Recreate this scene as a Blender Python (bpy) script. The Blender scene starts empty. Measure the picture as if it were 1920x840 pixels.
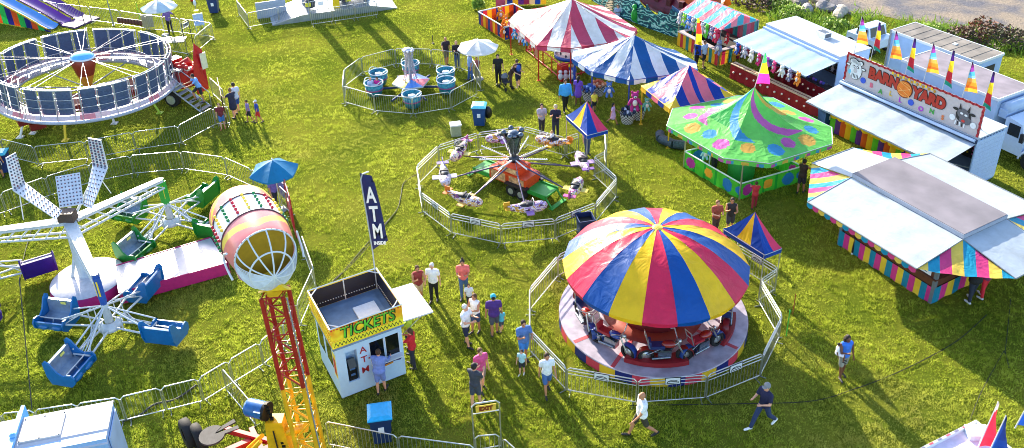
import bpy, bmesh, math, random
import numpy as np
from mathutils import Vector as Vec, Matrix
from mathutils import geometry as mgeo
random.seed(7)
R = math.radians
PI = math.pi
scene = bpy.context.scene
COL = scene.collection

# ------------------------------------------------------------------ camera
FPX, TILT, ROLL, CY, CAMH = 1665.0, 0.4894, 0.0304, 241.2, 20.349
fw = Vec((0, math.cos(TILT), -math.sin(TILT)))
dn0 = Vec((0, -math.sin(TILT), -math.cos(TILT)))
rt0 = Vec((1, 0, 0))
rt = rt0 * math.cos(ROLL) + dn0 * math.sin(ROLL)
dn = dn0 * math.cos(ROLL) - rt0 * math.sin(ROLL)
CAM = Vec((0, 0, CAMH))
cd = bpy.data.cameras.new('camera')
cam = bpy.data.objects.new('camera', cd)
COL.objects.link(cam)
cam.matrix_world = Matrix(((rt.x, -dn.x, -fw.x, 0), (rt.y, -dn.y, -fw.y, 0), (rt.z, -dn.z, -fw.z, CAMH), (0, 0, 0, 1)))
cd.sensor_fit = 'HORIZONTAL'
cd.sensor_width = 36
cd.lens = 36 * FPX / 1920
cd.shift_y = -(420 - CY) / 1920
cd.clip_end = 2000
scene.camera = cam


def G(px, py, z=0.0):
    """place on the level z seen at a spot of the survey picture"""
    q = fw + rt * ((px - 960) / FPX) + dn * ((py - CY) / FPX)
    return CAM + q * ((z - CAMH) / q.z)


def pj(P):
    v = Vec(P) - CAM
    d = v.dot(fw)
    return 960 + FPX * v.dot(rt) / d, CY + FPX * v.dot(dn) / d


def rise(P, ty):
    lo, hi = 0.0, 19.0
    for _ in range(40):
        m = (lo + hi) / 2
        if pj((P[0], P[1], m))[1] > ty: lo = m
        else: hi = m
    return lo


# ------------------------------------------------------------------ materials
def lin(h):
    if not isinstance(h, str): return tuple(h)
    h = h.lstrip('#')
    v = [int(h[i:i + 2], 16) / 255 for i in (0, 2, 4)]
    return tuple(c / 12.92 if c <= .04045 else ((c + .055) / 1.055) ** 2.4 for c in v)


MC = {}


def nodes_of(m):
    m.use_nodes = True
    nt = m.node_tree
    return nt, nt.nodes['Principled BSDF'], nt.nodes['Material Output']


def M(h, rough=.55, metal=0.0, var=.10, trans=0.0, scale=9.0, bump=0.0, coat=0.0, emit=0.0):
    key = (h, rough, metal, var, trans, scale, bump, coat, emit)
    if key in MC: return MC[key]
    m = bpy.data.materials.new('paint')
    nt, bs, out = nodes_of(m)
    c = lin(h)
    tc = nt.nodes.new('ShaderNodeTexCoord')
    nz = nt.nodes.new('ShaderNodeTexNoise')
    nz.inputs['Scale'].default_value = scale
    nz.inputs['Detail'].default_value = 4
    nt.links.new(tc.outputs['Object'], nz.inputs['Vector'])
    rp = nt.nodes.new('ShaderNodeValToRGB')
    rp.color_ramp.elements[0].position = .3
    rp.color_ramp.elements[1].position = .7
    rp.color_ramp.elements[0].color = (*[max(0, x * (1 - var)) for x in c], 1)
    rp.color_ramp.elements[1].color = (*[min(.95, x * (1 + var)) for x in c], 1)
    nt.links.new(nz.outputs['Fac'], rp.inputs['Fac'])
    nt.links.new(rp.outputs['Color'], bs.inputs['Base Color'])
    bs.inputs['Roughness'].default_value = rough
    bs.inputs['Metallic'].default_value = metal
    if coat: bs.inputs['Coat Weight'].default_value = coat
    if bump:
        b = nt.nodes.new('ShaderNodeBump')
        b.inputs['Strength'].default_value = bump
        b.inputs['Distance'].default_value = .05
        nt.links.new(nz.outputs['Fac'], b.inputs['Height'])
        nt.links.new(b.outputs['Normal'], bs.inputs['Normal'])
    if emit:
        nt.links.new(rp.outputs['Color'], bs.inputs['Emission Color'])
        bs.inputs['Emission Strength'].default_value = emit
    if trans: add_trans(nt, bs, out, rp.outputs['Color'], trans)
    MC[key] = m
    return m


def add_trans(nt, bs, out, col, w):
    tr = nt.nodes.new('ShaderNodeBsdfTranslucent')
    mx = nt.nodes.new('ShaderNodeMixShader')
    mx.inputs[0].default_value = w
    nt.links.new(col, tr.inputs['Color'])
    nt.links.new(bs.outputs[0], mx.inputs[1])
    nt.links.new(tr.outputs[0], mx.inputs[2])
    nt.links.new(mx.outputs[0], out.inputs['Surface'])


def cloth_wrinkle(nt, bs, strength=.5, sc=2.2, detail=3):
    tc = nt.nodes.new('ShaderNodeTexCoord')
    mp = nt.nodes.new('ShaderNodeMapping')
    mp.inputs['Scale'].default_value = (1, 1, .35)
    nz = nt.nodes.new('ShaderNodeTexNoise')
    nz.inputs['Scale'].default_value = sc
    nz.inputs['Detail'].default_value = detail
    nz.inputs['Distortion'].default_value = 1.2
    b = nt.nodes.new('ShaderNodeBump')
    b.inputs['Strength'].default_value = strength
    b.inputs['Distance'].default_value = .12
    nt.links.new(tc.outputs['Object'], mp.inputs[0])
    nt.links.new(mp.outputs[0], nz.inputs['Vector'])
    nt.links.new(nz.outputs['Fac'], b.inputs['Height'])
    nt.links.new(b.outputs['Normal'], bs.inputs['Normal'])


def grime(nt, col, lo=.80, sc=1.3):
    """uneven fading and dirt on a coloured surface"""
    tc = nt.nodes.new('ShaderNodeTexCoord'); nz = nt.nodes.new('ShaderNodeTexNoise'); nz.inputs['Scale'].default_value = sc; nz.inputs['Detail'].default_value = 7; nz.inputs['Roughness'].default_value = .65
    rp = nt.nodes.new('ShaderNodeValToRGB'); rp.color_ramp.elements[0].position = .3; rp.color_ramp.elements[1].position = .6
    rp.color_ramp.elements[0].color = (lo, lo * .985, lo * .95, 1); rp.color_ramp.elements[1].color = (1.03, 1.03, 1.03, 1)
    mx = nt.nodes.new('ShaderNodeMixRGB'); mx.blend_type = 'MULTIPLY'; mx.inputs[0].default_value = 1
    nt.links.new(tc.outputs['Object'], nz.inputs['Vector']); nt.links.new(nz.outputs['Fac'], rp.inputs[0])
    nt.links.new(col, mx.inputs[1]); nt.links.new(rp.outputs[0], mx.inputs[2])
    return mx.outputs[0]


def cloth(h, trans=.3, rough=.45, wr=.5):
    key = ('cl', h, trans, rough, wr)
    if key in MC: return MC[key]
    m = bpy.data.materials.new('fabric')
    nt, bs, out = nodes_of(m)
    rgb = nt.nodes.new('ShaderNodeRGB')
    rgb.outputs[0].default_value = (*lin(h), 1)
    cc = grime(nt, rgb.outputs[0])
    nt.links.new(cc, bs.inputs['Base Color'])
    bs.inputs['Roughness'].default_value = rough
    bs.inputs['Specular IOR Level'].default_value = .35
    cloth_wrinkle(nt, bs, wr)
    add_trans(nt, bs, out, cc, trans)
    MC[key] = m
    return m


def stripes(cols, trans=.25, rough=.45, wr=.5):
    """colour bands running along the u direction of the cloth"""
    key = ('st', tuple(cols), trans, rough, wr)
    if key in MC: return MC[key]
    m = bpy.data.materials.new('striped_fabric')
    nt, bs, out = nodes_of(m)
    uv = nt.nodes.new('ShaderNodeTexCoord')
    sx = nt.nodes.new('ShaderNodeSeparateXYZ')
    dv = nt.nodes.new('ShaderNodeMath'); dv.operation = 'DIVIDE'; dv.inputs[1].default_value = len(cols)
    fr = nt.nodes.new('ShaderNodeMath'); fr.operation = 'FRACT'
    rp = nt.nodes.new('ShaderNodeValToRGB')
    rp.color_ramp.interpolation = 'CONSTANT'
    e = rp.color_ramp.elements
    while len(e) < len(cols): e.new(.5)
    for i, c in enumerate(cols):
        e[i].position = i / len(cols)
        e[i].color = (*lin(c), 1)
    nt.links.new(uv.outputs['UV'], sx.inputs[0])
    nt.links.new(sx.outputs[0], dv.inputs[0])
    nt.links.new(dv.outputs[0], fr.inputs[0])
    nt.links.new(fr.outputs[0], rp.inputs[0])
    cc = grime(nt, rp.outputs[0])
    nt.links.new(cc, bs.inputs['Base Color'])
    bs.inputs['Roughness'].default_value = rough
    bs.inputs['Specular IOR Level'].default_value = .35
    cloth_wrinkle(nt, bs, wr)
    if trans: add_trans(nt, bs, out, cc, trans)
    MC[key] = m
    return m


# ------------------------------------------------------------------ mesh builder
class B:
    def __init__(s):
        s.v = []; s.f = []; s.m = []; s.sm = []; s.uv = {}

    def face(s, pts, m=0, smooth=False, uv=None):
        b = len(s.v)
        s.v += [Vec(p) for p in pts]
        s.f.append(tuple(range(b, b + len(pts)))); s.m.append(m); s.sm.append(smooth)
        if uv: s.uv[len(s.f) - 1] = uv

    def add(s, vs, fs, m=0, smooth=False):
        b = len(s.v)
        s.v += [Vec(p) for p in vs]
        for f in fs:
            s.f.append(tuple(i + b for i in f)); s.m.append(m); s.sm.append(smooth)

    def box(s, c, d, rz=0, m=0, mat=None):
        x, y, z = d[0] / 2, d[1] / 2, d[2] / 2
        vs = [Vec((a, b, e)) for a in (-x, x) for b in (-y, y) for e in (-z, z)]
        Mx = Matrix.Translation(Vec(c)) @ (mat.to_4x4() if mat else Matrix.Rotation(rz, 4, 'Z'))
        s.add([Mx @ v for v in vs], [(0, 1, 3, 2), (4, 6, 7, 5), (0, 4, 5, 1), (2, 3, 7, 6), (0, 2, 6, 4), (1, 5, 7, 3)], m)
        return s

    def boxz(s, x0, x1, y0, y1, z0, z1, m=0):
        return s.box(((x0 + x1) / 2, (y0 + y1) / 2, (z0 + z1) / 2), (abs(x1 - x0), abs(y1 - y0), abs(z1 - z0)), 0, m)

    def tube(s, p, q, r, r2=None, n=8, m=0, smooth=True, cap=True):
        p, q = Vec(p), Vec(q)
        r2 = r if r2 is None else r2
        d = q - p
        if d.length < 1e-6: return s
        d.normalize()
        a = d.orthogonal().normalized(); b = d.cross(a)
        vs = []
        for c, rr in ((p, r), (q, r2)):
            for k in range(n):
                t = 2 * PI * (k + .5) / n
                vs.append(c + a * (rr * math.cos(t)) + b * (rr * math.sin(t)))
        s.add(vs, [(k, (k + 1) % n, n + (k + 1) % n, n + k) for k in range(n)], m, smooth and n > 4)
        if cap:
            s.add(vs[:n], [tuple(range(n - 1, -1, -1))], m)
            s.add(vs[n:], [tuple(range(n))], m)
        return s

    def path(s, pts, r, n=6, m=0, closed=False):
        pts = [Vec(p) for p in pts]
        k = len(pts)
        for i in range(k if closed else k - 1):
            s.tube(pts[i], pts[(i + 1) % k], r, None, n, m)
        return s

    def lathe(s, prof, c=(0, 0, 0), n=24, m=0, mat=None, smooth=True, a0=0, a1=2 * PI):
        full = abs(a1 - a0 - 2 * PI) < 1e-6
        cnt = n if full else n + 1
        Mx = Matrix.Translation(Vec(c)) @ (mat.to_4x4() if mat else Matrix.Identity(4))
        vs = []
        for r, z in prof:
            for k in range(cnt):
                t = a0 + (a1 - a0) * k / n
                vs.append(Mx @ Vec((r * math.cos(t), r * math.sin(t), z)))
        fs = []
        for j in range(len(prof) - 1):
            for k in range(n):
                k2 = (k + 1) % cnt
                fs.append((j * cnt + k, j * cnt + k2, (j + 1) * cnt + k2, (j + 1) * cnt + k))
        s.add(vs, fs, m, smooth)
        return s

    def ball(s, c, r, n=10, m=0, mat=None):
        if not hasattr(r, '__len__'): r = (r, r, r)
        Mx = Matrix.Translation(Vec(c)) @ (mat.to_4x4() if mat else Matrix.Identity(4))
        k = n // 2
        vs = [Mx @ Vec((0, 0, r[2]))]
        for j in range(1, k):
            f = PI * j / k
            for i in range(n):
                t = 2 * PI * i / n
                vs.append(Mx @ Vec((r[0] * math.sin(f) * math.cos(t), r[1] * math.sin(f) * math.sin(t), r[2] * math.cos(f))))
        vs.append(Mx @ Vec((0, 0, -r[2])))
        fs = [(0, 1 + i, 1 + (i + 1) % n) for i in range(n)]
        for j in range(k - 2):
            for i in range(n):
                a = 1 + j * n
                fs.append((a + i, a + n + i, a + n + (i + 1) % n, a + (i + 1) % n))
        a = 1 + (k - 2) * n
        fs += [(a + i, len(vs) - 1, a + (i + 1) % n) for i in range(n)]
        s.add(vs, fs, m, True)
        return s

    def cap(s, p, q, r1, r2, n=10, m=0):
        """closed capsule"""
        p, q = Vec(p), Vec(q)
        d = q - p
        if d.length < 1e-6: return s.ball(p, r1, n, m)
        u = d.normalized(); a = u.orthogonal().normalized(); b = u.cross(a)
        prof = [(p, -1.0, r1), (p, -.6, r1), (p, 0, r1), (q, 0, r2), (q, .6, r2), (q, 1.0, r2)]
        vs = [p - u * r1]
        for c, h, r in prof[1:5]:
            rr = r * math.sqrt(max(0, 1 - h * h))
            for k in range(n):
                t = 2 * PI * k / n
                vs.append(c + u * (h * r) + a * (rr * math.cos(t)) + b * (rr * math.sin(t)))
        vs.append(q + u * r2)
        fs = [(0, 1 + (i + 1) % n, 1 + i) for i in range(n)]
        for j in range(3):
            o = 1 + j * n
            for i in range(n):
                fs.append((o + i, o + (i + 1) % n, o + n + (i + 1) % n, o + n + i))
        o = 1 + 3 * n
        fs += [(o + i, o + (i + 1) % n, len(vs) - 1) for i in range(n)]
        s.add(vs, fs, m, True)
        return s

    def extrude(s, pts, vec, m=0):
        pts = [Vec(p) for p in pts]; vec = Vec(vec); n = len(pts)
        s.add(pts + [p + vec for p in pts], [tuple(range(n - 1, -1, -1)), tuple(range(n, 2 * n))] + [(i, (i + 1) % n, n + (i + 1) % n, n + i) for i in range(n)], m)
        return s

    def sheet(s, fn, nu, nv, m=0, uvf=None, smooth=True):
        """fn(i/nu, j/nv) -> point ; shared vertices"""
        b = len(s.v)
        for j in range(nv + 1):
            for i in range(nu + 1): s.v.append(Vec(fn(i / nu, j / nv)))
        for j in range(nv):
            for i in range(nu):
                q = (b + j * (nu + 1) + i, b + j * (nu + 1) + i + 1, b + (j + 1) * (nu + 1) + i + 1, b + (j + 1) * (nu + 1) + i)
                s.f.append(q); s.sm.append(smooth)
                s.m.append(m((i + .5) / nu, (j + .5) / nv) if callable(m) else m)
                if uvf: s.uv[len(s.f) - 1] = [uvf(x, y) for x, y in ((i / nu, j / nv), ((i + 1) / nu, j / nv), ((i + 1) / nu, (j + 1) / nv), (i / nu, (j + 1) / nv))]
        return s

    def text(s, txt, size, mat, m=0, depth=.01, bold=0.0, sx=1.0, align='CENTER', shear=0):
        """lettering laid on the local XY plane of mat"""
        cu = bpy.data.curves.new('lettering', 'FONT')
        cu.body = txt; cu.size = size; cu.extrude = depth; cu.offset = bold; cu.align_x = align; cu.align_y = 'CENTER'; cu.shear = shear
        cu.resolution_u = 3
        o = bpy.data.objects.new('lettering', cu)
        me = o.to_mesh()
        S = mat @ Matrix.Diagonal((sx, 1, 1, 1))
        s.add([S @ v.co for v in me.vertices], [tuple(p.vertices) for p in me.polygons], m)
        o.to_mesh_clear()
        bpy.data.objects.remove(o); bpy.data.curves.remove(cu)
        return s

    def mesh(s, name, mats):
        me = bpy.data.meshes.new(name)
        me.from_pydata([tuple(v) for v in s.v], [], s.f)
        for mm in mats: me.materials.append(mm)
        me.polygons.foreach_set('material_index', s.m)
        me.polygons.foreach_set('use_smooth', s.sm)
        if s.uv:
            ul = me.uv_layers.new(name='UVMap')
            for fi, uvs in s.uv.items():
                for li, c in zip(me.polygons[fi].loop_indices, uvs): ul.data[li].uv = c
        me.update()
        return me

    def pieces(s):
        """one builder for every separate lump"""
        key = {}; par = list(range(len(s.v)))
        def find(i):
            while par[i] != i: par[i] = par[par[i]]; i = par[i]
            return i
        for i, v in enumerate(s.v):
            k = (round(v.x, 4), round(v.y, 4), round(v.z, 4)); key.setdefault(k, i); par[find(i)] = find(key[k])
        for f in s.f:
            for i in f[1:]: par[find(i)] = find(f[0])
        out = {}
        for fi, f in enumerate(s.f): out.setdefault(find(f[0]), []).append(fi)
        res = []
        for fl in out.values():
            q = B()
            for fi in fl: q.face([s.v[i] for i in s.f[fi]], s.m[fi], s.sm[fi], s.uv.get(fi))
            ix = {}; nv = []; rm = []
            for v in q.v:
                k = (round(v.x, 5), round(v.y, 5), round(v.z, 5))
                if k not in ix: ix[k] = len(nv); nv.append(v)
                rm.append(ix[k])
            q.v = nv; q.f = [tuple(rm[i] for i in f) for f in q.f]
            res.append(q)
        return res

    def build(s, name, mats, parent=None):
        if not isinstance(mats, (list, tuple)): mats = [mats]
        o = bpy.data.objects.new(name, s.mesh(name, mats))
        COL.objects.link(o)
        if parent is not None: o.parent = parent
        return o


def tag(o, label=None, cat=None, group=None, kind=None):
    if label: o['label'] = label
    if cat: o['category'] = cat
    if group: o['group'] = group
    if kind: o['kind'] = kind
    return o


class Thing:
    def __init__(s, name, label, cat, loc=(0, 0, 0), rz=0.0, group=None):
        s.o = bpy.data.objects.new(name, None)
        s.o.empty_display_size = .2
        COL.objects.link(s.o)
        s.o.location = loc; s.o.rotation_euler = (0, 0, rz)
        s.W = Matrix.Translation(Vec(loc)) @ Matrix.Rotation(rz, 4, 'Z')
        s.I = s.W.inverted()
        tag(s.o, label, cat, group)

    def L(s, w): return s.I @ Vec(w)
    def g(s, px, py, z=0): return s.I @ G(px, py, z)
    def part(s, name, b, mats, parent=None, label=None, each=False, kind=None):
        if each:
            return [s.part(name, q, mats, parent, label) for q in b.pieces()][0]
        o = b.build(name, mats, parent or s.o)
        if label: o['label'] = label
        if kind: o['kind'] = kind
        return o


def solo(name, b, mats, label, cat, loc=(0, 0, 0), rz=0, group=None):
    o = b.build(name, mats)
    o.location = loc; o.rotation_euler = (0, 0, rz)
    return tag(o, label, cat, group)


def copy_tree(o, parent=None, repl=None):
    c = o.copy()
    COL.objects.link(c)
    if parent is not None: c.parent = parent
    if repl and c.type == 'MESH':
        for i, mm in enumerate(o.data.materials):
            if mm and mm.name in repl:
                c.material_slots[i].link = 'OBJECT'; c.material_slots[i].material = repl[mm.name]
    for ch in list(o.children): copy_tree(ch, c, repl)
    return c


ORD = ['first', 'second', 'third', 'fourth', 'fifth', 'sixth', 'seventh', 'eighth', 'ninth', 'tenth', 'eleventh', 'twelfth', 'thirteenth', 'fourteenth', 'fifteenth', 'sixteenth', 'seventeenth', 'eighteenth', 'nineteenth', 'twentieth']

def art(cols, scale=4.0, rough=.35):
    """hand painted patches in several colours"""
    m = bpy.data.materials.new('painted_art'); nt, bs, out = nodes_of(m)
    tc = nt.nodes.new('ShaderNodeTexCoord'); vo = nt.nodes.new('ShaderNodeTexNoise'); vo.inputs['Scale'].default_value = scale; vo.inputs['Detail'].default_value = 3; vo.inputs['Distortion'].default_value = .8
    rp = nt.nodes.new('ShaderNodeValToRGB'); rp.color_ramp.interpolation = 'CONSTANT'; e = rp.color_ramp.elements
    while len(e) < len(cols): e.new(.5)
    for i, c in enumerate(cols):
        e[i].position = 0 if i == 0 else .30 + .40 * i / len(cols); e[i].color = (*lin(c), 1)
    nt.links.new(tc.outputs['Object'], vo.inputs['Vector']); nt.links.new(vo.outputs['Fac'], rp.inputs[0]); nt.links.new(rp.outputs[0], bs.inputs['Base Color']); bs.inputs['Roughness'].default_value = rough
    return m


# common materials
STEEL = M('b9bdc0', .35, .85)
STEELD = M('8b9094', .45, .7)
WHITE = M('d2d8de', .4, 0, .04)
WHITEP = M('dfe6ee', .5, 0, .06)
BLACK = M('16171a', .6)
RUBBER = M('1c1c1e', .8)
GREY = M('8d8f94', .6)
RED = M('b3191e', .4)
YEL = M('f2c21a', .4)
GLASS = M('0b1016', .12)
TYRE = RUBBER
RIM = M('c8ccd0', .3, .6)

# ------------------------------------------------------------------ people
def remeshed(b, vox, name):
    me = b.mesh('raw', [])
    o = bpy.data.objects.new('raw', me)
    COL.objects.link(o)
    md = o.modifiers.new('r', 'REMESH'); md.mode = 'VOXEL'; md.voxel_size = vox; md.use_smooth_shade = True
    sm = o.modifiers.new('s', 'SMOOTH'); sm.factor = .5; sm.iterations = 3
    dg = bpy.context.evaluated_depsgraph_get()
    out = bpy.data.meshes.new_from_object(o.evaluated_get(dg))
    bpy.data.objects.remove(o); bpy.data.meshes.remove(me)
    out.name = name
    return out


SKINS = {'l': 'd9a184', 'm': 'b97f5d', 'd': '6b4230'}


def rotx(v, a):
    return Matrix.Rotation(R(a), 3, 'X') @ Vec(v)


def person(px, py, h, face, label, top='tee', tc='ffffff', bot='pants', bc='222633', skin='l', hair='3a2a1c', hs='short', cap=None,
           la=(8, 0), ra=(-6, 0), lk=0, rk=0, arm_l=(5, 10, 15), arm_r=(-5, 10, 15), lean=0, fat=1.0, sit=False, z=0, shoe='2a2a2c', loc=None, group=None, extra=None, head_turn=0):
    """joints first, then one continuous body; la/ra: thigh swing forward, lk/rk: knee bend; arms: (forward, outward, elbow bend)"""
    s = h / 1.70
    base = Vec(loc) if loc is not None else G(px, py, z)
    T = Thing('person', label, 'person', base, R(face), group)
    pel = Vec((0, 0, .92))
    tz = Matrix.Rotation(R(lean), 3, 'X')
    up = lambda x, y, zz: pel + tz @ Vec((x, y, zz - .92))
    J = {}
    legs = []
    for sx, (fa, _), kb in ((-1, la, lk), (1, ra, rk)):
        if sit: fa, kb = 82, 80
        hip = Vec((sx * .088, 0, .90))
        d = Matrix.Rotation(R(-fa), 3, 'X') @ Vec((0, 0, -1))
        knee = hip + d * .43
        d2 = Matrix.Rotation(R(-fa + kb), 3, 'X') @ Vec((0, 0, -1))
        ank = knee + d2 * .41
        toe = ank + Matrix.Rotation(R((-fa + kb) * .5), 3, 'X') @ Vec((sx * .03, -.16, -.035))
        legs.append((hip, knee, ank, toe))
    low = min(min(l[2].z - .065, l[3].z - .03) for l in legs)
    off = Vec((0, 0, -low)) if not sit else Vec((0, 0, -.80))
    arms = []
    for sx, (f, o, e) in ((-1, arm_l), (1, arm_r)):
        sh = up(sx * .185 * (1 + (fat - 1) * .6), 0, 1.375)
        d = Matrix.Rotation(R(-f), 3, 'X') @ (Matrix.Rotation(R(-sx * o), 3, 'Y') @ Vec((0, 0, -1)))
        el = sh + d * .285
        d2 = Matrix.Rotation(R(-f - e), 3, 'X') @ (Matrix.Rotation(R(-sx * o * .5), 3, 'Y') @ Vec((0, 0, -1)))
        if e > 60: d2 = (d2 + Vec((-sx * .45, 0, 0))).normalized()
        wr = el + d2 * .25
        arms.append((sh, el, wr, d2, sx))
    head = up(0, -.015, 1.575)
    TM = lambda v: (v + off) * s

    def torso(b, g, hips=True):
        b.ball(TM(up(0, 0, 1.25)), [(.170 * fat + g) * s, (.112 * fat + g) * s, (.20 + g) * s], 16)
        b.ball(TM(up(0, -.01 * fat, 1.06)), [(.150 * fat + g) * s, (.108 * fat + g) * s, (.17 + g) * s], 16)
        b.cap(TM(up(-.13 * fat, 0, 1.365)), TM(up(.13 * fat, 0, 1.365)), (.07 + g) * s, (.07 + g) * s)
        if hips: b.ball(TM(up(0, .01, .93)), [(.165 * fat + g) * s, (.118 * fat + g) * s, (.13 + g) * s], 16)

    b = B()
    torso(b, 0)
    b.cap(TM(up(0, 0, 1.40)), TM(up(0, -.01, 1.50)), .056 * s, .052 * s)
    b.ball(TM(head), (.076 * s, .096 * s, .118 * s), 16)
    b.cap(TM(head + Vec((0, -.06, -.06))), TM(head + Vec((0, -.068, -.075))), .04 * s, .03 * s)
    b.cap(TM(head + Vec((0, -.095, .01))), TM(head + Vec((0, -.112, -.025))), .012 * s, .016 * s)
    for sx in (-1, 1): b.ball(TM(head + Vec((sx * .077, .005, -.005))), (.014 * s, .022 * s, .033 * s), 8)
    for hip, knee, ank, toe in legs:
        b.cap(TM(hip), TM(knee), .082 * s * fat ** .5, .054 * s)
        b.cap(TM(knee + (ank - knee) * .05), TM(knee + (ank - knee) * .4), .052 * s, .054 * s)
        b.cap(TM(knee + (ank - knee) * .4), TM(ank), .054 * s, .034 * s)
        b.cap(TM(ank + Vec((0, .03, -.03))), TM(toe), .034 * s, .026 * s)
    for sh, el, wr, d2, sx in arms:
        b.cap(TM(sh), TM(el), .05 * s * fat ** .5, .039 * s)
        b.cap(TM(el), TM(wr), .038 * s, .026 * s)
        b.cap(TM(wr), TM(wr + d2 * .07), .027 * s, .034 * s)
    me = remeshed(b, .017 * s, 'body')
    bm = bmesh.new(); bm.from_mesh(me)
    hb = B()
    for sh, el, wr, d2, sx in arms:        # fingers, unequal and slightly curled
        side = d2.cross(Vec((0, 1, 0)));
        side = side.normalized() if side.length > .1 else Vec((1, 0, 0))
        fwd = side.cross(d2).normalized()
        k0 = wr + d2 * .085
        for i, ln in enumerate((.034, .042, .045, .040)):
            a0 = k0 + fwd * (.022 - i * .0145) - d2 * .02
            a1 = a0 + d2 * (ln + .02)
            a2 = a1 + (d2 * .8 - side * (.6 * sx)).normalized() * ln * .8
            hb.tube(TM(a0), TM(a1), .0085 * s, .0078 * s, 5); hb.tube(TM(a1), TM(a2), .0078 * s, .0062 * s, 5)
        t0 = wr + d2 * .035 + fwd * .018
        t1 = t0 + (fwd * .75 + d2 * .6).normalized() * .04
        hb.tube(TM(t0), TM(t1), .010 * s, .009 * s, 5); hb.tube(TM(t1), TM(t1 + (d2 + fwd * .2).normalized() * .028), .009 * s, .007 * s, 5)
    for sx in (-1, 1): hb.ball(TM(head + Vec((sx * .03, -.088, .012))), .010 * s, 8, 1)
    hb.ball(TM(head + Vec((0, -.096, -.055))), (.022 * s, .008 * s, .007 * s), 8, 2)
    m2 = hb.mesh('hands', [])
    n0 = len(bm.faces)
    bm.from_mesh(m2)
    bm.to_mesh(me); bm.free()
    mi = np.zeros(len(me.polygons), dtype=np.int32); mi[n0:] = hb.m
    me.polygons.foreach_set('material_index', mi)
    me.polygons.foreach_set('use_smooth', np.ones(len(me.polygons), dtype=bool))
    bpy.data.meshes.remove(m2)
    for mm in (M(SKINS[skin], .5, 0, .06), M('1a1410', .3), M('8a4038', .5)): me.materials.append(mm)
    ob = bpy.data.objects.new('body', me); COL.objects.link(ob); ob.parent = T.o

    def garment(name, bb, col, vox=.019, lab=None):
        g = remeshed(bb, vox * s, name)
        g.materials.append(M(col, .8, 0, .14, 0, 14, .35))
        o = bpy.data.objects.new(name, g); COL.objects.link(o); o.parent = T.o
        return o
    # bottom
    if bot in ('shorts', 'pants'):
        bb = B()
        bb.ball(TM(up(0, .01, .93)), [(.165 * fat + .016) * s, (.118 * fat + .016) * s, .125 * s], 16)
        for hip, knee, ank, toe in legs:
            g = .022
            if bot == 'shorts':
                bb.cap(TM(hip), TM(hip + (knee - hip) * .84), (.085 * fat ** .5 + .014) * s, (.062 + g) * s)
            else:
                bb.cap(TM(hip), TM(knee), (.085 * fat ** .5 + .012) * s, (.056 + g * .7) * s)
                bb.cap(TM(knee), TM(knee + (ank - knee) * .9), (.058 + g * .7) * s, (.045 + g * .6) * s)
        garment('shorts' if bot == 'shorts' else 'trousers', bb, bc)
    # top
    bb = B()
    torso(bb, .020, hips=True)
    nm = {'tee': 'shirt', 'tank': 'tank_top', 'long': 'jacket', 'dress': 'dress'}[top]
    if top != 'tank':
        for sh, el, wr, d2, sx in arms:
            if top == 'long':
                bb.cap(TM(sh), TM(el), .066 * s, .056 * s); bb.cap(TM(el), TM(wr - d2 * .01), .054 * s, .043 * s)
            else:
                bb.cap(TM(sh), TM(sh + (el - sh) * .62), .066 * s, .058 * s)
    if top == 'dress':
        bb.cap(TM(up(0, 0, .92)), TM(Vec((0, 0, .62))), .165 * s, .205 * s, 14)
    garment(nm, bb, tc)
    # shoes
    for hip, knee, ank, toe in legs:
        sb = B()
        sb.cap(TM(ank + Vec((0, .035, -.028))), TM(toe + Vec((0, -.02, 0))), .043 * s, .035 * s, 8)
        T.part('shoe', sb, M(shoe, .6))
    # hair and hat
    if hs != 'bald':
        hb = B()
        hb.ball(TM(head + Vec((0, .018, .028))), (.088 * s, .098 * s, .106 * s), 14)
        if hs in ('long', 'pony'):
            hb.cap(TM(head + Vec((0, .06, .02))), TM(head + Vec((0, .085, -.20 if hs == 'long' else -.12))), .075 * s if hs == 'long' else .045 * s, .06 * s if hs == 'long' else .025 * s)
        if hs == 'bun': hb.ball(TM(head + Vec((0, .05, .14))), .045 * s, 10)
        if hs == 'curly':
            for i in range(10):
                a = i * .63
                hb.ball(TM(head + Vec((.075 * math.cos(a), .05 + .05 * math.sin(a), -.02 - .05 * (i % 3)))), .05 * s, 8)
        T.part('hair', hb, M(hair, .7, 0, .2, 0, 40, .5))
    if cap:
        cb = B()
        cb.lathe([(.001, .125), (.05, .115), (.085, .075), (.098, .02), (.1, .01)], (0, 0, 0), 14)
        cb.v = [TM(head + v + Vec((0, .01, .02))) for v in cb.v]
        k = B(); k.lathe([(.0, .0), (.08, .0)], (0, 0, 0), 10, 0, None, True, PI, 2 * PI)
        k.v = [TM(head + Vec((v.x, -.08 + v.y, .035 + v.y * .15))) for v in k.v]
        cb.add(k.v, k.f)
        T.part('cap', cb, M(cap, .7))
    if extra: extra(T, TM, up, arms, s)
    return T


def backpack(T, TM, up, arms, s):
    b = B(); b.ball(TM(up(0, .17, 1.2)), (.14 * s, .09 * s, .21 * s), 12)
    T.part('backpack', b, M('1f4fa8', .6))


def lanyard_box(T, TM, up, arms, s):
    b = B(); b.box(TM(up(0, -.2, 1.05)), (.2, .06, .12)); T.part('tray', b, WHITE)


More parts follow.
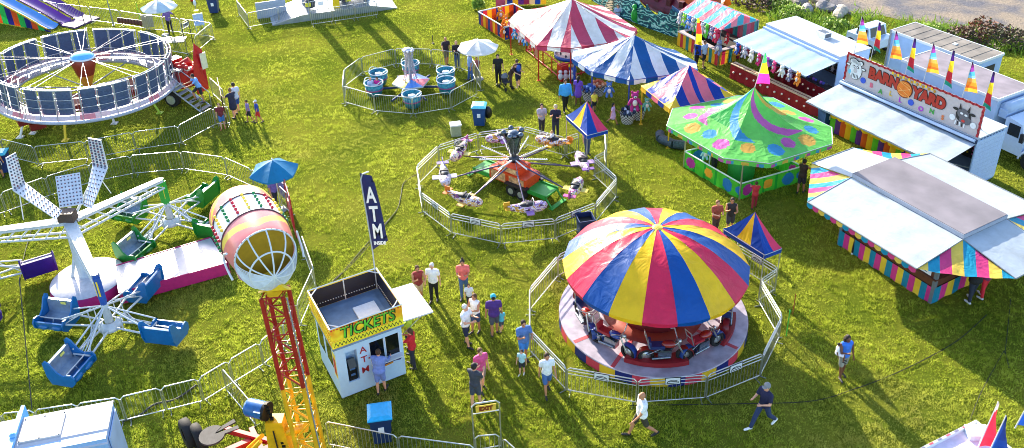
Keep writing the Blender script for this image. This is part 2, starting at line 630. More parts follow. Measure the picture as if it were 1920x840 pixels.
P = person
WALK = dict(la=(26, 0), ra=(-18, 0), lk=8, rk=30, arm_l=(-25, 8, 15), arm_r=(25, 8, 25))
STEP = dict(la=(12, 0), ra=(-10, 0), lk=4, rk=16, arm_l=(-12, 8, 12), arm_r=(12, 8, 18))
FOLD = dict(arm_l=(25, 5, 85), arm_r=(25, 5, 90))
REACH = dict(arm_l=(50, 5, 30), arm_r=(50, 5, 30))
PHONE = dict(arm_l=(30, 8, 100), arm_r=(30, 8, 80))
P(716, 736, 1.68, 170, 'woman in an oversized lilac blue hoodie leaning on the ticket booth counter', 'long', '6f86c8', 'shorts', '6f86c8', 'l', '4a3222', 'short', lean=10, arm_l=(35, 2, 45), arm_r=(35, 2, 45), fat=1.2)
P(776, 689, 1.62, 250, 'worker in a red shirt and dark trousers under the booth awning board', 'tee', 'c61f2b', 'pants', '23283a', 'l', '4d3826', 'pony', **REACH)
P(770, 662, 1.62, 240, 'person in a lime yellow top behind the red shirted booth worker', 'tee', 'b4d334', 'pants', '2a2f3c', 'l', '6a4a2c', 'short', **REACH)
P(788, 567, 1.62, 20, 'woman in a maroon sleeveless top and beige shorts with sunglasses', 'tank', '8e3434', 'shorts', 'cbb08e', 'm', '5b3d25', 'short', **PHONE)
P(815, 563, 1.64, -10, 'white haired woman in a white tee and long black trousers', 'tee', 'f0f2f6', 'pants', '15161a', 'l', 'd9d7d2', 'short', fat=1.1)
P(871, 557, 1.66, 0, 'woman in a coral tee and jeans with hair in a bun', 'tee', 'f4736b', 'pants', '4a6690', 'm', '241a14', 'bun', **FOLD)
P(881, 577, 1.05, 0, 'small child in a white printed tee standing before the coral shirted woman', 'tee', 'dfe4ee', 'pants', '2b3038', 'l', '6a4a30', 'short')
P(876, 648, 1.74, 60, 'white haired man in a white shirt and navy shorts', 'tee', 'f2f4f8', 'shorts', '1f2a4a', 'l', 'dcdad6', 'short', fat=1.1, **FOLD)
P(893, 622, 1.62, -30, 'woman in a white tank top and denim shorts with folded arms', 'tank', 'f2f0f0', 'shorts', '38496e', 'm', '5a3822', 'long', **FOLD)
P(928, 628, 1.72, 185, 'man seen from behind in a purple tee, grey shorts and teal cap', 'tee', '4a2a78', 'shorts', '4b4f5c', 'm', '2a1c14', 'short', '2fb0c4', fat=1.15)
P(941, 622, .95, 200, 'toddler in an aqua top beside the man in the purple tee', 'tee', '5fc3d6', 'shorts', '3d4a60', 'l', '7a5836', 'short')
P(904, 730, 1.68, 30, 'person in a pink tee partly hidden behind the man in the dark grey tee', 'tee', 'd8508a', 'shorts', '8d7b70', 'l', '6a4b30', 'short')
P(893, 762, 1.72, 150, 'man in a dark grey tee, black cap and grey shorts with folded arms', 'tee', '3a3f4c', 'shorts', '3d4656', 'l', '241a14', 'short', '141416', **FOLD)
P(983, 678, 1.72, 20, 'man in a blue tee and bright blue shorts standing by the fence', 'tee', '4f74b0', 'shorts', '3f86d8', 'm', '2a2018', 'short', fat=1.1, **PHONE)
P(979, 701, 1.0, -20, 'toddler in a pale aqua top holding a white cloth beside the man in blue', 'tee', 'a8d8e4', 'shorts', '2b2f3a', 'l', '38281c', 'short', shoe='e8e8e8')
P(1026, 737, 1.64, 15, 'woman in a white striped tee and denim shorts walking along the round fence', 'tee', 'dfe5f0', 'shorts', '3f63a0', 'm', '3b281c', 'long', **STEP)
P(1201, 817, 1.78, -80, 'bald man in a white tee and dark cargo shorts striding away to the left', 'tee', 'e9edf4', 'shorts', '3b362c', 'm', '3a2a1c', 'bald', fat=1.15, shoe='18181a', **WALK)
P(1428, 799, 1.78, -60, 'man in a navy polo, jeans and grey cap striding across the grass', 'tee', '1b1d44', 'pants', '26365c', 'l', '55504a', 'short', '7d7f84', shoe='e6e6e8', la=(28, 0), ra=(-20, 0), lk=6, rk=24, arm_l=(30, 8, 80), arm_r=(10, 8, 90))
P(1576, 706, 1.68, 10, 'woman with long curly hair in a blue top and grey capris carrying a child', 'tank', '2f6ed0', 'shorts', '8a8c86', 'd', '20140f', 'curly', arm_l=(30, 8, 95), arm_r=(0, 12, 15))
wm = G(1576, 706)
P(0, 0, .85, 60, 'small child in a white top held on the hip of the woman in blue', 'tee', 'efeaf2', 'shorts', 'e8e4ea', 'd', '20140f', 'short', sit=True, loc=(wm.x - .27, wm.y - .05, .98))
P(935, 157, 1.72, 0, 'man all in black with a black polo standing near the stroller', 'tee', '15161b', 'pants', '121318', 'l', '2a1c14', 'short', fat=1.1)
P(958, 164, 1.5, 60, 'woman with long brown hair bending over the stroller', 'tee', '3c2a24', 'pants', '4c3a34', 'l', '6a4426', 'long', lean=30, **REACH)
P(972, 165, 1.62, 200, 'person with a bright blue backpack next to the stroller', 'tee', '1d2340', 'shorts', '1c2038', 'l', '4a3526', 'short', lean=14, extra=backpack)
P(1060, 208, 1.78, 10, 'large man in an open bright blue jacket over black clothes', 'long', '3fa0e6', 'pants', '101116', 'm', '16120f', 'short', fat=1.3, **STEP)
P(1084, 197, 1.62, 150, 'woman in a purple dress beside the checkered basket', 'dress', '6a3fae', 'none', '6a3fae', 'd', '1b1411', 'long')
P(1114, 209, 1.1, 10, 'child in a yellow tee standing in front of the checkered basket', 'tee', 'e6d444', 'shorts', '23242c', 'm', '2a1c14', 'short')
P(1149, 233, 1.2, 80, 'girl in a lilac dress running toward the checkered basket', 'dress', 'c9a4d4', 'none', 'c9a4d4', 'm', '1b1411', 'long', **WALK)
P(1016, 252, 1.64, 10, 'woman in a striped top and sunglasses outside the small plane ride', 'tee', 'a9a3b6', 'pants', '3a3440', 'l', '3c2418', 'long', **FOLD)
P(1042, 257, 1.72, -10, 'man in a navy shirt and tan cap watching the small plane ride', 'tee', '191c38', 'pants', '2c3048', 'l', '4a3a28', 'short', 'b9a988', **PHONE)
P(838, 123, 1.74, 30, 'man in a dark tee and khaki shorts leaning on the teacup fence', 'tee', '2a1f2c', 'shorts', '6d6247', 'm', '8a6a54', 'bald', arm_l=(60, 30, 10))
P(858, 128, 1.66, 0, 'blonde woman in a black top and jeans at the teacup fence', 'long', '1f1a22', 'pants', '2f4a78', 'l', 'b99a68', 'long', **FOLD)
P(883, 152, 1.72, -80, 'ride attendant in a light blue shirt and jeans under the white umbrella', 'tee', '7f9ccc', 'pants', '4062a0', 'm', '22180f', 'short', '23262e', fat=1.1)
P(895, 145, 1.2, 0, 'child with long brown hair beside the attendant under the white umbrella', 'tee', '9a5a58', 'pants', '5a3a3c', 'm', '4a2a1a', 'long')
P(321, 62, 1.68, 10, 'attendant in a purple tee and black trousers under the pale umbrella', 'tee', '6f5aa8', 'pants', '1b1b22', 'd', '14100e', 'short', arm_l=(20, 20, 80), arm_r=(40, 50, 20))
P(0, 0, 1.68, 300, 'person in a light blue tee climbing the metal steps of the round cage ride', 'tee', '6fa0e0', 'shorts', '20222c', 'm', '1c1512', 'short', lean=18, la=(50, 0), lk=60, loc=G(379, 192, .55), **REACH)
P(419, 241, 1.4, 10, 'boy in a maroon tee and blue shorts by the entrance gate', 'tee', '6d1f2e', 'shorts', '3f6fb4', 'l', '7a5a3c', 'short', shoe='b86a4a')
P(441, 221, 1.66, 230, 'woman in a navy sleeveless dress reaching to the entrance gate', 'dress', '262844', 'none', '262844', 'l', '7a583c', 'bun', fat=1.1, **REACH)
P(447, 212, 1.7, 215, 'person in a pale tee and blue shorts behind the woman in the navy dress', 'tee', 'c5cbe0', 'shorts', '2e4fa0', 'l', '3a2a1c', 'short', '1b1b20')
P(469, 229, 1.25, -60, 'boy in a lavender tee and dark shorts walking to the gate', 'tee', '8a78b0', 'shorts', '23252f', 'm', '2a1c14', 'short', **STEP)
P(486, 230, 1.27, -60, 'boy in a blue tee, red shorts and pale cap walking to the gate', 'tee', '24449e', 'shorts', 'c22c32', 'm', '2a1c14', 'short', 'c4c8d2', **STEP)
P(1500, 362, 1.64, 140, 'person in a dark tank top standing at the corner of the green polka dot stand', 'tank', '3d2d28', 'shorts', '2c2a38', 'm', '241812', 'short', **REACH)
P(1413, 391, 1.3, 170, 'child in a red outfit in front of the green polka dot counter', 'tee', 'b92a34', 'pants', '9a2530', 'm', '4a2a1c', 'short', **REACH)
P(1340, 441, 1.62, 10, 'person in a rust red top behind the striped dome of the motorcycle ride', 'tee', '9a4a3e', 'pants', '4a3438', 'l', '8a6240', 'short', **FOLD)
P(1367, 437, 1.64, -10, 'woman in a black and white top looking at a phone by the little striped canopy', 'tank', '2b282e', 'shorts', '3c3a46', 'm', '2c1c16', 'long', **PHONE)
P(1584, 463, 1.66, 130, 'person in a royal blue tee and black shorts at the striped food counter', 'tee', '2746b4', 'shorts', '17181f', 'l', '3a2a1c', 'short', fat=1.1, **REACH)
P(1604, 477, 1.62, 130, 'person in an orange tee and black trousers at the striped food counter', 'tee', 'e8662a', 'pants', '14151a', 'l', '3c2c20', 'short', shoe='e6e6e8', **REACH)
P(1818, 566, 1.74, 190, 'heavy man in a black tee and dark jeans at the end of the striped counter', 'tee', '17171b', 'pants', '232a3c', 'l', '3a2a1c', 'short', fat=1.4, shoe='d8d8dc', **REACH)
P(1840, 558, 1.64, 200, 'person in a plum top and red trousers beside the heavy man in black', 'tee', '7a2c56', 'pants', 'cc2334', 'l', '4a3224', 'short', shoe='dcdce0', **REACH)
P(1318, 127, 1.62, 30, 'person in a white and blue tee at the teal striped toy stand', 'tee', 'a9bddc', 'shorts', '1f2028', 'm', '2a1c14', 'short')
P(1305, 126, 1.66, 200, 'person in dark clothes at the corner of the teal striped toy stand', 'tee', '2a1f2a', 'pants', '1b1b22', 'm', '2a1c14', 'short')
P(1158, 33, 1.66, 0, 'person in a pale blue top sitting by the steps of the sea wave ride', 'tee', '9fb4dc', 'pants', '5a6a90', 'l', '5a4030', 'short', sit=True)
P(1072, 146, 1.66, 0, 'person in denim blue seated beneath the round game table under the striped tent', 'tee', '4c6cb0', 'pants', '40588f', 'l', '5a4030', 'short', sit=True)
P(1101, 291, 1.72, 20, 'attendant in a grey blue shirt under the small blue and yellow canopy', 'tee', '5f74a8', 'pants', '46587e', 'l', '3a2a1c', 'short')
P(519, 392, 1.70, 60, 'attendant in a purple tee under the teal blue umbrella', 'tee', '6a5aa6', 'pants', '23283a', 'm', '241a14', 'short')
P(1338, 322, 1.5, 0, 'person in a tan shirt inside the green polka dot stand', 'tee', 'a08464', 'pants', '3a3440', 'l', 'a8845c', 'short')
P(3, 336, 1.66, 200, 'person in a dark red top at the left edge beside the blue bin', 'tee', '8a2a34', 'shorts', '30323c', 'm', '2a1c14', 'short')

# ------------------------------------------------------------------ ground
def ground_mat():
    m = bpy.data.materials.new('lawn_soil')
    nt, bs, out = nodes_of(m)
    tc = nt.nodes.new('ShaderNodeTexCoord')
    n1 = nt.nodes.new('ShaderNodeTexNoise'); n1.inputs['Scale'].default_value = .35; n1.inputs['Detail'].default_value = 6
    n2 = nt.nodes.new('ShaderNodeTexNoise'); n2.inputs['Scale'].default_value = 9; n2.inputs['Detail'].default_value = 6; n2.inputs['Roughness'].default_value = .7
    r1 = nt.nodes.new('ShaderNodeValToRGB')
    r1.color_ramp.elements[0].color = (.10, .135, .014, 1); r1.color_ramp.elements[1].color = (.20, .20, .026, 1)
    r1.color_ramp.elements[0].position = .35; r1.color_ramp.elements[1].position = .68
    r2 = nt.nodes.new('ShaderNodeValToRGB')
    r2.color_ramp.elements[0].color = (.45, .45, .45, 1); r2.color_ramp.elements[1].color = (1.3, 1.3, 1.3, 1)
    mx = nt.nodes.new('ShaderNodeMixRGB'); mx.blend_type = 'MULTIPLY'; mx.inputs[0].default_value = 1
    b = nt.nodes.new('ShaderNodeBump'); b.inputs['Strength'].default_value = .8; b.inputs['Distance'].default_value = .08
    for n in (n1, n2): nt.links.new(tc.outputs['Object'], n.inputs['Vector'])
    nt.links.new(n1.outputs[0], r1.inputs[0]); nt.links.new(n2.outputs[0], r2.inputs[0])
    nt.links.new(r1.outputs[0], mx.inputs[1]); nt.links.new(r2.outputs[0], mx.inputs[2])
    nt.links.new(mx.outputs[0], bs.inputs['Base Color'])
    nt.links.new(n2.outputs[0], b.inputs['Height']); nt.links.new(b.outputs[0], bs.inputs['Normal'])
    bs.inputs['Roughness'].default_value = .9
    bs.inputs['Specular IOR Level'].default_value = 0
    return m


b = B()
b.sheet(lambda u, v: (-600 + 1200 * u, -100 + 1300 * v, 0), 40, 40)
tag(b.build('ground', ground_mat()), kind='structure')


def grass_mat():
    m = bpy.data.materials.new('grass_blades')
    nt, bs, out = nodes_of(m)
    tc = nt.nodes.new('ShaderNodeTexCoord')
    n1 = nt.nodes.new('ShaderNodeTexNoise'); n1.inputs['Scale'].default_value = .28; n1.inputs['Detail'].default_value = 5
    n2 = nt.nodes.new('ShaderNodeTexNoise'); n2.inputs['Scale'].default_value = 4.5; n2.inputs['Detail'].default_value = 5; n2.inputs['Roughness'].default_value = .65
    ad = nt.nodes.new('ShaderNodeMath'); ad.operation = 'MULTIPLY_ADD'; ad.inputs[1].default_value = .40
    sc = nt.nodes.new('ShaderNodeMath'); sc.operation = 'MULTIPLY'; sc.inputs[1].default_value = .75
    for n in (n1, n2): nt.links.new(tc.outputs['Object'], n.inputs['Vector'])
    nt.links.new(n2.outputs[0], sc.inputs[0])
    nt.links.new(n1.outputs[0], ad.inputs[0]); nt.links.new(sc.outputs[0], ad.inputs[2])
    n3 = nt.nodes.new('ShaderNodeTexNoise'); n3.inputs['Scale'].default_value = .16; n3.inputs['Detail'].default_value = 6; n3.inputs['Distortion'].default_value = 1.5
    nt.links.new(tc.outputs['Object'], n3.inputs['Vector'])
    r3 = nt.nodes.new('ShaderNodeValToRGB'); r3.color_ramp.elements[0].position = .54; r3.color_ramp.elements[1].position = .72; r3.color_ramp.elements[0].color = (0, 0, 0, 1); r3.color_ramp.elements[1].color = (.55, .55, .55, 1)
    dry = nt.nodes.new('ShaderNodeMixRGB'); dry.inputs[2].default_value = (.46, .39, .13, 1)
    rp = nt.nodes.new('ShaderNodeValToRGB')
    e = rp.color_ramp.elements
    e[0].position = .44; e[0].color = (.150, .225, .020, 1)
    e[1].position = .74; e[1].color = (.610, .650, .100, 1)
    k = e.new(.58); k.color = (.375, .440, .046, 1)
    nt.links.new(ad.outputs[0], rp.inputs[0])
    nt.links.new(n3.outputs[0], r3.inputs[0]); nt.links.new(r3.outputs[0], dry.inputs[0]); nt.links.new(rp.outputs[0], dry.inputs[1])
    nt.links.new(dry.outputs[0], bs.inputs['Base Color'])
    bs.inputs['Roughness'].default_value = .55
    bs.inputs['Specular IOR Level'].default_value = 0
    add_trans(nt, bs, out, dry.outputs[0], .5)
    return m


def blades(name, pts, hgt, wid, mat, rng, lean=.5, kind='stuff', label=None, cat=None):
    n = len(pts)
    a = rng.uniform(0, 2 * PI, n); la = rng.uniform(0, 2 * PI, n)
    h = hgt * rng.uniform(.55, 1.25, n) if np.isscalar(hgt) else hgt * rng.uniform(.6, 1.2, n)
    w = wid * rng.uniform(.7, 1.3, n)
    dx, dy = np.cos(a) * w, np.sin(a) * w
    le = h * lean * rng.uniform(.2, 1.3, n)
    co = np.zeros((n, 3, 3), dtype=np.float32)
    co[:, 0, 0] = pts[:, 0] - dx; co[:, 0, 1] = pts[:, 1] - dy; co[:, 0, 2] = pts[:, 2]
    co[:, 1, 0] = pts[:, 0] + dx; co[:, 1, 1] = pts[:, 1] + dy; co[:, 1, 2] = pts[:, 2]
    co[:, 2, 0] = pts[:, 0] + np.cos(la) * le; co[:, 2, 1] = pts[:, 1] + np.sin(la) * le; co[:, 2, 2] = pts[:, 2] + h
    me = bpy.data.meshes.new(name)
    me.vertices.add(n * 3); me.loops.add(n * 3); me.polygons.add(n)
    me.vertices.foreach_set('co', co.ravel())
    me.loops.foreach_set('vertex_index', np.arange(n * 3, dtype=np.int32))
    me.polygons.foreach_set('loop_start', np.arange(0, n * 3, 3, dtype=np.int32))
    me.polygons.foreach_set('loop_total', np.full(n, 3, dtype=np.int32))
    me.update(calc_edges=True)
    me.materials.append(mat)
    o = bpy.data.objects.new(name, me); COL.objects.link(o)
    return tag(o, label, cat, None, kind)


rng = np.random.default_rng(5)


def field(n, rng):
    y = 14 + (62 - 14) * np.sqrt(rng.uniform(0, 1, n)) if False else rng.uniform(14.5, 62, n)
    x = rng.uniform(-1, 1, n)
    keep = rng.uniform(0, 1, n) < np.clip(1.25 - y / 75, .3, 1)
    y, x = y[keep], x[keep]
    return np.stack([x * (4 + y * .64), y, np.zeros(len(y))], 1)


gl = [G(1330, -120), G(1452, 2), G(1560, 24), G(1650, 40), G(1740, 52), G(1850, 60), G(1930, 66), G(2100, 60), G(2300, -100), G(1900, -300)]


def in_lot(x, y, pad=0):
    # line from the left end of the lot to its right end
    a, c = G(1440, 2), G(1960, 74)
    s = (c.x - a.x) * (y - a.y) - (c.y - a.y) * (x - a.x)
    return s / math.hypot(c.x - a.x, c.y - a.y) > pad


def vnoise(x, y, cell, rng):
    gx, gy = x / cell, y / cell
    ix, iy = np.floor(gx).astype(int), np.floor(gy).astype(int)
    fx, fy = gx - ix, gy - iy
    fx = fx * fx * (3 - 2 * fx); fy = fy * fy * (3 - 2 * fy)
    ix -= ix.min(); iy -= iy.min()
    t = rng.uniform(0, 1, (ix.max() + 2, iy.max() + 2))
    return (t[ix, iy] * (1 - fx) + t[ix + 1, iy] * fx) * (1 - fy) + (t[ix, iy + 1] * (1 - fx) + t[ix + 1, iy + 1] * fx) * fy


pts = field(2100000, rng)
a_, c_ = G(1440, 2), G(1960, 74)
side = ((c_.x - a_.x) * (pts[:, 1] - a_.y) - (c_.y - a_.y) * (pts[:, 0] - a_.x)) / math.hypot(c_.x - a_.x, c_.y - a_.y)
pts = pts[side < rng.uniform(-.2, .6, len(pts))]
x_, y_ = pts[:, 0], pts[:, 1]
cl = .40 * vnoise(x_, y_, .16, rng) + .35 * vnoise(x_, y_, .34, rng) + .25 * vnoise(x_, y_, .9, rng)
cl = np.clip((cl - .25) / .5, 0, 1)
keep = rng.uniform(0, 1, len(cl)) < .25 + .75 * cl
pts, cl = pts[keep], cl[keep]
blades('lawn_grass', pts, 0.026 + .090 * cl ** 1.4, .0125, grass_mat(), rng, .9, 'stuff', 'short backlit yellow green lawn covering the fairground', 'grass')

# gravel lot beyond the trailers
gm = bpy.data.materials.new('gravel')
nt, bs, out = nodes_of(gm)
tc = nt.nodes.new('ShaderNodeTexCoord')
n1 = nt.nodes.new('ShaderNodeTexNoise'); n1.inputs['Scale'].default_value = .5; n1.inputs['Detail'].default_value = 8
n2 = nt.nodes.new('ShaderNodeTexNoise'); n2.inputs['Scale'].default_value = 6; n2.inputs['Detail'].default_value = 8; n2.inputs['Roughness'].default_value = .75
rp = nt.nodes.new('ShaderNodeValToRGB')
rp.color_ramp.elements[0].color = (.105, .105, .135, 1); rp.color_ramp.elements[0].position = .40
rp.color_ramp.elements[1].color = (.27, .215, .165, 1); rp.color_ramp.elements[1].position = .60
mx = nt.nodes.new('ShaderNodeMixRGB'); mx.blend_type = 'OVERLAY'; mx.inputs[0].default_value = .7
bp = nt.nodes.new('ShaderNodeBump'); bp.inputs['Strength'].default_value = 1; bp.inputs['Distance'].default_value = .2
for n in (n1, n2): nt.links.new(tc.outputs['Object'], n.inputs['Vector'])
nt.links.new(n1.outputs[0], rp.inputs[0]); nt.links.new(rp.outputs[0], mx.inputs[1]); nt.links.new(n2.outputs[0], mx.inputs[2])
nt.links.new(mx.outputs[0], bs.inputs['Base Color']); nt.links.new(n2.outputs[0], bp.inputs['Height']); nt.links.new(bp.outputs[0], bs.inputs['Normal'])
bs.inputs['Roughness'].default_value = .9
b = B()
e0, e1 = G(1436, 4), G(1990, 78)
d = (e1 - e0).normalized(); nn = Vec((-d.y, d.x, 0))
L_ = (e1 - e0).length
edge = [e0 + d * (L_ * (i / 60 - .05) * 1.3) + nn * (random.uniform(-.35, .35) + .5 * math.sin(i * .6)) for i in range(61)]
b.sheet(lambda u, v: edge[round(u * 60)] + nn * (60 * v) + Vec((0, 0, .004)), 60, 6)
tag(b.build('gravel_lot', gm), kind='structure')

# weeds along the edge of the lot
wm_ = M('6d8a2a', .7, 0, .35, .4, 3)
ws = []
for i in range(9000):
    px = random.uniform(1440, 1930); t = (px - 1440) / 490
    py = 14 + 78 * t + random.gauss(0, 9)
    if px < 1600: py = 18 + 50 * (px - 1440) / 160 + random.gauss(0, 14)
    if random.random() < (.5 + .5 * math.sin(px * .05) * math.sin(px * .021 + 1)): ws.append(G(px, max(py, -20)))
blades('tall_weeds', np.array([tuple(w) for w in ws]), .42, .04, wm_, rng, .8, 'stuff', 'tall green weeds along the edge of the gravel lot', 'weeds')


def bush(name, px, py, r, h, hexes, label, group=None, dens=500):
    T = Thing(name, label, 'bush', G(px, py), 0, group)
    b = B()
    for i in range(6):
        a = i * 1.05; b.tube((0, 0, 0), (r * .5 * math.cos(a), r * .5 * math.sin(a), h * .6), .03, .012, 5)
    T.part('stem', b, M('4a3524', .8))
    b = B()
    for i in range(dens):
        a = random.uniform(0, 2 * PI); q = math.sqrt(random.random()); rr = r * q * (1 + .25 * math.sin(3 * a + px))
        z = h * (1 - q * q * .75) * random.uniform(.25, 1.05)
        c = Vec((rr * math.cos(a), rr * math.sin(a), z)); s = random.uniform(.07, .15)
        u = Vec((random.gauss(0, 1), random.gauss(0, 1), random.gauss(0, .7))).normalized(); v = u.orthogonal().normalized()
        b.face([c - u * s, c + v * s * .5, c + u * s, c - v * s * .5], random.randrange(len(hexes)))
    T.part('foliage', b, [M(x, .7, 0, .2, .3) for x in hexes])


for i, (px, py, r, h, hx, lb) in enumerate([
    (1800, 78, 1.2, .9, ('43291f', '56301f', '3c3420'), 'rusty brown bush behind the trailer with the ribbed grey roof, leftmost of the brown ones'),
    (1845, 66, 1.3, 1.1, ('683620', '50301e', '46481e'), 'orange brown bush on the edge of the gravel lot'),
    (1895, 84, 1.4, 1.1, ('3c3226', '48362a', '343e1e'), 'dull brown scrub bush at the right edge beyond the trailers'),
    (1750, 66, 1.1, .7, ('7f9a2e', '6c8a28', '8aa838'), 'bright green bush behind the trailer with the ribbed grey roof'),
    (1560, 52, 1.0, .6, ('86a032', '6f9030', '5c7a26'), 'green bush beside the roof with the air conditioner'),
    (1485, 26, 1.1, .6, ('7c9a30', '6a8a2a', '90aa3c'), 'green bush below the pile of boulders'),
    (1420, 10, 1.4, .8, ('48302a', '52382c', '3e3c24'), 'reddish brown bush behind the teal striped toy stand'),
    (1462, 12, 1.0, .6, ('6a8428', '88a036', '587020'), 'olive green bush between the toy stand and the boulders'),
    (898, 18, .35, 1.4, ('7a9c34', '5f8a2a', '8fae40'), 'small green leafy plant on a post at the top by the patchwork counter')]):
    bush('bush', px, py, r, h, hx, lb)


def rock(px, py, s, hx, label):
    b = B(); b.ball((0, 0, s[2] * .5), s, 14)
    ph = [random.uniform(0, 6) for _ in range(3)]
    for v in b.v: 
        k = 1 + .18 * math.sin(v.x * 5 / s[0] * .6 + ph[0]) + .15 * math.sin(v.y * 4 / s[1] * .7 + ph[1]) + .1 * math.sin(v.z * 7 + ph[2])
        v.x *= k; v.y *= k; v.z = max(-.05, v.z * k)
    for i in range(len(b.sm)): b.sm[i] = False
    solo('boulder', b, M(hx, .85, 0, .3, 0, 3, .6), label, 'rock', G(px, py), px, 'boulders at the edge of the gravel lot')


for a in [(1511, 22, (.45, .4, .4), '8f8c90', 'pale grey boulder lowest in the pile'), (1500, 8, (.6, .5, .45), '6f6a68', 'large dark grey boulder at the upper left of the pile'),
          (1535, 6, (.7, .5, .5), '8d837a', 'large tan boulder at the top of the pile'), (1548, 20, (.6, .5, .35), '777477', 'flat grey boulder at the right of the pile'),
          (1575, 27, (.9, .6, .25), 'a49b8e', 'low sandy slab right of the boulder pile'), (1522, -2, (.5, .4, .5), '5f5a58', 'dark boulder at the back of the pile')]: rock(*a)


# ------------------------------------------------------------------ barricades
BC = {}


def barricade_meshes(L, style):
    key = (round(L, 2), style)
    if key in BC: return BC[key]
    h = 1.08; x = L / 2 - .03; c = .09
    fr = B()
    fr.path([(-x, 0, .16), (-x, 0, h - c), (-x + c, 0, h), (x - c, 0, h), (x, 0, h - c), (x, 0, .16)], .021, 6)
    fr.tube((-x, 0, .17), (x, 0, .17), .019, None, 6)
    top = h
    if style == 'logo':
        fr.tube((-x, 0, h - .11), (x, 0, h - .11), .016, None, 6)
        fr.tube((-x, 0, h - .24), (x, 0, h - .24), .016, None, 6)
        top = h - .24
    bars = B()
    n = max(2, int(L / .125))
    for i in range(1, n):
        xx = -x + 2 * x * i / n
        bars.tube((xx, 0, .17), (xx, 0, top), .0085, None, 5, 0, True, False)
    ft = B(); ft.tube((0, -.17, .02), (0, .17, .02), .016, None, 6).tube((0, 0, .02), (0, 0, .17), .018, None, 6)
    pl = None
    if style == 'logo':
        pl = B(); pl.boxz(-.24, .24, -.030, -.022, h - .27, h + .02, 0)
        pl.boxz(-.22, .22, -.033, -.0305, h - .245, h - .005, 1)
        arc = [(.17 * math.cos(t), -.036, h - .17 + .085 * math.sin(t)) for t in [PI * k / 8 for k in range(9)]]
        pl.path(arc, .012, 4, 2)
        pl.boxz(-.13, .13, -.037, -.0335, h - .15, h - .125, 2).boxz(-.19, .19, -.037, -.0335, h - .215, h - .19, 2)
    BC[key] = (fr.mesh('frame', [STEEL]), bars.mesh('bar_infill', [STEEL]), ft.mesh('foot', [STEELD]), pl.mesh('sign_plate', [BLACK, WHITE, BLACK]) if pl else None)
    return BC[key]


def barricade(p, q, label, group, style='plain', plate=False, name='barricade', cat='barricade'):
    p, q = Vec(p), Vec(q); p.z = q.z = 0
    d = q - p; L = d.length
    fr, bars, ft, pl = barricade_meshes(round(L, 2), style)
    T = Thing(name, label, cat, (p + q) / 2, math.atan2(d.y, d.x), group)
    for nm, me, off in (('frame', fr, 0), ('bar_infill', bars, 0), ('foot', ft, -L / 2 + .12), ('foot', ft, L / 2 - .12)):
        o = bpy.data.objects.new(nm, me); COL.objects.link(o); o.parent = T.o; o.location.x = off
    if plate and pl:
        o = bpy.data.objects.new('sign_plate', pl); COL.objects.link(o); o.parent = T.o
        mid = (p + q) / 2; nrm = Matrix.Rotation(math.atan2(d.y, d.x), 3, 'Z') @ Vec((0, -1, 0))
        if nrm.dot(Vec((0, 0, 0)) - mid) < 0: o.rotation_euler.z = PI
    return T


def fence(pix, where, style='plain', plates=(), closed=False, skip=(), zt=1.08, group=None, words='plain steel'):
    W = [G(a, b_, zt) for a, b_ in pix]
    n = len(W); prs = []
    for i in range(n if closed else n - 1):
        if i not in skip: prs.append((i, W[i], W[(i + 1) % n]))
    c = sum((w for w in W), Vec((0, 0, 0))) / n
    sides = {}
    for i, p, q in prs:
        m = (p + q) / 2 - c
        if closed:
            s = ('right' if m.x > 0 else 'left') if abs(m.x) > abs(m.y) else ('far' if m.y > 0 else 'near')
        else: s = 'run'
        sides.setdefault(s, []).append((i, p, q))
    for s, L in sides.items():
        if s in ('left', 'right'): L.sort(key=lambda t: -(t[1].y + t[2].y))
        elif s != 'run': L.sort(key=lambda t: t[1].x + t[2].x)
        for k, (i, p, q) in enumerate(L):
            dd = {'left': 'from the back, left side of', 'right': 'from the back, right side of', 'far': 'from the left, far side of', 'near': 'from the left, near side of', 'run': ''}[s]
            if s == 'run': lab = f'{words} barricade, {ORD[k] + " " if len(L) > 1 else ""}{where}'
            elif len(L) == 1: lab = f'{words} barricade, the only one on the {s} side of {where}'
            else: lab = f'{words} barricade, {ORD[k]} {dd} {where}'
            barricade(p, q, lab, group or 'steel crowd barricades', style, i in plates)


fence([(781, 311), (821, 273), (896, 249), (981, 237), (1059, 258), (1086, 249), (1134, 249), (1137, 283), (1114, 294), (1157, 333), (1117, 380), (1041, 410), (939, 420), (844, 400), (789, 360)],
      'the plane ride ring', 'logo', (1, 3, 11, 12, 13, 10), True, (5,), 1.08, 'barricades round the small plane ride', 'double railed')
fence([(993, 541), (1046, 479), (1072, 466), (1150, 440), (1262, 431), (1384, 458), (1459, 503), (1427, 524), (1467, 591), (1431, 662), (1327, 703), (1196, 712), (1062, 689), (993, 617)],
      'the motorcycle carousel ring', 'logo', (5, 9, 10, 11), True, (), 1.08, 'barricades round the motorcycle carousel', 'double railed')
fence([(642, 161), (700, 177), (772, 183), (843.6, 172), (893.6, 146), (900.7, 137), (884, 108), (861, 98.6), (808, 92), (740, 91.4), (676.6, 107.5), (644.5, 131)],
      'the teacup ride ring', 'plain', (), True, (4,), 1.08, 'barricades round the teacup ride')
fence([(-40, 266), (0, 260), (62, 275), (157, 265), (247, 248), (333, 236), (398, 202)], 'from the left, near side of the round cage ride', group='barricades round the cage ride')
fence([(398, 202), (427, 200)], 'between the near fence and the entrance gate of the cage ride', group='barricades round the cage ride', words='short steel')
fence([(392, 145), (417, 168)], 'behind the entrance gate of the cage ride', group='barricades round the cage ride', words='slanting steel')
fence([(30, -6), (106, 6), (165, 13), (223, 20), (271, 28), (336, 35), (396, 43), (364, 69)], 'from the left behind the round cage ride', group='barricades behind the cage ride', words='white topped steel')
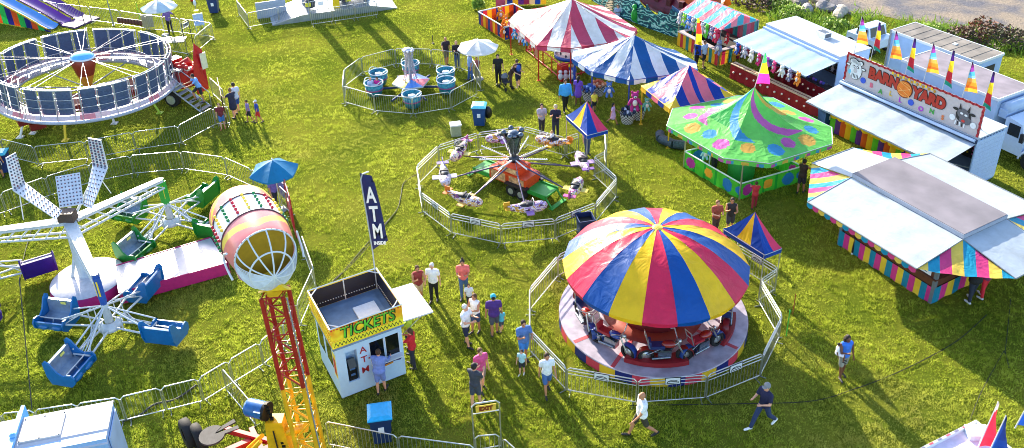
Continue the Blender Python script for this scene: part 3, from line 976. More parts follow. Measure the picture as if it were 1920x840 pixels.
fence([(306, 67), (347, 74)], 'left of the tall exit frame', group='barricades behind the cage ride', words='bright steel')
fence([(-40, 374), (0, 362), (84, 332), (165, 307), (243, 292), (338, 283.6), (420, 295), (470, 317), (500, 334)], 'from the left behind the scrambler', group='barricades behind the scrambler')
fence([(522, 348), (542, 366)], 'under the teal umbrella', group='barricades behind the scrambler', words='short steel')
fence([(565, 440), (587, 502), (556, 569), (529, 606), (486, 642), (428, 676), (371, 710), (300, 727), (223, 745), (143, 757), (63, 769), (0, 776), (-50, 782)], 'from the red gate round the near side of the scrambler', group='barricades near the scrambler')
fence([(415, 690), (471, 755)], 'branching off toward the blue motor', group='barricades near the scrambler', words='lone steel')
fence([(608, 790), (745, 817), (889, 836)], 'from the left at the bottom edge beside the blue lidded bin', group='barricades at the bottom edge')
fence([(889, 818), (937, 814)], 'inside the near exit frame', group='barricades at the bottom edge', words='short gate like steel')
fence([(942, 820), (975, 850)], 'right of the near exit frame', group='barricades at the bottom edge', words='slanting steel')
fence([(443, 0), (462, 25), (520, 14), (577, 4), (640, -6)], 'from the left beside the silver platform at the top edge', group='barricades by the top platform')
fence([(580, 20), (622, 14), (664, 8), (706, 2)], 'from the left in front of the yellow box on the platform', group='barricades by the top platform')


def gate_frame(p, q, h, label, sign=None, scol='d8b440', tcol='7a2a14', col=STEEL, name='gate_frame', hz=None):
    p, q = Vec(p), Vec(q); d = q - p; L = d.length
    T = Thing(name, label, 'gate', (p + q) / 2, math.atan2(d.y, d.x))
    b = B(); c = .1; x = L / 2
    b.path([(-x, 0, 0), (-x, 0, h - c), (-x + c, 0, h), (x - c, 0, h), (x, 0, h - c), (x, 0, 0)], .024, 8)
    b.tube((-x, 0, h - .38), (x, 0, h - .38), .018).tube((-x, 0, .06), (x, 0, .06), .018)
    T.part('frame', b, col)
    if sign:
        b = B(); b.boxz(-x * .74, x * .74, -.05, -.035, h - .31, h - .06, 0)
        sp = T.part('sign_board', b, M(scol, .4))
        b = B(); b.text(sign, .20, Matrix.Translation((0, -.054, h - .19)) @ Matrix.Rotation(PI / 2, 4, 'X'), 0, .004, .012, .95)
        T.part('lettering', b, M(tcol, .5), sp)
    return T


gate_frame(G(890, 846), G(940, 838), 1.85, 'tall steel exit frame with a yellow sign at the bottom edge', 'EXIT')
gate_frame(G(352, 103), G(365, 96), 2.0, 'dark steel exit frame with a white sign behind the cage ride', 'EXIT', 'e8e8ea', '20242c', M('4a4e54', .4, .7))
gate_frame(G(427, 240), G(418, 200), 1.7, 'dark steel entrance gate where people wait for the cage ride', None, col=M('4b3a34', .4, .6))
T = gate_frame(G(556, 446), G(541, 395), 1.9, 'red entrance gate beside the teal blue umbrella', None, col=M('a61c26', .4))
b = B(); b.boxz(-.45, .45, -.02, .02, .1, 1.0)
T.part('gate_panel', b, M('b32034', .45))
b = B()
b.boxz(-.55, .55, -.02, .02, .2, 1.0); b.tube((-.5, 0, 0), (-.5, 0, .2), .02); b.tube((.5, 0, 0), (.5, 0, .2), .02)
pp, qq = G(548, 392), G(522, 365)
solo('queue_panel', b, M('5b5aa8', .5), 'blue purple queue panel between the umbrella and red gate', 'panel', (pp + qq) / 2, math.atan2(qq.y - pp.y, qq.x - pp.x))

# ------------------------------------------------------------------ tents
def hull(pts):
    c = sum(pts, Vec((0, 0, 0))) / len(pts)
    P_ = sorted(pts, key=lambda p: (p.x, p.y))
    def half(ps):
        o = []
        for p in ps:
            while len(o) >= 2 and (o[-1].x - o[-2].x) * (p.y - o[-2].y) - (o[-1].y - o[-2].y) * (p.x - o[-2].x) <= 1e-3: o.pop()
            o.append(p)
        return o
    a = half(P_); b_ = half(P_[::-1])
    return a[:-1] + b_[:-1]


def canopy_mesh(b, eave, apex, sw, n=24, m=14, sag=1.25, val=.24, mi=0, offs=0.0, scal=True, wr=.02, chev=False):
    k = len(eave)
    for i in range(k):
        A, C = eave[i], eave[(i + 1) % k]
        e = (C - A); Ls = e.length; e = e / Ls
        mid = (A + C) / 2
        nu = max(4, int(Ls / .16))

        def fn(u, v):
            p = (A.lerp(C, u)).lerp(apex, v)
            p.z = A.z + (apex.z - A.z) * (v ** sag) + wr * math.sin(9 * v + 5 * u * Ls) * math.sin(PI * v) - .05 * math.sin(PI * u) * (1 - v) * math.sin(PI * min(1, v * 1.4))
            return p

        def uvf(u, v):
            p = (A.lerp(C, u)).lerp(apex, v)
            if chev: return ((Ls / 2 - abs((p - mid).dot(e))) / sw + .001, v)
            return ((p - mid).dot(e) / sw + 300.5 + offs, v)
        b.sheet(fn, nu, m, mi, uvf)
        if val:
            out = Vec((e.y, -e.x, 0)) * .02
            def fv(u, v):
                p = A.lerp(C, u) + out * v
                p.z = A.z - v * (val + (.04 * abs(math.sin(PI * u * Ls / sw)) if scal else 0))
                return p
            b.sheet(fv, nu * 2, 1, mi, (lambda u, v: ((Ls / 2 - abs((A.lerp(C, u) - mid).dot(e))) / sw + .001, v)) if chev else lambda u, v: ((A.lerp(C, u) - mid).dot(e) / sw + 300.5 + offs, v))
    return b


def tent(name, label, pix, z, apx, za, sw, mat, postmat, symm=True, offs=0.0, val=.24, sag=1.25, posts=True, cat='tent', chev=False):
    W = [G(a, c, z) for a, c in pix]
    ap = G(apx[0], apx[1], za)
    if symm:
        ce = Vec((ap.x, ap.y, z))
        W = hull(W + [2 * ce - w for w in W])
    T = Thing(name, label, cat, (ap.x, ap.y, 0))
    ev = [T.L(w) for w in W]
    b = B(); canopy_mesh(b, ev, Vec((0, 0, za)), sw, val=val, offs=offs, sag=sag, chev=chev)
    T.part('canopy', b, mat)
    ed = B()
    for i in range(len(ev)): ed.tube(ev[i] + Vec((0, 0, -.03)), ev[(i + 1) % len(ev)] + Vec((0, 0, -.03)), .02, None, 6)
    T.part('eave_frame', ed, postmat)
    if posts:
        for w in ev:
            b = B(); q = w * .97; b.tube((q.x, q.y, 0), (q.x, q.y, z - .02), .035); b.boxz(q.x - .09, q.x + .09, q.y - .09, q.y + .09, 0, .02)
            T.part('post', b, postmat)
    return T, ev


TR, ev = tent('peaked_tent', 'red and white striped peaked tent above the red railed game', [(953, 38), (971, 20), (1007, 85), (1070, 90), (1187, 52)], 2.1, (1072, -2), 3.6, .72, stripes(['f4f4f6', 'c6466a'], .35), RED)
TB, ev = tent('peaked_tent', 'blue and white striped peaked tent above the checkered baskets', [(1075, 94), (1108, 133), (1180, 150), (1305, 116)], 2.1, (1190, 66), 3.45, .62, stripes(['f2f5fa', '1c5ea6'], .35), M('2340a0', .4))
w4 = G(1202, 160, 2.1) + G(1378, 180, 2.1) - G(1256, 203, 2.1)
TP, ev = tent('peaked_tent', 'square peaked tent in pink, blue and yellow chevrons on yellow posts', [(1202, 160), (1256, 203), (1378, 180), pj(w4)], 2.1, (1293, 122), 3.3, .52, stripes(['f5cc3a', '1640b0', 'ee7a94', '1640b0'], .35), M('e3b62a', .4), False, 0, chev=True)


def radial_canopy(name, label, pix, z, apx, za, gores, postmat, grp):
    """small square canopy whose colour gores all run up to the peak"""
    A, Bq, C = [G(a, c, z) for a, c in pix]
    W = [A, Bq, C, A + C - Bq]
    ce = sum(W, Vec((0, 0, 0))) / 4
    T = Thing(name, label, 'canopy', (ce.x, ce.y, 0), 0, grp)
    ev = [T.L(w) for w in W]; ap = Vec((0, 0, za))
    b = B()
    for i in range(4):
        A, C = ev[i], ev[(i + 1) % 4]
        gl_ = gores[i % len(gores)]
        def fn(u, v):
            p = A.lerp(C, u).lerp(ap, v); p.z = z + (za - z) * v ** 1.2; return p
        b.sheet(fn, 12, 8, lambda u, v: gl_[min(len(gl_) - 1, int(u * len(gl_)))])
        b.sheet(lambda u, v: A.lerp(C, u) + Vec((0, 0, -v * .2)), 12, 1, lambda u, v: gl_[0])
    T.part('canopy', b, [cloth('0a48b0'), cloth('f4cc26'), cloth('e0406e')])
    for w in ev:
        b = B(); b.tube((w.x * .97, w.y * .97, 0), (w.x * .97, w.y * .97, z), .022); T.part('post', b, postmat)
    ed = B()
    for i in range(4): ed.tube(ev[i] + Vec((0, 0, -.03)), ev[(i + 1) % 4] + Vec((0, 0, -.03)), .018, None, 6)
    T.part('eave_frame', ed, postmat)


radial_canopy('small_canopy', 'small blue, yellow and pink canopy at the far right of the small plane ride', [(1061, 216), (1101, 253), (1140, 243)], 1.95, (1100, 186), 3.0, [[0, 1, 0], [0, 2], [1, 0, 2], [2, 1]], STEEL, 'little operator canopies')
radial_canopy('small_canopy', 'small blue, yellow and pink canopy behind the motorcycle carousel', [(1356, 428), (1434, 477), (1466, 465)], 1.95, (1416, 386), 3.05, [[0, 1, 0], [0, 2], [1, 0, 2], [2, 1]], STEEL, 'little operator canopies')

# green tent with a spire and polka dots
zE = 2.1
oct_ = [(1261, 204), (1250, 236), (1357, 297), (1443, 307), (1561, 270), (1560, 239), (1449, 183), (1384, 179)]
W = [G(a, c, zE) for a, c in oct_]
ce = sum(W, Vec((0, 0, 0))) / 8
TG = Thing('polka_dot_tent', 'lime green spired tent with polka dots over an open game counter', 'tent', (ce.x, ce.y, 0))
ev = [TG.L(w) for w in W]
zA = rise(ce, 163)
dots = []
for i in range(8):
    A, C = ev[i], ev[(i + 1) % 8]
    long = (C - A).length > 2.2
    for f in ((.2, .5, .82) if long else (.5,)):
        p = A.lerp(C, f) * (.80 if len(dots) % 2 else .74)
        dots.append((p.x, p.y, .30 + .05 * (len(dots) % 2), 1 + (len(dots) * 2) % 3))


def green_prof(v):
    return zE + (zA - zE) * (.36 * v + .64 * v ** 3.2)


def gcol(p, v, ang):
    if v < .5:
        for x, y, r, c in dots:
            if (p.x - x) ** 2 + (p.y - y) ** 2 < r * r: return c
    if v > .36:
        q = ang / (2 * PI) * 5 + v * 1.9
        if q % 1.0 < .34: return (1, 3, 2, 1, 2)[int(q) % 5]
        if int(q) % 5 in (1, 3) and v > .5: return 4
    return 0


b = B()
for i in range(8):
    A, C = ev[i], ev[(i + 1) % 8]
    nu = 34 if (C - A).length > 2.2 else 18
    def fn(u, v):
        p = A.lerp(C, u) * (1 - v); p.z = green_prof(v) - .04 * math.sin(PI * u) * (1 - v) * 4 * v; return p
    def mf(u, v):
        p = A.lerp(C, u) * (1 - v)
        return gcol(p, v, math.atan2(p.y, p.x) % (2 * PI))
    b.sheet(fn, nu, 60, mf)
    b.sheet(lambda u, v: A.lerp(C, u) + Vec((0, 0, -v * (.20 + .03 * abs(math.sin(PI * 8 * u))))), nu, 3, lambda u, v: (1 + int(u * nu / 3.4) % 3) if (int(u * nu) % 6 in (1, 2, 3) and v > .3) else 0)
TG.part('canopy', b, [cloth('7ae070', .5), cloth('d868c8', .5), cloth('48a8ec', .5), cloth('f4c060', .5), cloth('30bc5a', .5)])
ed = B()
for i in range(8): ed.tube(ev[i], ev[(i + 1) % 8], .02, None, 6)
TG.part('eave_frame', ed, STEEL)
# counter
cA, cB, cC = TG.g(1282, 313), TG.g(1386, 375), TG.g(1500, 342)
cD = cA + cC - cB
for A, C, nm in ((cA, cB, 0), (cB, cC, 1), (cC, cD, 2), (cD, cA, 3)):
    b = B(); bal = [(.12, .5, .26, 1), (.45, .5, .24, 3), (.78, .45, .3, 2), (.98, .5, .2, 2)]
    Ls = (C - A).length
    nrm = Vec((C - A)).cross(Vec((0, 0, 1))).normalized() * .03
    fm = lambda u, v: next((c for x, y, r, c in bal if ((u - x) * Ls) ** 2 + ((v - y) * .75) ** 2 < r * r), 0 if (u * 5) % 1 < .8 else 4)
    b.sheet(lambda u, v: A.lerp(C, u) + Vec((0, 0, .03 + .75 * v)) + nrm * math.sin(u * 24) * (1 - v), 50, 14, fm)
    TG.part('counter_skirt', b, [cloth('4fc83c', .2), cloth('c43aa8', .2), cloth('2a80d0', .2), cloth('f0a838', .2), cloth('1fa83c', .2)])
    b = B(); b.tube(A + Vec((0, 0, .80)), C + Vec((0, 0, .80)), .035, None, 6)
    TG.part('counter_rail', b, WHITE)
for q in (cA, cB, cC, cD):
    b = B(); b.tube(q, q + Vec((0, 0, zE)), .035); TG.part('post', b, STEEL)
b = B(); b.lathe([(.6, 0), (.6, .75), (.55, .8), (0, .8)], (cA + cB + cC + cD) / 4, 8)
TG.part('prize_table', b, M('2f9a44', .6))
q = (cA.lerp(cB, .3)) * .8
b = B()
b.path([q + Vec((.28 * math.cos(t), .1, 1.2 + .28 * math.sin(t))) for t in [k * .4 for k in range(16)]], .02, 6)
b.tube(q + Vec((0, .1, 0)), q + Vec((0, .1, .92)), .03)
TG.part('hoop', b, WHITE)

# red railed game under the red and white tent
A, C = G(987, 97, 0), G(1052, 151, 0)
back = Vec((.873, .487, 0)) * 2.6
T = Thing('railed_game', 'red painted railing around the game under the red and white tent', 'railing', A)
def red_rail(p, q):
    b = B(); n = max(2, int((q - p).length / 1.0))
    for z in (.12, .9): b.tube(p + Vec((0, 0, z)), q + Vec((0, 0, z)), .04, None, 6)
    for i in range(n + 1):
        s = p.lerp(q, i / n); b.tube(s, s + Vec((0, 0, .92)), .035, None, 6)
    T.part('rail', b, RED)
a, c = T.L(A), T.L(C)
red_rail(a, c); red_rail(c, c + back); red_rail(a, a + back); red_rail(a + back, c + back)
b = B(); b.box(c + Vec((.1, .1, .45)), (.45, .45, .9), R(-60)); T.part('end_cabinet', b, RED)
b = B(); b.box(a.lerp(c, .3) + Vec((0, 0, .5)), (.5, .04, .5), math.atan2((c - a).y, (c - a).x)); T.part('picture_panel', b, M('b07a6a', .5))
for k in range(3):
    b = B(); q = c + Vec((-.05 + .28 * k, .1, 0)); b.ball(q + Vec((0, -.35, .35)), (.14, .1, .2), 10); b.ball(q + Vec((0, -.35, .62)), .11, 10)
    T.part('stacked_prize', b, M(['d8d2d8', 'c9b0b8', 'e6e0e4'][k], .8))
# round game table
q = G(1068, 130, 0)
T = Thing('round_game_table', 'round white topped game table with a blue rim beside the red railing', 'table', q)
b = B(); b.lathe([(0, .92), (.78, .92), (.78, .9)], n=32); T.part('table_top', b, WHITE)
b = B(); b.lathe([(.78, .80), (.86, .80), (.86, 1.0), (.79, 1.0), (.78, .93)], n=32); T.part('rim', b, M('1d4fa8', .4))
for a in (0.5, 2.1, 3.7, 5.2):
    b = B(); b.tube((.6 * math.cos(a), .6 * math.sin(a), 0), (.6 * math.cos(a), .6 * math.sin(a), .9), .03); T.part('leg', b, STEELD)
for i in range(6):
    b = B(); b.lathe([(.05, .92), (.06, 1.0), (.02, 1.05), (0, 1.05)], (.5 * math.cos(i * 1.05), .5 * math.sin(i * 1.05), 0), 10); T.part('target_cup', b, M('39414e', .4))


# checkered baskets full of toys
def check_mat():
    m = bpy.data.materials.new('checker_fabric'); nt, bs, out = nodes_of(m)
    uv = nt.nodes.new('ShaderNodeTexCoord'); ck = nt.nodes.new('ShaderNodeTexChecker'); ck.inputs['Scale'].default_value = 1
    ck.inputs['Color1'].default_value = (.8, .8, .82, 1); ck.inputs['Color2'].default_value = (.012, .012, .016, 1)
    nt.links.new(uv.outputs['UV'], ck.inputs['Vector']); nt.links.new(ck.outputs[0], bs.inputs['Base Color']); return m


CHK = check_mat()
for px, py, hx, lb in ((1104, 187, ('3f6cb8', '8fb4de', '2a4a90'), 'checkered tub of blue plush toys nearer the round game table'),
                       (1176, 230, ('2a3a5e', 'b9c4da', '1c2740'), 'checkered tub of navy plush toys beside the running girl'),
                       (1196, 222, ('2c8a70', '35507a', '4a9a50'), 'checkered tub of green plush toys behind the navy one'),
                       (1122, 178, ('c98a5a', 'd8a890', 'b0563c'), 'checkered tub of tan plush toys behind the blue one')):
    T = Thing('toy_tub', lb, 'toy tub', G(px, py), 0, 'checkered tubs of prizes')
    b = B(); r = .36
    b.sheet(lambda u, v: ((.27 + .12 * v) * math.cos(u * 2 * PI), (.27 + .12 * v) * math.sin(u * 2 * PI), .02 + .52 * v), 28, 4, 0, lambda u, v: (u * 28, v * 7))
    T.part('tub', b, CHK)
    b = B()
    for i in range(26):
        a = random.uniform(0, 6.3); q = .36 * math.sqrt(random.random())
        b.ball((q * math.cos(a), q * math.sin(a), .58 + .2 * (1 - q / .4) + random.uniform(0, .08)), (random.uniform(.07, .11),) * 3, 8, random.randrange(3))
    T.part('toys', b, [M(x, .85, 0, .2) for x in hx])


# ------------------------------------------------------------------ plush toys
def plush(pos, s, hx, label, face=0.0, belly=None, group='plush prizes'):
    b = B(); m2 = 1 if belly else 0
    b.ball((0, 0, -.02), (.13, .11, .17), 12); b.ball((0, -.01, .22), (.12, .11, .11), 12)
    b.ball((0, -.09, -.02), (.08, .05, .11), 10, 1); b.ball((0, -.10, .20), (.06, .05, .045), 8, 1)
    for x in (-1, 1):
        b.ball((x * .09, 0, .33), (.045, .03, .05), 8)
        b.cap((x * .11, -.02, .07), (x * .2, -.05, -.08), .05, .04, 8)
        b.cap((x * .07, -.03, -.14), (x * .10, -.09, -.27), .06, .055, 8)
        b.ball((x * .045, -.105, .25), .015, 6, 2)
    b.ball((0, -.15, .215), .02, 6, 2)
    b.v = [v * s for v in b.v]
    return solo('plush_toy', b, [M(hx, .9, 0, .15, 0, 20, .3), M(belly or 'e8e0da', .9), BLACK], label, 'plush toy', pos, face, group)


def hang_row(p, q, cols, s, where, face, dz=0.0, group=None):
    n = len(cols)
    for i, (hx, nm) in enumerate(cols):
        w = p.lerp(q, (i + .5) / n) + Vec((0, 0, dz))
        plush(w, s * random.uniform(.9, 1.15), hx, f'{nm} plush toy, {ORD[i]} from the left {where}', face + random.uniform(-.3, .3), group=group or ('plush toys hanging ' + where))


# ------------------------------------------------------------------ umbrellas
def umbrella(px, py, R_, zr, za, hx, label, n=8, pole='d0d0d4', hex2=None, twist=0.2):
    T = Thing('parasol', label, 'umbrella', G(px, py))
    b = B()
    for k in range(n):
        a0, a1 = 2 * PI * k / n + twist, 2 * PI * (k + 1) / n + twist
        def fn(u, v):
            r = R_ * (1 - v)
            p0 = Vec((r * math.cos(a0), r * math.sin(a0), 0)); p1 = Vec((r * math.cos(a1), r * math.sin(a1), 0))
            p = p0.lerp(p1, u); p.z = zr + (za - zr) * (1 - (1 - v) ** 1.35) - .05 * math.sin(PI * u) * (1 - v); return p
        b.sheet(fn, 6, 8, k % 2 if hex2 else 0, None, True)
        b.sheet(lambda u, v: Vec(fn(u, 0)) + Vec((0, 0, -.07 * v)), 6, 1, k % 2 if hex2 else 0)
    T.part('canopy', b, [cloth(hx, .35, .5, .25), cloth(hex2 or hx, .35, .5, .25)])
    b = B(); b.tube((0, 0, 0), (0, 0, za + .08), .022); b.ball((0, 0, za + .08), .035, 8); T.part('pole', b, M(pole, .4, .5))
    b = B()
    for k in range(n):
        a = 2 * PI * k / n + twist; b.tube((0, 0, zr - .15), (R_ * .6 * math.cos(a), R_ * .6 * math.sin(a), zr + (za - zr) * .38 - .02), .008, None, 4)
    T.part('rib', b, M('9a9aa0', .5))
    b = B(); b.lathe([(.0, .08), (.2, .07), (.24, .0)], n=16); T.part('base', b, GREY)


umbrella(899, 148, 1.12, 1.9, 2.28, 'f0f2f8', 'white parasol at the right edge of the teacup ride', 8)
umbrella(310, 66, 1.1, 1.9, 2.3, 'bcd8f0', 'pale blue and white parasol over the attendant behind the cage ride', 8, hex2='f2f6fb')
umbrella(527, 394, 1.02, 1.95, 2.42, '1f83bd', 'teal blue parasol beside the pink capsule ride', 6, twist=.5)


# ------------------------------------------------------------------ bins and small stuff
def bin_(px, py, body, lid, label, s=1.0, rz=0, bag=False, openr=False):
    T = Thing('wheeled_bin', label, 'bin', G(px, py), rz)
    b = B()
    b.add([(x * w, y * w, z) for z, w in ((.08, .24 * s), (1.0 * s, .30 * s)) for x, y in ((-1, -1), (1, -1), (1, 1), (-1, 1))], [(0, 1, 5, 4), (1, 2, 6, 5), (2, 3, 7, 6), (3, 0, 4, 7), (3, 2, 1, 0)] + ([] if openr else [(4, 5, 6, 7)]))
    b.boxz(-.32 * s, .32 * s, -.33 * s, -.30 * s, .93 * s, 1.0 * s); b.boxz(-.32 * s, .32 * s, .30 * s, .33 * s, .93 * s, 1.0 * s)
    b.boxz(-.33 * s, -.30 * s, -.30 * s, .30 * s, .93 * s, 1.0 * s); b.boxz(.30 * s, .33 * s, -.30 * s, .30 * s, .93 * s, 1.0 * s)
    T.part('bin_body', b, M(body, .45))
    if not openr:
        b = B(); b.add([(x, y, z) for z, k in ((1.0 * s + .004, .34 * s), (1.04 * s, .34 * s), (1.10 * s, .24 * s)) for x, y in ((-k, -k), (k, -k), (k, k), (-k, k))],
                       [(0, 1, 5, 4), (1, 2, 6, 5), (2, 3, 7, 6), (3, 0, 4, 7), (4, 5, 9, 8), (5, 6, 10, 9), (6, 7, 11, 10), (7, 4, 8, 11), (8, 9, 10, 11), (3, 2, 1, 0)])
        T.part('lid', b, M(lid, .4))
    else:
        b = B(); b.boxz(-.28 * s, .28 * s, -.28 * s, .28 * s, .78 * s, .8 * s); T.part('liner', b, BLACK)
    b = B(); b.box((0, -.292 * s, .62 * s), (.16 * s, .012, .2 * s)); T.part('sticker', b, WHITEP)
    for x in (-1, 1):
        b = B(); b.tube((x * .26 * s, .26 * s, .1), (x * .20 * s, .26 * s, .1), .1, None, 14); T.part('wheel', b, RUBBER)
    b = B(); b.tube((-.25 * s, .37 * s, .96 * s), (.25 * s, .37 * s, .96 * s), .02); T.part('handle', b, BLACK)
    return T


bin_(718, 822, '15305c', '22a7e0', 'navy wheeled bin with a bright blue lid below the ticket booth', 1.05, .15)
bin_(900, 234, '14427e', '62cfe0', 'blue wheeled bin with a pale aqua lid behind the small plane ride', 1.05, -.1)
b = B(); b.ball((0, 0, .5), (.2, .17, .34), 12)
solo('rubbish_bag', b, M('17181c', .35, 0, .2, 0, 12, .8), 'black rubbish bag hanging beside the aqua lidded bin', 'bag', G(916, 231) + Vec((0, 0, .1)))
bin_(1097, 446, '1c2f5c', '', 'open topped navy bin between the two round fences', 1.0, .2, openr=True)
bin_(1547, 238, '16427c', '2a7ed0', 'blue wheeled bin by the barnyard balloon game', 1.05, .3)
bin_(403, 24, '13336a', '2c5fa8', 'dark blue bin with a white sticker at the top beyond the parasol', 1.1, .1)
bin_(10, 322, '1b3470', '35b4cc', 'blue bin with a teal lid at the left edge', 1.0, .2)
T = Thing('electric_box', 'pale grey green electric box on the grass behind the small plane ride', 'electric box', G(855, 253), .2)
b = B(); b.boxz(-.24, .24, -.2, .2, .0, .56); T.part('cabinet', b, M('9aa38a', .5))
b = B(); b.boxz(-.27, .27, -.23, .23, .563, .63); T.part('lid', b, WHITE)
# stroller
T = Thing('stroller', 'dark folding stroller with a grey canopy near the man in black', 'stroller', G(948, 166), .6)
b = B(); b.path([(-.2, -.3, .1), (-.2, .25, .95), (.2, .25, .95), (.2, -.3, .1)], .018); b.tube((-.2, .3, .1), (-.2, -.05, .6), .016); b.tube((.2, .3, .1), (.2, -.05, .6), .016); T.part('frame', b, BLACK)
b = B(); b.boxz(-.18, .18, -.2, .1, .38, .44); b.box((0, .12, .6), (.36, .05, .42), mat=Matrix.Rotation(-.4, 3, 'X')); T.part('seat', b, M('3a3a42', .8))
b = B(); b.lathe([(.21, 0), (.2, .1), (.12, .2), (0, .23)], (0, .08, .66), 14, 0, None, True, PI, 2 * PI); T.part('canopy', b, M('6e7078', .8))
for x, y in ((-.2, -.3), (.2, -.3), (-.2, .3), (.2, .3)):
    b = B(); b.tube((x - .02, y, .1), (x + .02, y, .1), .1, None, 14); T.part('wheel', b, RUBBER)

# ------------------------------------------------------------------ motorcycle carousel
CC = Vec((4.62, 23.87, 0))
T = Thing('motorcycle_carousel', 'motorcycle carousel under a big blue, yellow and pink striped dome', 'carousel', CC)
b = B()
b.lathe([(0, .40), (3.18, .40), (3.2, .37)], n=96, smooth=False)
for a in (3.62, 4.15, 5.6, 0.4, 2.6): 
    u = Vec((math.cos(a), math.sin(a), 0)); v = Vec((-u.y, u.x, 0))
    b.add([u * 1.7 - v * .07 + Vec((0, 0, .405)), u * 3.15 - v * .07 + Vec((0, 0, .405)), u * 3.15 + v * .07 + Vec((0, 0, .405)), u * 1.7 + v * .07 + Vec((0, 0, .405))], [(0, 1, 2, 3)], 1)
b.lathe([(1.15, .41), (1.7, .41), (1.7, .404)], n=64, m=2)
T.part('deck', b, [M('a39cac', .35, .1, .25, 0, 3), M('b03a48', .5), M('9a3a2a', .5)])
b = B()
for k in range(36):
    a0, a1 = 2 * PI * k / 36, 2 * PI * (k + 1) / 36
    b.sheet(lambda u, v: (3.205 * math.cos(a0 + (a1 - a0) * u), 3.205 * math.sin(a0 + (a1 - a0) * u), .37 - .34 * v - .02 * v * math.sin(u * PI)), 4, 2, k % 3)
T.part('skirt', b, [cloth('24307e', .1), cloth('d8465e', .1), cloth('e8c034', .1)])
NS, RIM_R, ZR = 18, 3.08, 2.42
zap = 3.86
b = B()
prof = lambda v: (RIM_R * (1 - v), ZR + (zap - ZR) * (1 - (1 - v) ** 2.25))
A0 = -PI / 2 - .11
for k in range(NS):
    a0 = A0 + 2 * PI * (k - .5) / NS
    def fn(u, v):
        r, z = prof(v)
        da = 2 * PI / NS
        kk = math.cos(da / 2) / math.cos((u - .5) * da)
        r *= 1 - (1 - kk) * .85
        a = a0 + da * u
        return (r * math.cos(a), r * math.sin(a), z - .03 * math.sin(PI * u) * (1 - v) + .008 * math.sin(v * 26 + u * 6 + k))
    b.sheet(fn, 8, 22, k % 3)
    def fv(u, w):
        p = Vec(fn(u, 0)); p.z -= w * (.13 + .035 * math.sin(PI * u)); p.x *= 1 - .01 * w; p.y *= 1 - .01 * w; return p
    b.sheet(fv, 8, 2, k % 3)
T.part('dome_canopy', b, [cloth('d62a54', .2, .38, .3), cloth('004a98', .08, .45, .3), cloth('f2c61e', .2, .38, .3)])
b = B(); b.lathe([(.26, zap - .05), (.12, zap + .03), (0, zap + .05)], n=18); T.part('canopy_cap', b, cloth('f6d860', .2))
b = B()
for k in range(NS):
    a = A0 + 2 * PI * (k - .5) / NS
    pts_ = [(prof(v)[0] * .985 * math.cos(a), prof(v)[0] * .985 * math.sin(a), prof(v)[1] - .04) for v in [i / 8 for i in range(9)]]
    b.path(pts_, .018, 5)
T.part('canopy_rib', b, STEEL)
b = B()
for k in range(16):
    a0, a1 = 2 * PI * k / 16, 2 * PI * (k + 1) / 16
    b.sheet(lambda u, v: ((1.62 + .66 * v) * math.cos(a0 + (a1 - a0) * u), (1.62 + .66 * v) * math.sin(a0 + (a1 - a0) * u), 1.12 + .55 * v), 4, 2, 1 if k % 4 == 0 else 0)
T.part('rounding_board', b, [M('d8401f', .4), M('2b2a70', .4)])
b = B(); b.lathe([(1.15, .405), (1.15, 1.05), (.5, 1.2), (.3, 2.4), (.3, 3.6), (0, 3.6)], n=24); T.part('centre_column', b, M('7a1f24', .5))


def moto_parts(par, fr, seatc, tankc, fend, M_):
    """motorcycle facing local +x, placed by matrix M_"""
    def put(name, b, mats, p):
        b.v = [M_ @ v for v in b.v]; o = b.build(name, mats, p); return o
    b = B()
    b.boxz(-.18, .18, -.11, .11, .18, .42); b.box((0, 0, .44), (.3, .26, .06)); b.tube((-.35, -.13, .2), (.15, -.13, .24), .04); b.tube((-.35, .13, .2), (.15, .13, .24), .04)
    b.tube((-.5, -.06, .27), (.15, -.06, .62), .022); b.tube((-.5, .06, .27), (.15, .06, .62), .022); b.tube((.15, 0, .3), (.32, 0, .68), .03)
    root = put('motorcycle', b, [fr], par)
    b = B(); b.tube((.32, -.08, .68), (.55, -.08, .25), .025); b.tube((.32, .08, .68), (.55, .08, .25), .025); put('fork', b, [STEEL], root)
    for x in (-.5, .55):
        b = B(); r = .23
        b.lathe([(r - .09, -.05), (r - .02, -.06), (r, -.03), (r, .03), (r - .02, .06), (r - .09, .05)], (x, 0, r), 20, 0, Matrix.Rotation(PI / 2, 3, 'X'))
        b.lathe([(0, -.03), (r - .09, -.02), (r - .09, .02), (0, .03)], (x, 0, r), 14, 1, Matrix.Rotation(PI / 2, 3, 'X'))
        put('wheel', b, [RUBBER, RIM], root)
        b = B(); b.lathe([(.25, -.09), (.27, 0), (.25, .09)], (x, 0, r), 12, 0, Matrix.Rotation(PI / 2, 3, 'X'), True, -.3 if x > 0 else -.6, 2.2 if x > 0 else 3.3)
        b.v = [v for v in b.v]
        put('mudguard', b, [fend], root)
    b = B(); b.ball((.12, 0, .60), (.22, .13, .10), 12); put('fuel_tank', b, [tankc], root)
    b = B(); b.box((-.22, 0, .56), (.42, .24, .09)); b.box((-.42, 0, .66), (.07, .24, .22)); put('seat', b, [seatc], root)
    b = B(); b.path([(.2, -.34, .86), (.3, -.3, .9), (.34, -.1, .76), (.34, .1, .76), (.3, .3, .9), (.2, .34, .86)], .017); b.ball((.40, 0, .70), .07, 10); put('handlebar', b, [STEEL], root)
    b = B(); b.path([(-.42, -.12, .55), (-.56, -.12, 1.02), (-.56, .12, 1.02), (-.42, .12, .55)], .016); b.tube((-.5, -.12, .8), (-.5, .12, .8), .014); put('backrest_bar', b, [STEEL], root)
    return root


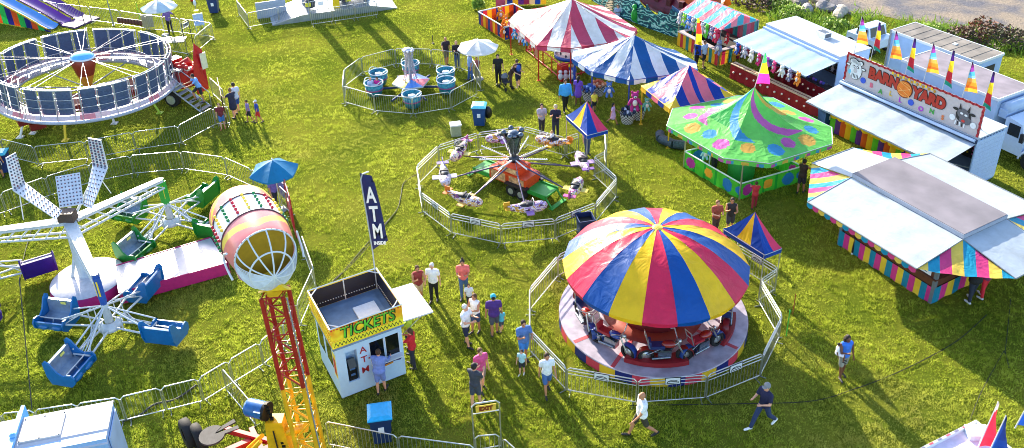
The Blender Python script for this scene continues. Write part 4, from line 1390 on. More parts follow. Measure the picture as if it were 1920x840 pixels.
CHROME = M('8e96a0', .25, .9, .3)
mk = [(-2.86, '1a3a80'), (-2.28, '1c3f88'), (-1.58, '8a2018'), (-1.05, '1d4488'), (-.30, '7a181e'), (.5, '1a3a80'), (1.2, '8a2018'), (1.9, '1d4488'), (2.6, '7a181e')]
for i, (a, c) in enumerate(mk):
    rr = 2.48
    p = Vec((rr * math.cos(a), rr * math.sin(a), .43))
    Mx = Matrix.Translation(p) @ Matrix.Rotation(a + PI / 2, 4, 'Z') @ Matrix.Scale(1.15, 4)
    moto_parts(T.o, CHROME, M(['1c2c60', '9a2030'][i % 2], .5), M(['8e1c18', '163a88', '8a2420'][i % 3], .25, 0, .05, coat=.5) if True else None, M(c, .3), Mx)
for a0, a1 in ((-2.05, -1.3), (-.75, -.15), (.8, 1.5), (2.2, 2.8)):
    b = B()
    b.lathe([(2.3, .41), (2.3, .58), (2.78, .58), (2.78, .41)], n=10, a0=a0, a1=a1, smooth=False)
    for a in (a0, a1):
        u = Vec((math.cos(a), math.sin(a), 0)); b.face([u * 2.3 + Vec((0, 0, .41)), u * 2.78 + Vec((0, 0, .41)), u * 2.78 + Vec((0, 0, .58)), u * 2.3 + Vec((0, 0, .58))])
    T.part('step_platform', b, M('8e1a22', .5))

# ------------------------------------------------------------------ small plane ride
SC = Vec((.05, 32.75, 0))
T = Thing('plane_ride', 'small spinning plane ride with eight bright cars on an orange wheeled trailer', 'fairground ride', SC, R(-40))
b = B(); b.boxz(-1.0, 1.0, -.5, .5, .45, .95); b.boxz(-.55, .55, -.42, .42, .953, 1.25); b.lathe([(.5, 1.25), (.42, 1.4), (.3, 1.42)], n=10)
T.part('trailer_body', b, M('d8481c', .4, 0, .15))
b = B(); 
for sx in (-1, 1):
    b = B(); b.boxz(sx * 1.0, sx * 2.0, -.45, .45, .42, .50); b.boxz(sx * 1.0, sx * 2.0, -.47, -.41, .36, .56); b.boxz(sx * 1.0, sx * 2.0, .41, .47, .36, .56); b.tube((sx * 1.95, -.4, .46), (sx * 2.3, -.4, .06), .04, None, 6); b.tube((sx * 1.95, .4, .46), (sx * 2.3, .4, .06), .04, None, 6); b.boxz(sx * 2.3 - .1, sx * 2.3 + .1, -.5, .5, .02, .06)
    T.part('outrigger', b, M('2f9a3c', .45))
b = B(); b.boxz(-.9, -.1, -.515, -.503, .5, .9); b.boxz(.1, .9, -.515, -.503, .5, .9); b.boxz(-.5, .5, -.437, -.425, .98, 1.22); T.part('art_panel', b, M('e0a070', .5, 0, .6, 0, 6), each=True)
for x in (.3, .82):
    for y in (-.56, .56):
        b = B(); b.tube((x, y - .09, .27), (x, y + .09, .27), .27, None, 20)
        w = T.part('wheel', b, RUBBER)
        b = B(); b.tube((x, y - .11, .27), (x, y + .11, .27), .14, None, 14); T.part('rim', b, RIM, w)
b = B(); b.boxz(.0, 1.15, -.72, -.42, .56, .62); b.boxz(.0, 1.15, .42, .72, .56, .62); T.part('mudguard', b, M('1c1c20', .5), each=True)
b = B(); b.tube((0, 0, 1.2), (0, 0, 2.15), .11); b.lathe([(.12, 1.35), (.26, 1.5), (.12, 1.6)], n=16); T.part('mast', b, M('3a3e48', .4, .5))
b = B(); b.lathe([(.16, 1.75), (.2, 2.0), (.33, 2.5), (.36, 2.6)], n=8, smooth=False)
for k in range(8):
    a = PI / 4 * k; b.path([(.2 * math.cos(a), .2 * math.sin(a), 1.75), (.36 * math.cos(a), .36 * math.sin(a), 2.6)], .018, 5)
for k in range(5):
    a = 2 * PI * k / 5; b.ball((.4 * math.cos(a), .4 * math.sin(a), 2.72), .13, 10)
b.ball((0, 0, 2.62), (.3, .3, .2), 14)
T.part('crown_light', b, M('5e6876', .25, .8, .4))
for k in range(8):
    a = PI / 4 * k + .25
    u = Vec((math.cos(a), math.sin(a), 0)); v = Vec((-u.y, u.x, 0))
    b = B(); p0, p1 = u * .2 + Vec((0, 0, 1.45)), u * 1.55 + Vec((0, 0, 1.75))
    b.tube(p0, p1, .02, None, 6)
    for j in range(14):
        q = p0.lerp(p1, (j + .5) / 14); b.ball(q + Vec((0, 0, .03)), .035, 6)
    T.part('light_arm', b, M('e6e8ea', .3, .2))
pcol = [('b878b8', 'd0902a'), ('e0a02a', 'c8781e'), ('a890c0', '7a5a9a'), ('d8c04a', 'b04a88'), ('a078b8', 'c8982a'), ('d8a85a', 'c8702a'), ('b8b0c8', '6a5aa0'), ('d8c05a', 'a85090')]
RZ = Matrix.Rotation(R(-40), 3, 'Z').inverted()
carpx = [(945, 258), (1035, 265), (1095, 303), (1075, 352), (985, 380), (875, 368), (824, 327), (855, 279)]
for k, (px, py) in enumerate(carpx):
    w = G(px, py, .95) - SC; w = RZ @ w; w.z = 0
    w = w.normalized() * 3.0
    u = w.normalized(); tz = math.atan2(u.y, u.x) + PI / 2 + (.25 if k % 2 else .05)
    b = B(); b.tube(u * .25 + Vec((0, 0, 1.25)), u * 2.8 + Vec((0, 0, .72)), .04, .03, 8); b.tube(u * .2 + Vec((0, 0, 1.5)), u * 2.2 + Vec((0, 0, .86)), .015, None, 5)
    T.part('arm', b, M('5c5470', .35, .5))
    Mx = Matrix.Translation(w + Vec((0, 0, .62))) @ Matrix.Rotation(tz, 4, 'Z')
    def pb(name, b, mats, par):
        b.v = [Mx @ v for v in b.v]; return b.build(name, mats, par)
    b = B()
    sec = [(-.78, .06, .12, .40), (-.5, .15, .15, .34), (-.1, .24, .2, .27), (.3, .25, .22, .26), (.62, .21, .21, .28), (.80, .12, .13, .30), (.86, .02, .02, .30)]
    nn_ = 14
    def fus(uu, vv):
        i = min(int(vv * 6), 5); f = vv * 6 - i
        x, w_, h_, zc = [sec[i][j] * (1 - f) + sec[i + 1][j] * f for j in range(4)]
        t = 2 * PI * uu
        return (x, w_ * math.cos(t), zc + h_ * math.sin(t))
    b.sheet(fus, nn_, 12, lambda uu, vv: 1 if vv > .8 else (2 if (math.sin(vv * 31 + uu * 19) > .72) else 0))
    car = pb('ride_car', b, [art([pcol[k][1], 'dcd4dc', pcol[k][0], 'd8ccd4', '7a3a6a'], 3.2), art(['3a3040', 'dcd8dc', 'd88a3a', 'c8c4d0'], 9), art([pcol[k][1], '4a2a50', 'e0d8d8'], 5)], T.o)
    b = B(); b.ball((.02, 0, .44), (.36, .19, .09), 12); b.box((.0, 0, .50), (.07, .36, .09)); pb('cockpit', b, [M('1a1c26', .4)], car)
    for y0, y1 in ((-.52, -.2), (.2, .52)):
        b = B(); b.boxz(-.08, .22, y0, y1, .22, .26); pb('wing', b, [M(pcol[k][0], .35)], car)
    b = B(); b.boxz(-.92, -.68, -.02, .02, .35, .66); b.boxz(-.9, -.7, -.26, .26, .42, .45); pb('tail_fin', b, [M(pcol[k][1], .35)], car)
    b = B(); b.path([(.22, -.2, .44), (.28, -.12, .62), (.28, .12, .62), (.22, .2, .44)], .015); pb('grab_bar', b, [STEEL], car)
    if k == 1:
        wp = T.W @ (Mx @ Vec((.05, 0, .28)))
        P(0, 0, 1.05, math.degrees(tz) - 40 + 90, 'child in a white top riding in the orange plane car', 'tee', 'dfe4ee', 'pants', '4a4060', 'l', 'a8845c', 'short', sit=True, loc=wp)

# ------------------------------------------------------------------ teacup ride
TC = Vec((-5.28, 42.75, 0))
T = Thing('teacup_ride', 'blue spinning tub ride with a silver tower of lights in its centre', 'fairground ride', TC)
b = B()
for k in range(6):
    a = PI / 3 * k + .25
    u = Vec((math.cos(a), math.sin(a), 0)); v = Vec((-u.y, u.x, 0))
    a2 = a + PI / 3; u2 = Vec((math.cos(a2), math.sin(a2), 0))
    b.face([(0, 0, .74), u * 1.0 + Vec((0, 0, .62)), u2 * 1.0 + Vec((0, 0, .62))], [0, 1, 2, 3, 0, 2][k])
    b.face([u * 1.0 + Vec((0, 0, .62)), u * 1.0 + Vec((0, 0, .54)), u2 * 1.0 + Vec((0, 0, .54)), u2 * 1.0 + Vec((0, 0, .62))], 4)
T.part('centre_cover', b, [M('2f7ed0', .4), M('e8a0b0', .5, 0, .3), M('e25a70', .5, 0, .3), M('ecd05a', .5), WHITE])
b = B(); b.tube((0, 0, .02), (0, 0, .7), .3, .2, 16)
for k in range(6):
    a = PI / 3 * k; b.tube((0, 0, .3), (1.75 * math.cos(a), 1.75 * math.sin(a), .22), .06)
T.part('spider_base', b, M('1d3560', .4, .3))
b = B()
for k in range(8):
    a = PI / 4 * k
    pts_ = []
    for j in range(9):
        f = j / 8; r = .36 - .24 * f ** .6 + .16 * max(0, f - .75) * 3
        pts_.append((r * math.cos(a), r * math.sin(a), .72 + 1.65 * f))
    b.path(pts_, .022, 5)
    for j in range(8):
        for q in (0, .5):
            p = Vec(pts_[j]).lerp(Vec(pts_[j + 1]), q); b.ball(p * 1.0 + Vec((.03 * math.cos(a), .03 * math.sin(a), 0)), .035, 6)
b.tube((0, 0, .7), (0, 0, 2.3), .1)
T.part('light_tower', b, M('b9b8c8', .25, .6, .3))
b = B(); b.ball((0, 0, 2.42), (.2, .2, .1), 12); 
for k in range(8): b.ball((.26 * math.cos(k * PI / 4), .26 * math.sin(k * PI / 4), 2.38), .08, 8)
T.part('tower_crown', b, M('c8c8d8', .25, .6))
for k, (px, py) in enumerate([(770, 128), (833, 139), (838, 157), (772, 176), (708, 161), (706, 141)]):
    w = T.L(G(px, py, .6)); w.z = 0; w = w.normalized() * (1.95 + .05 * (k % 2))
    b = B(); b.lathe([(.0, .14), (.38, .14), (.50, .8), (.47, .8), (.36, .3), (0, .3)], w, 24); b.lathe([(.46, .45), (.475, .45), (.475, .52), (.465, .52)], w, 24, 1)
    tub = T.part('tub', b, [art(['175a78', '1f7894', '2a94a4', '156880'], 6), M('9a4a80', .4)])
    b = B(); b.path([w + Vec((.5 * math.cos(t), .5 * math.sin(t), .82)) for t in [i * 2 * PI / 20 for i in range(20)]], .024, 6, 0, True); b.path([w + Vec((.5 * math.cos(t), .5 * math.sin(t), .82 + .16 * math.sin((t - 5) / 1.5 * PI))) for t in [5 + i * .15 for i in range(11)]], .02); b.path([w + Vec((.5 * math.cos(t), .5 * math.sin(t), .82 + .16 * math.sin((t - 1.8) / 1.5 * PI))) for t in [1.8 + i * .15 for i in range(11)]], .02)
    T.part('rail', b, M('c8d4dc', .3, .5), tub)
    b = B(); b.lathe([(.22, .46), (.44, .50), (.45, .62), (.40, .62)], w, 20, 0, None, True, .9, 5.6); T.part('bench', b, M('1d5a9a', .4), tub)
    b = B(); b.tube(w + Vec((0, 0, .3)), w + Vec((0, 0, .72)), .04); b.lathe([(0, .74), (.19, .74), (.19, .70)], w, 18); T.part('spin_disc', b, WHITE, tub)
    if k == 4:
        P(0, 0, 1.3, 40, 'child with pale hair in a pale blue tee riding in the left tub', 'tee', 'c5cbe4', 'pants', '3a3a50', 'l', 'd8b070', 'short', sit=True, loc=T.W @ (w + Vec((-.17, 0, .44))))
        P(0, 0, 1.3, -30, 'child in a magenta top riding in the left tub', 'tee', 'd0288a', 'pants', '3a3a50', 'l', '5a3a28', 'long', sit=True, loc=T.W @ (w + Vec((.18, .02, .44))))

# ------------------------------------------------------------------ round cage ride
RC = Vec((-21.75, 41.7, 0))
T = Thing('round_cage_ride', 'large round spinning cage ride with a ring of padded wall panels', 'fairground ride', RC)
TILT_ = Matrix.Rotation(R(3.5), 4, 'Y') @ Matrix.Rotation(R(-1.5), 4, 'X')
ZD = 1.45


def rp_(name, b, mats, par=None, lab=None):
    b.v = [Vec((0, 0, ZD)) + (TILT_ @ v) for v in b.v]
    return T.part(name, b, mats, par, lab)


RO, RI = 4.35, 3.35
b = B()
for k in range(30):
    a0, a1 = 2 * PI * k / 30, 2 * PI * (k + 1) / 30
    b.lathe([(RI, 0), (RO, 0)], n=4, a0=a0, a1=a1, m=1 if k in (21, 22, 8, 14, 3, 27) else (2 if k in (18, 19, 20, 23, 24) else 0), smooth=False)
b.lathe([(RO, .0), (RO + .02, -.04), (RO, -.16), (RO - .1, -.22), (RI + .1, -.2), (RI, -.1), (RI, 0)], n=90, m=3)
rp_('ring_deck', b, [M('ccc8d2', .3), M('cc6478', .4), M('d8a8b4', .35), M('a8b2d0', .4)])
b = B()
for k in range(10):
    for j in range(3):
        a = 2 * PI * (k + (j + .5) * .29 + .05) / 10
        da = 2 * PI * .125 / 10
        def fn(u, v):
            t = a + da * (2 * u - 1)
            r = RO - .28 + .05 * math.cos((2 * u - 1) * 1.4) + .02 * math.sin(v * PI * 3) ** 2
            return (r * math.cos(t), r * math.sin(t), (.22 + 1.26 * v))
        b.sheet(fn, 6, 12)
rp_('pad_panel', b, [M('3a4e70', .6, 0, .15)]); b = B()
for k in range(40):
    a0, a1 = 2 * PI * k / 40, 2 * PI * (k + 1) / 40
    b.lathe([(RO - .02, .02), (RO - .1, .24)], n=2, a0=a0, a1=a1, m=[0, 1, 0, 0, 2][(k * 3) % 5])
rp_('kick_wall', b, [M('c4b4c4', .35), M('cc7484', .4), M('d8b4bc', .35)])
b = B()
for k in range(10):
    for j in range(4):
        a = 2 * PI * (k + j * .29 + .05) / 10
        for rr in (RO - .14, RO - .3):
            b.tube((rr * math.cos(a), rr * math.sin(a), 0), (rr * math.cos(a), rr * math.sin(a), 1.52), .028, None, 5)
        b.tube(((RO - .14) * math.cos(a), (RO - .14) * math.sin(a), 1.5), ((RO - .3) * math.cos(a), (RO - .3) * math.sin(a), 1.5), .028, None, 5)
        b.tube((RO * math.cos(a), RO * math.sin(a), .0), ((RO - .14) * math.cos(a), (RO - .14) * math.sin(a), .55), .016, None, 4)
    a0, a1 = 2 * PI * (k + .05) / 10, 2 * PI * (k + .92) / 10
    for z, rr, rad in ((1.52, RO - .14, .03), (1.52, RO - .3, .03), (.6, RO - .14, .018), (1.02, RO - .14, .018), (.2, RO - .14, .018)):
        b.path([(rr * math.cos(a0 + (a1 - a0) * i / 6), rr * math.sin(a0 + (a1 - a0) * i / 6), z) for i in range(7)], rad, 5)
rp_('cage_frame', b, M('b4bac4', .25, .45))
b = B()
for i in range(150):
    a = 2 * PI * i / 150; b.tube((RI * math.cos(a), RI * math.sin(a), 0), (RI * math.cos(a), RI * math.sin(a), .72), .011, None, 4)
for z in (.72, .1): b.path([(RI * math.cos(2 * PI * i / 60), RI * math.sin(2 * PI * i / 60), z) for i in range(60)], .024, 5, 0, True)
rp_('inner_rail', b, M('a8a4ac', .3, .4))
b = B()
for k in range(10):
    a = 2 * PI * k / 10 + .1; b.tube((.35 * math.cos(a), .35 * math.sin(a), -.15), (RI * math.cos(a), RI * math.sin(a), -.1), .035, None, 6)
    for s in (-.05, .05):
        b.tube((.5 * math.cos(a), .5 * math.sin(a), 1.5), ((RO - .25) * math.cos(a + s), (RO - .25) * math.sin(a + s), 1.5), .014, None, 5)
rp_('spoke', b, M('a8aab0', .35, .4))
b = B(); b.lathe([(.2, -.2), (.24, .1), (.42, .6)], n=24, m=1); b.lathe([(.42, .6), (.58, 1.15), (.62, 1.42), (.56, 1.5)], n=24, m=0); rp_('centre_drum', b, [M('8a3018', .45), M('d08a20', .45)])
b = B(); b.lathe([(.57, 1.5), (.52, 1.64), (.36, 1.74), (0, 1.79)], n=24); b.lathe([(.57, 1.48), (.64, 1.53), (.57, 1.58)], n=24, m=1); rp_('dome_light', b, [M('5fb4f0', .2, 0, .1), WHITE])
for px, py, c in ((38, 258, 'e4e4e4'), (62, 250, 'e4e4e4'), (123, 264, 'e8c62a'), (300, 212, 'a8c83a'), (215, 232, 'c8c8cc')):
    w = T.L(G(px, py)); b = B(); q = w * .86 + Vec((0, 0, ZD - .25)); q.z = ZD - .3
    b.tube(w, q, .06, None, 8); b.boxz(w.x - .15, w.x + .15, w.y - .15, w.y + .15, 0, .05); T.part('outrigger_leg', b, M(c, .45))
ux = Vec((.80, .6, 0)) if False else (G(380, 150) - G(150, 215)).normalized()
yaw = math.atan2(ux.y, ux.x)
b = B(); b.box((.6, .3, .75), (8.6, 1.6, .3), yaw); b.box((-1.9, -2.2, .35), (.7, .5, .35), yaw)
T.part('trailer_bed', b, M('7a1c1a', .5, 0, .2))
eb = T.L(G(345, 190)) + Vec((.0, .6, 0))
b = B(); b.box(eb + Vec((.2, .2, 1.15)), (1.3, 1.1, .9), yaw); b.tube(eb + Vec((-.2, .2, 1.6)), eb + Vec((.4, .4, 1.9)), .25, None, 12); b.box(eb + Vec((-.5, .6, 1.75)), (.6, .5, .5), yaw + .3)
for i in range(9): b.ball(eb + Vec((random.uniform(-.6, .8), random.uniform(-.5, .7), random.uniform(1.5, 1.9))), random.uniform(.1, .2), 8)
T.part('engine', b, M('b01f1c', .35, 0, .3, 0, 3))
for i in range(6):
    b = B(); b.box(eb + Vec((random.uniform(-.5, .8), random.uniform(-.5, .6), 1.75)), (.35, .25, .12), random.uniform(0, 3))
    T.part('engine_cover', b, M('e2dcd8', .2, .5))
p0, p1 = T.L(G(372, 186)), T.L(G(388, 176))
b = B(); pz = [p0 + Vec((0, 0, .3)), p1 + Vec((.1, .1, .3)), p1 + Vec((.1, .2, 2.5)), p1 * 1.0 + Vec((-.2, .1, 2.9)), p0 + Vec((0, 0, 1.5))]
b.extrude(pz, (.06, -.06, 0)); T.part('side_board', b, M('b8171e', .4))
b = B(); q = p1 + Vec((.16, .08, 1.9)); b.box(q, (.35, .05, .9), .9); T.part('reflector_panel', b, M('f2f2f4', .1, .5))
# stairs
s0, s1 = T.L(G(388, 206)), T.L(G(330, 165, .95)); s1.z = 1.05
dirn = Vec((s1.x - s0.x, s1.y - s0.y, 0)); nrm = Vec((-dirn.y, dirn.x, 0)).normalized() * .38
b = B()
for i in range(6):
    p = s0.lerp(s1, (i + .5) / 6); b.box(p, (.26, .76, .04), math.atan2(dirn.y, dirn.x))
T.part('step', b, M('a4a8b0', .35, .5), each=True)
b = B()
for sg in (-1, 1):
    b.tube(s0 + nrm * sg, s1 + nrm * sg, .04, None, 6); b.tube(s0 + nrm * sg + Vec((0, 0, .85)), s1 + nrm * sg + Vec((0, 0, .85)), .025); b.tube(s0 + nrm * sg, s0 + nrm * sg + Vec((0, 0, .85)), .025); b.tube(s1 + nrm * sg, s1 + nrm * sg + Vec((0, 0, .85)), .025)
T.part('stair_rail', b, STEEL)
b = B(); b.box(s1 + dirn.normalized() * .5, (1.1, 1.1, .06), math.atan2(dirn.y, dirn.x)); T.part('landing', b, M('d8d4cc', .2, .5))
w = T.L(G(326, 199)); b = B(); b.tube(w + Vec((-.02, -.1, .42)), w + Vec((.06, .16, .42)), .42, None, 22); tw = T.part('wheel', b, RUBBER)
b = B(); b.tube(w + Vec((-.04, -.16, .42)), w + Vec((0, 0, .42)), .25, None, 16); T.part('rim', b, RIM, tw)

# ------------------------------------------------------------------ scrambler
XC = Vec((-15.95, 26.6, 0))
T = Thing('scrambler_ride', 'white armed scrambler ride with blue, green and purple cars', 'fairground ride', XC)
Wm = M('c2c8ce', .4, .1, .08)
base = T.L(G(165, 522, .45)); base.z = 0
b = B(); b.lathe([(0, .62), (.85, .60), (1.25, .50), (1.3, .46)], base, 40); T.part('base_disc', b, M('c8c4ca', .3, .1, .1))
b = B(); b.lathe([(1.31, .46), (1.34, .2), (1.3, .05)], base, 40); T.part('base_skirt', b, M('c4287e', .45))
f0, f1, f2, f3 = [T.L(G(x, y, .55)) for x, y in ((215, 500), (395, 446), (425, 492), (222, 548))]
b = B(); b.extrude([f0, f3, f2, f1], (0, 0, -.08)); T.part('trailer_deck', b, M('bcb8c2', .28, .25, .12, 0, 2))
b = B()
for p, q in ((f3, f2), (f0, f1), (f2, f1)):
    d = (q - p).normalized(); n_ = Vec((d.y, -d.x, 0)) * .03
    if p is f0: n_ = -n_
    b.extrude([p + n_ + Vec((0, 0, .02)), q + n_ + Vec((0, 0, .02)), q + n_ + Vec((0, 0, -.5)), p + n_ + Vec((0, 0, -.5))], (0, 0, 0.0) if False else n_)
T.part('deck_skirt', b, M('b8246e', .45))
b = B(); 
for f in (.45, .8): 
    p, q = f0.lerp(f1, f), f3.lerp(f2, f); b.tube(p + Vec((0, 0, .006)), q + Vec((0, 0, .006)), .012, None, 4)
T.part('deck_seam', b, GREY)
hubs = []
mastxy = Vec((0, 0, 0)) + base * .55
top = mastxy + Vec((-.05, .1, 2.75))
tips = [T.L(G(179, 518, 2.6)), T.L(G(302, 339, 2.45))]
a1, a2 = [math.atan2((t - mastxy).y, (t - mastxy).x) for t in tips]
tips.append(mastxy + Vec((-3.75, -.15, 2.6))); tips[2].z = 2.6
b = B(); b.tube(base * .8 + Vec((0, 0, .5)), top + Vec((0, 0, .1)), .26, .2, 12)
for s in (-1, 1): b.tube(base + Vec((s * .5, -.1, .55)), top + Vec((0, 0, -.7)), .06)
T.part('mast', b, Wm)
b = B(); b.box(top + Vec((0, 0, .35)), (.55, .4, .5)); T.part('hub_housing', b, M('4a3a34', .6))
tipcol = ['2450a0', '2f9a3c', '6a3a9a']
for k, tp in enumerate(tips):
    d = Vec((tp.x - top.x, tp.y - top.y, 0)).normalized(); s = Vec((-d.y, d.x, 0)) * .17
    b = B()
    A, C = top + Vec((0, 0, .15)), tp
    for sg in (-1, 1):
        b.tube(A + s * sg, C + s * sg * .6, .045, None, 6)
        b.tube(A + s * sg + Vec((0, 0, -.55)), C + s * sg * .6 + Vec((0, 0, -.3)), .045, None, 6)
        for j in range(8):
            p = (A + s * sg).lerp(C + s * sg * .6, j / 8); q = (A + s * sg + Vec((0, 0, -.55))).lerp(C + s * sg * .6 + Vec((0, 0, -.3)), (j + 1) / 8); b.tube(p, q, .025, None, 5)
    for j in range(9): b.tube((A + s).lerp(C + s * .6, j / 8), (A - s).lerp(C - s * .6, j / 8), .022, None, 5)
    if True:
        b.extrude([A + s * 1.3 + Vec((0, 0, .05)), C + s * .8 + Vec((0, 0, .05)), C - s * .8 + Vec((0, 0, .05)), A - s * 1.3 + Vec((0, 0, .05))], (0, 0, .05))
    T.part('main_arm', b, Wm)
    hub = tp.copy()
    b = B(); b.tube(tp + Vec((0, 0, .1)), tp + Vec((0, 0, -1.15)), .11, None, 8); b.box(tp + d * -.02 + Vec((0, 0, -.5)), (.28, .22, .95), math.atan2(d.y, d.x))
    T.part('drop_post', b, M(tipcol[k], .4))
    b = B(); b.box(tp + Vec((-.0, -.13, -.45)), (.12, .02, .6), 0); T.part('post_stripe', b, M('e8c832', .5))
    hc = Vec((tp.x, tp.y, .62)); hubs.append(hc)
    b = B(); b.tube(hc + Vec((0, 0, -.12)), hc + Vec((0, 0, .9)), .16, .1, 12); b.lathe([(.4, -.15), (.42, -.05), (.2, .1)], hc, 20); T.part('hub', b, Wm)

carspec = [[(87, 590, 'o'), (130, 682, 'o'), (315, 617, 'b'), (266, 528, 'b')], [(373, 361, 'b'), (243, 468, 'o'), (228, 398, 'b'), (398, 430, 'b')], [(77, 488, 'b')]]
ccol = [('0a64a4', '1b6ab8'), ('107a2a', '20a040'), ('2e1470', '3c1c8a')]
for k, hc in enumerate(hubs):
    first = None
    specs = carspec[k]
    angs = []
    for px, py, _ in specs:
        w = T.L(G(px, py, .7)) - hc; angs.append(math.atan2(w.y, w.x))
    if k == 2:
        angs = [angs[0] + i * PI / 2 for i in range(4)]
    else:
        # four cars a quarter turn apart, best fit
        o_ = sum(((a - i * PI / 2 + PI) % (2 * PI) - PI) for i, a in enumerate(sorted(x % (2 * PI) for x in angs))) / 4
        angs = [o_ + i * PI / 2 for i in range(4)]
    for a in angs:
        u = Vec((math.cos(a), math.sin(a), 0)); v = Vec((-u.y, u.x, 0))
        Rr = 2.08 if k < 2 else 1.9
        b = B()
        e = hc + u * (Rr - .5)
        for s in (-.28, .28):
            b.tube(hc + Vec((0, 0, .75)), e + v * s + Vec((0, 0, .18)), .03, None, 6); b.tube(hc + Vec((0, 0, -.05)) + v * s * .4, e + v * s + Vec((0, 0, -.05)), .04, None, 6)
            b.tube(hc + Vec((0, 0, .75)), e + v * s * .2 + Vec((0, 0, -.02)), .022, None, 5)
            b.tube(hc + u * .6 + v * s * .55 + Vec((0, 0, -.05)), hc + u * .6 + v * s * .55 + Vec((0, 0, .5)), .02, None, 5)
            b.tube(hc + u * .6 + v * s * .55 + Vec((0, 0, .5)), e + v * -s + Vec((0, 0, -.05)), .02, None, 5)
        b.tube(e + v * .3, e - v * .3, .035, None, 6)
        T.part('car_arm', b, Wm)
        Mx = Matrix.Translation(hc + u * Rr + Vec((0, 0, -.18))) @ Matrix.Rotation(a + PI / 2, 4, 'Z') @ Matrix.Scale(.88, 4)
        # car: bench faces local +x (tangent), long axis radial (y)
        def pb(name, bb, mats, par):
            bb.v = [Mx @ q for q in bb.v]; return bb.build(name, mats, par)
        b = B()
        side = [(-.46, -.16), (.34, -.2), (.50, -.04), (.52, .2), (.40, .36), (.22, .34), (.08, .26), (-.12, .40), (-.34, .80), (-.50, .90), (-.60, .80), (-.58, .2)]
        for y in (-.66, .60): b.extrude([(x, y, z) for x, z in side], (0, .06, 0))
        b.boxz(-.42, .34, -.60, .60, -.14, -.08); b.box((.40, 0, .06), (.06, 1.2, .38), 0, 0, Matrix.Rotation(.2, 3, 'Y'))
        b.ball((.42, -.3, .0), (.09, .25, .12), 10); b.ball((.42, .3, .0), (.09, .25, .12), 10)
        b.box((-.50, 0, .28), (.05, 1.2, .78), 0, 0, Matrix.Rotation(-.1, 3, 'Y'))
        car = pb('ride_car', b, [M(ccol[k][0], .35, 0, .1, coat=.2)], T.o)
        b = B(); b.box((-.45, 0, .36), (.06, 1.16, .62), 0, 0, Matrix.Rotation(-.1, 3, 'Y')); b.boxz(-.42, -.02, -.58, .58, .04, .10); b.boxz(-.04, -.0, -.58, .58, -.08, .08); pb('seat', b, [M('a6b4c4', .25, .6)], car)
        b = B(); b.tube((.12, -.6, .22), (.12, .6, .22), .03); b.tube((.12, 0, .22), (.3, 0, -.1), .025); pb('lap_bar', b, [STEEL], car)
        b = B(); b.box((-.41, .15, .56), (.015, .22, .1), 0, 0, Matrix.Rotation(-.1, 3, 'Y')); pb('notice_plate', b, [M('e4d86a', .5)], car)
# light panels on the mast
def light_panel(pts, nx, ny, parent=None):
    b = B(); A, Bq, C, D = pts
    n = (Bq - A).cross(D - A).normalized()
    if n.y > 0: n = -n
    b.extrude(pts, n * .04)
    po = T.part('light_panel', b, M('d2d6de', .4, .2))
    b = B()
    for i in range(nx):
        for j in range(ny):
            p = A.lerp(Bq, (i + .5) / nx).lerp(D.lerp(C, (i + .5) / nx), (j + .5) / ny)
            s = (Bq - A).length / nx * .26
            b.ball(p + n * .045 if False else p + n * .05, s, 6, (i + j) % 3)
    T.part('light_bulb', b, [M('54506a', .3), M('7a4a52', .3), M('3c4a5e', .3)], po, each=nx > 5, kind='stuff')
pw = lambda x, y, z: T.L(G(x, y, z))
zc = 3.45
light_panel([pw(104, 332, 4.0), pw(150, 324, 4.0), pw(157, 383, 3.3), pw(112, 390, 3.3)], 7, 9)
for seq, nx in ((((158, 386), (172, 392), (203, 314), (175, 308)), 4), (((175, 308), (203, 314), (190, 262), (166, 258)), 4), (((104, 412), (118, 398), (45, 342), (24, 358)), 4), (((24, 358), (45, 342), (28, 286), (10, 296)), 4)):
    zs = (3.3, 3.3, 4.0, 4.0) if seq[0][1] > 380 else (4.0, 4.0, 5.1, 5.1)
    pts_ = [pw(x, y, z) for (x, y), z in zip(seq, zs)]
    light_panel(pts_, nx, 10)
b = B(); b.tube(top, pw(40, 350, 3.95), .05); b.tube(top, pw(186, 310, 3.95), .05); b.tube(pw(185, 330, 3.7), pw(208, 362, 2.6), .02); b.tube(pw(36, 360, 3.7), pw(44, 412, 2.5), .02); b.tube(top, pw(130, 380, 3.3), .06)
T.part('panel_strut', b, Wm)

# ------------------------------------------------------------------ tall capsule ride
b0 = G(596, 900, .8); b1 = G(515, 548, 6.6)
T = Thing('capsule_loop_ride', 'pink and yellow caged riding capsule on a tall red and yellow lattice arm', 'fairground ride', (b0.x, b0.y, 0))
A, C = T.L(b0), T.L(b1)
ax = (C - A).normalized(); sx = ax.cross(Vec((0, 1, 0))).normalized(); sy = ax.cross(sx).normalized()
Yc, Rc = M('e0a818', .4, 0, .2, 0, 3), M('a01a16', .4, 0, .25, 0, 3)
b = B(); hw = .27
Lm = (C - A).length
def cl(f): return 0 if (f < .08 or .50 < f) else 1
corners = [sx * hw + sy * hw, -sx * hw + sy * hw, -sx * hw - sy * hw, sx * hw - sy * hw]
N = 11
for j in range(N):
    f0_, f1_ = j / N, (j + 1) / N; m = cl((f0_ + f1_) / 2)
    for c in corners: b.tube(A.lerp(C, f0_) + c, A.lerp(C, f1_) + c, .056, None, 8, m)
    for i in range(4):
        c0, c1 = corners[i], corners[(i + 1) % 4]
        b.tube(A.lerp(C, f0_) + (c0 if j % 2 else c1), A.lerp(C, f1_) + (c1 if j % 2 else c0), .022, None, 6, m); b.tube(A.lerp(C, f1_) + c0, A.lerp(C, f1_) + c1, .02, None, 6, m)
b.tube(A - ax * 2.5 + corners[0] * .8, A + corners[0], .06, None, 8, 0); b.tube(A - ax * 2.5 + corners[2] * .8, A + corners[2], .06, None, 8, 0)
T.part('lattice_arm', b, [Rc, Yc])
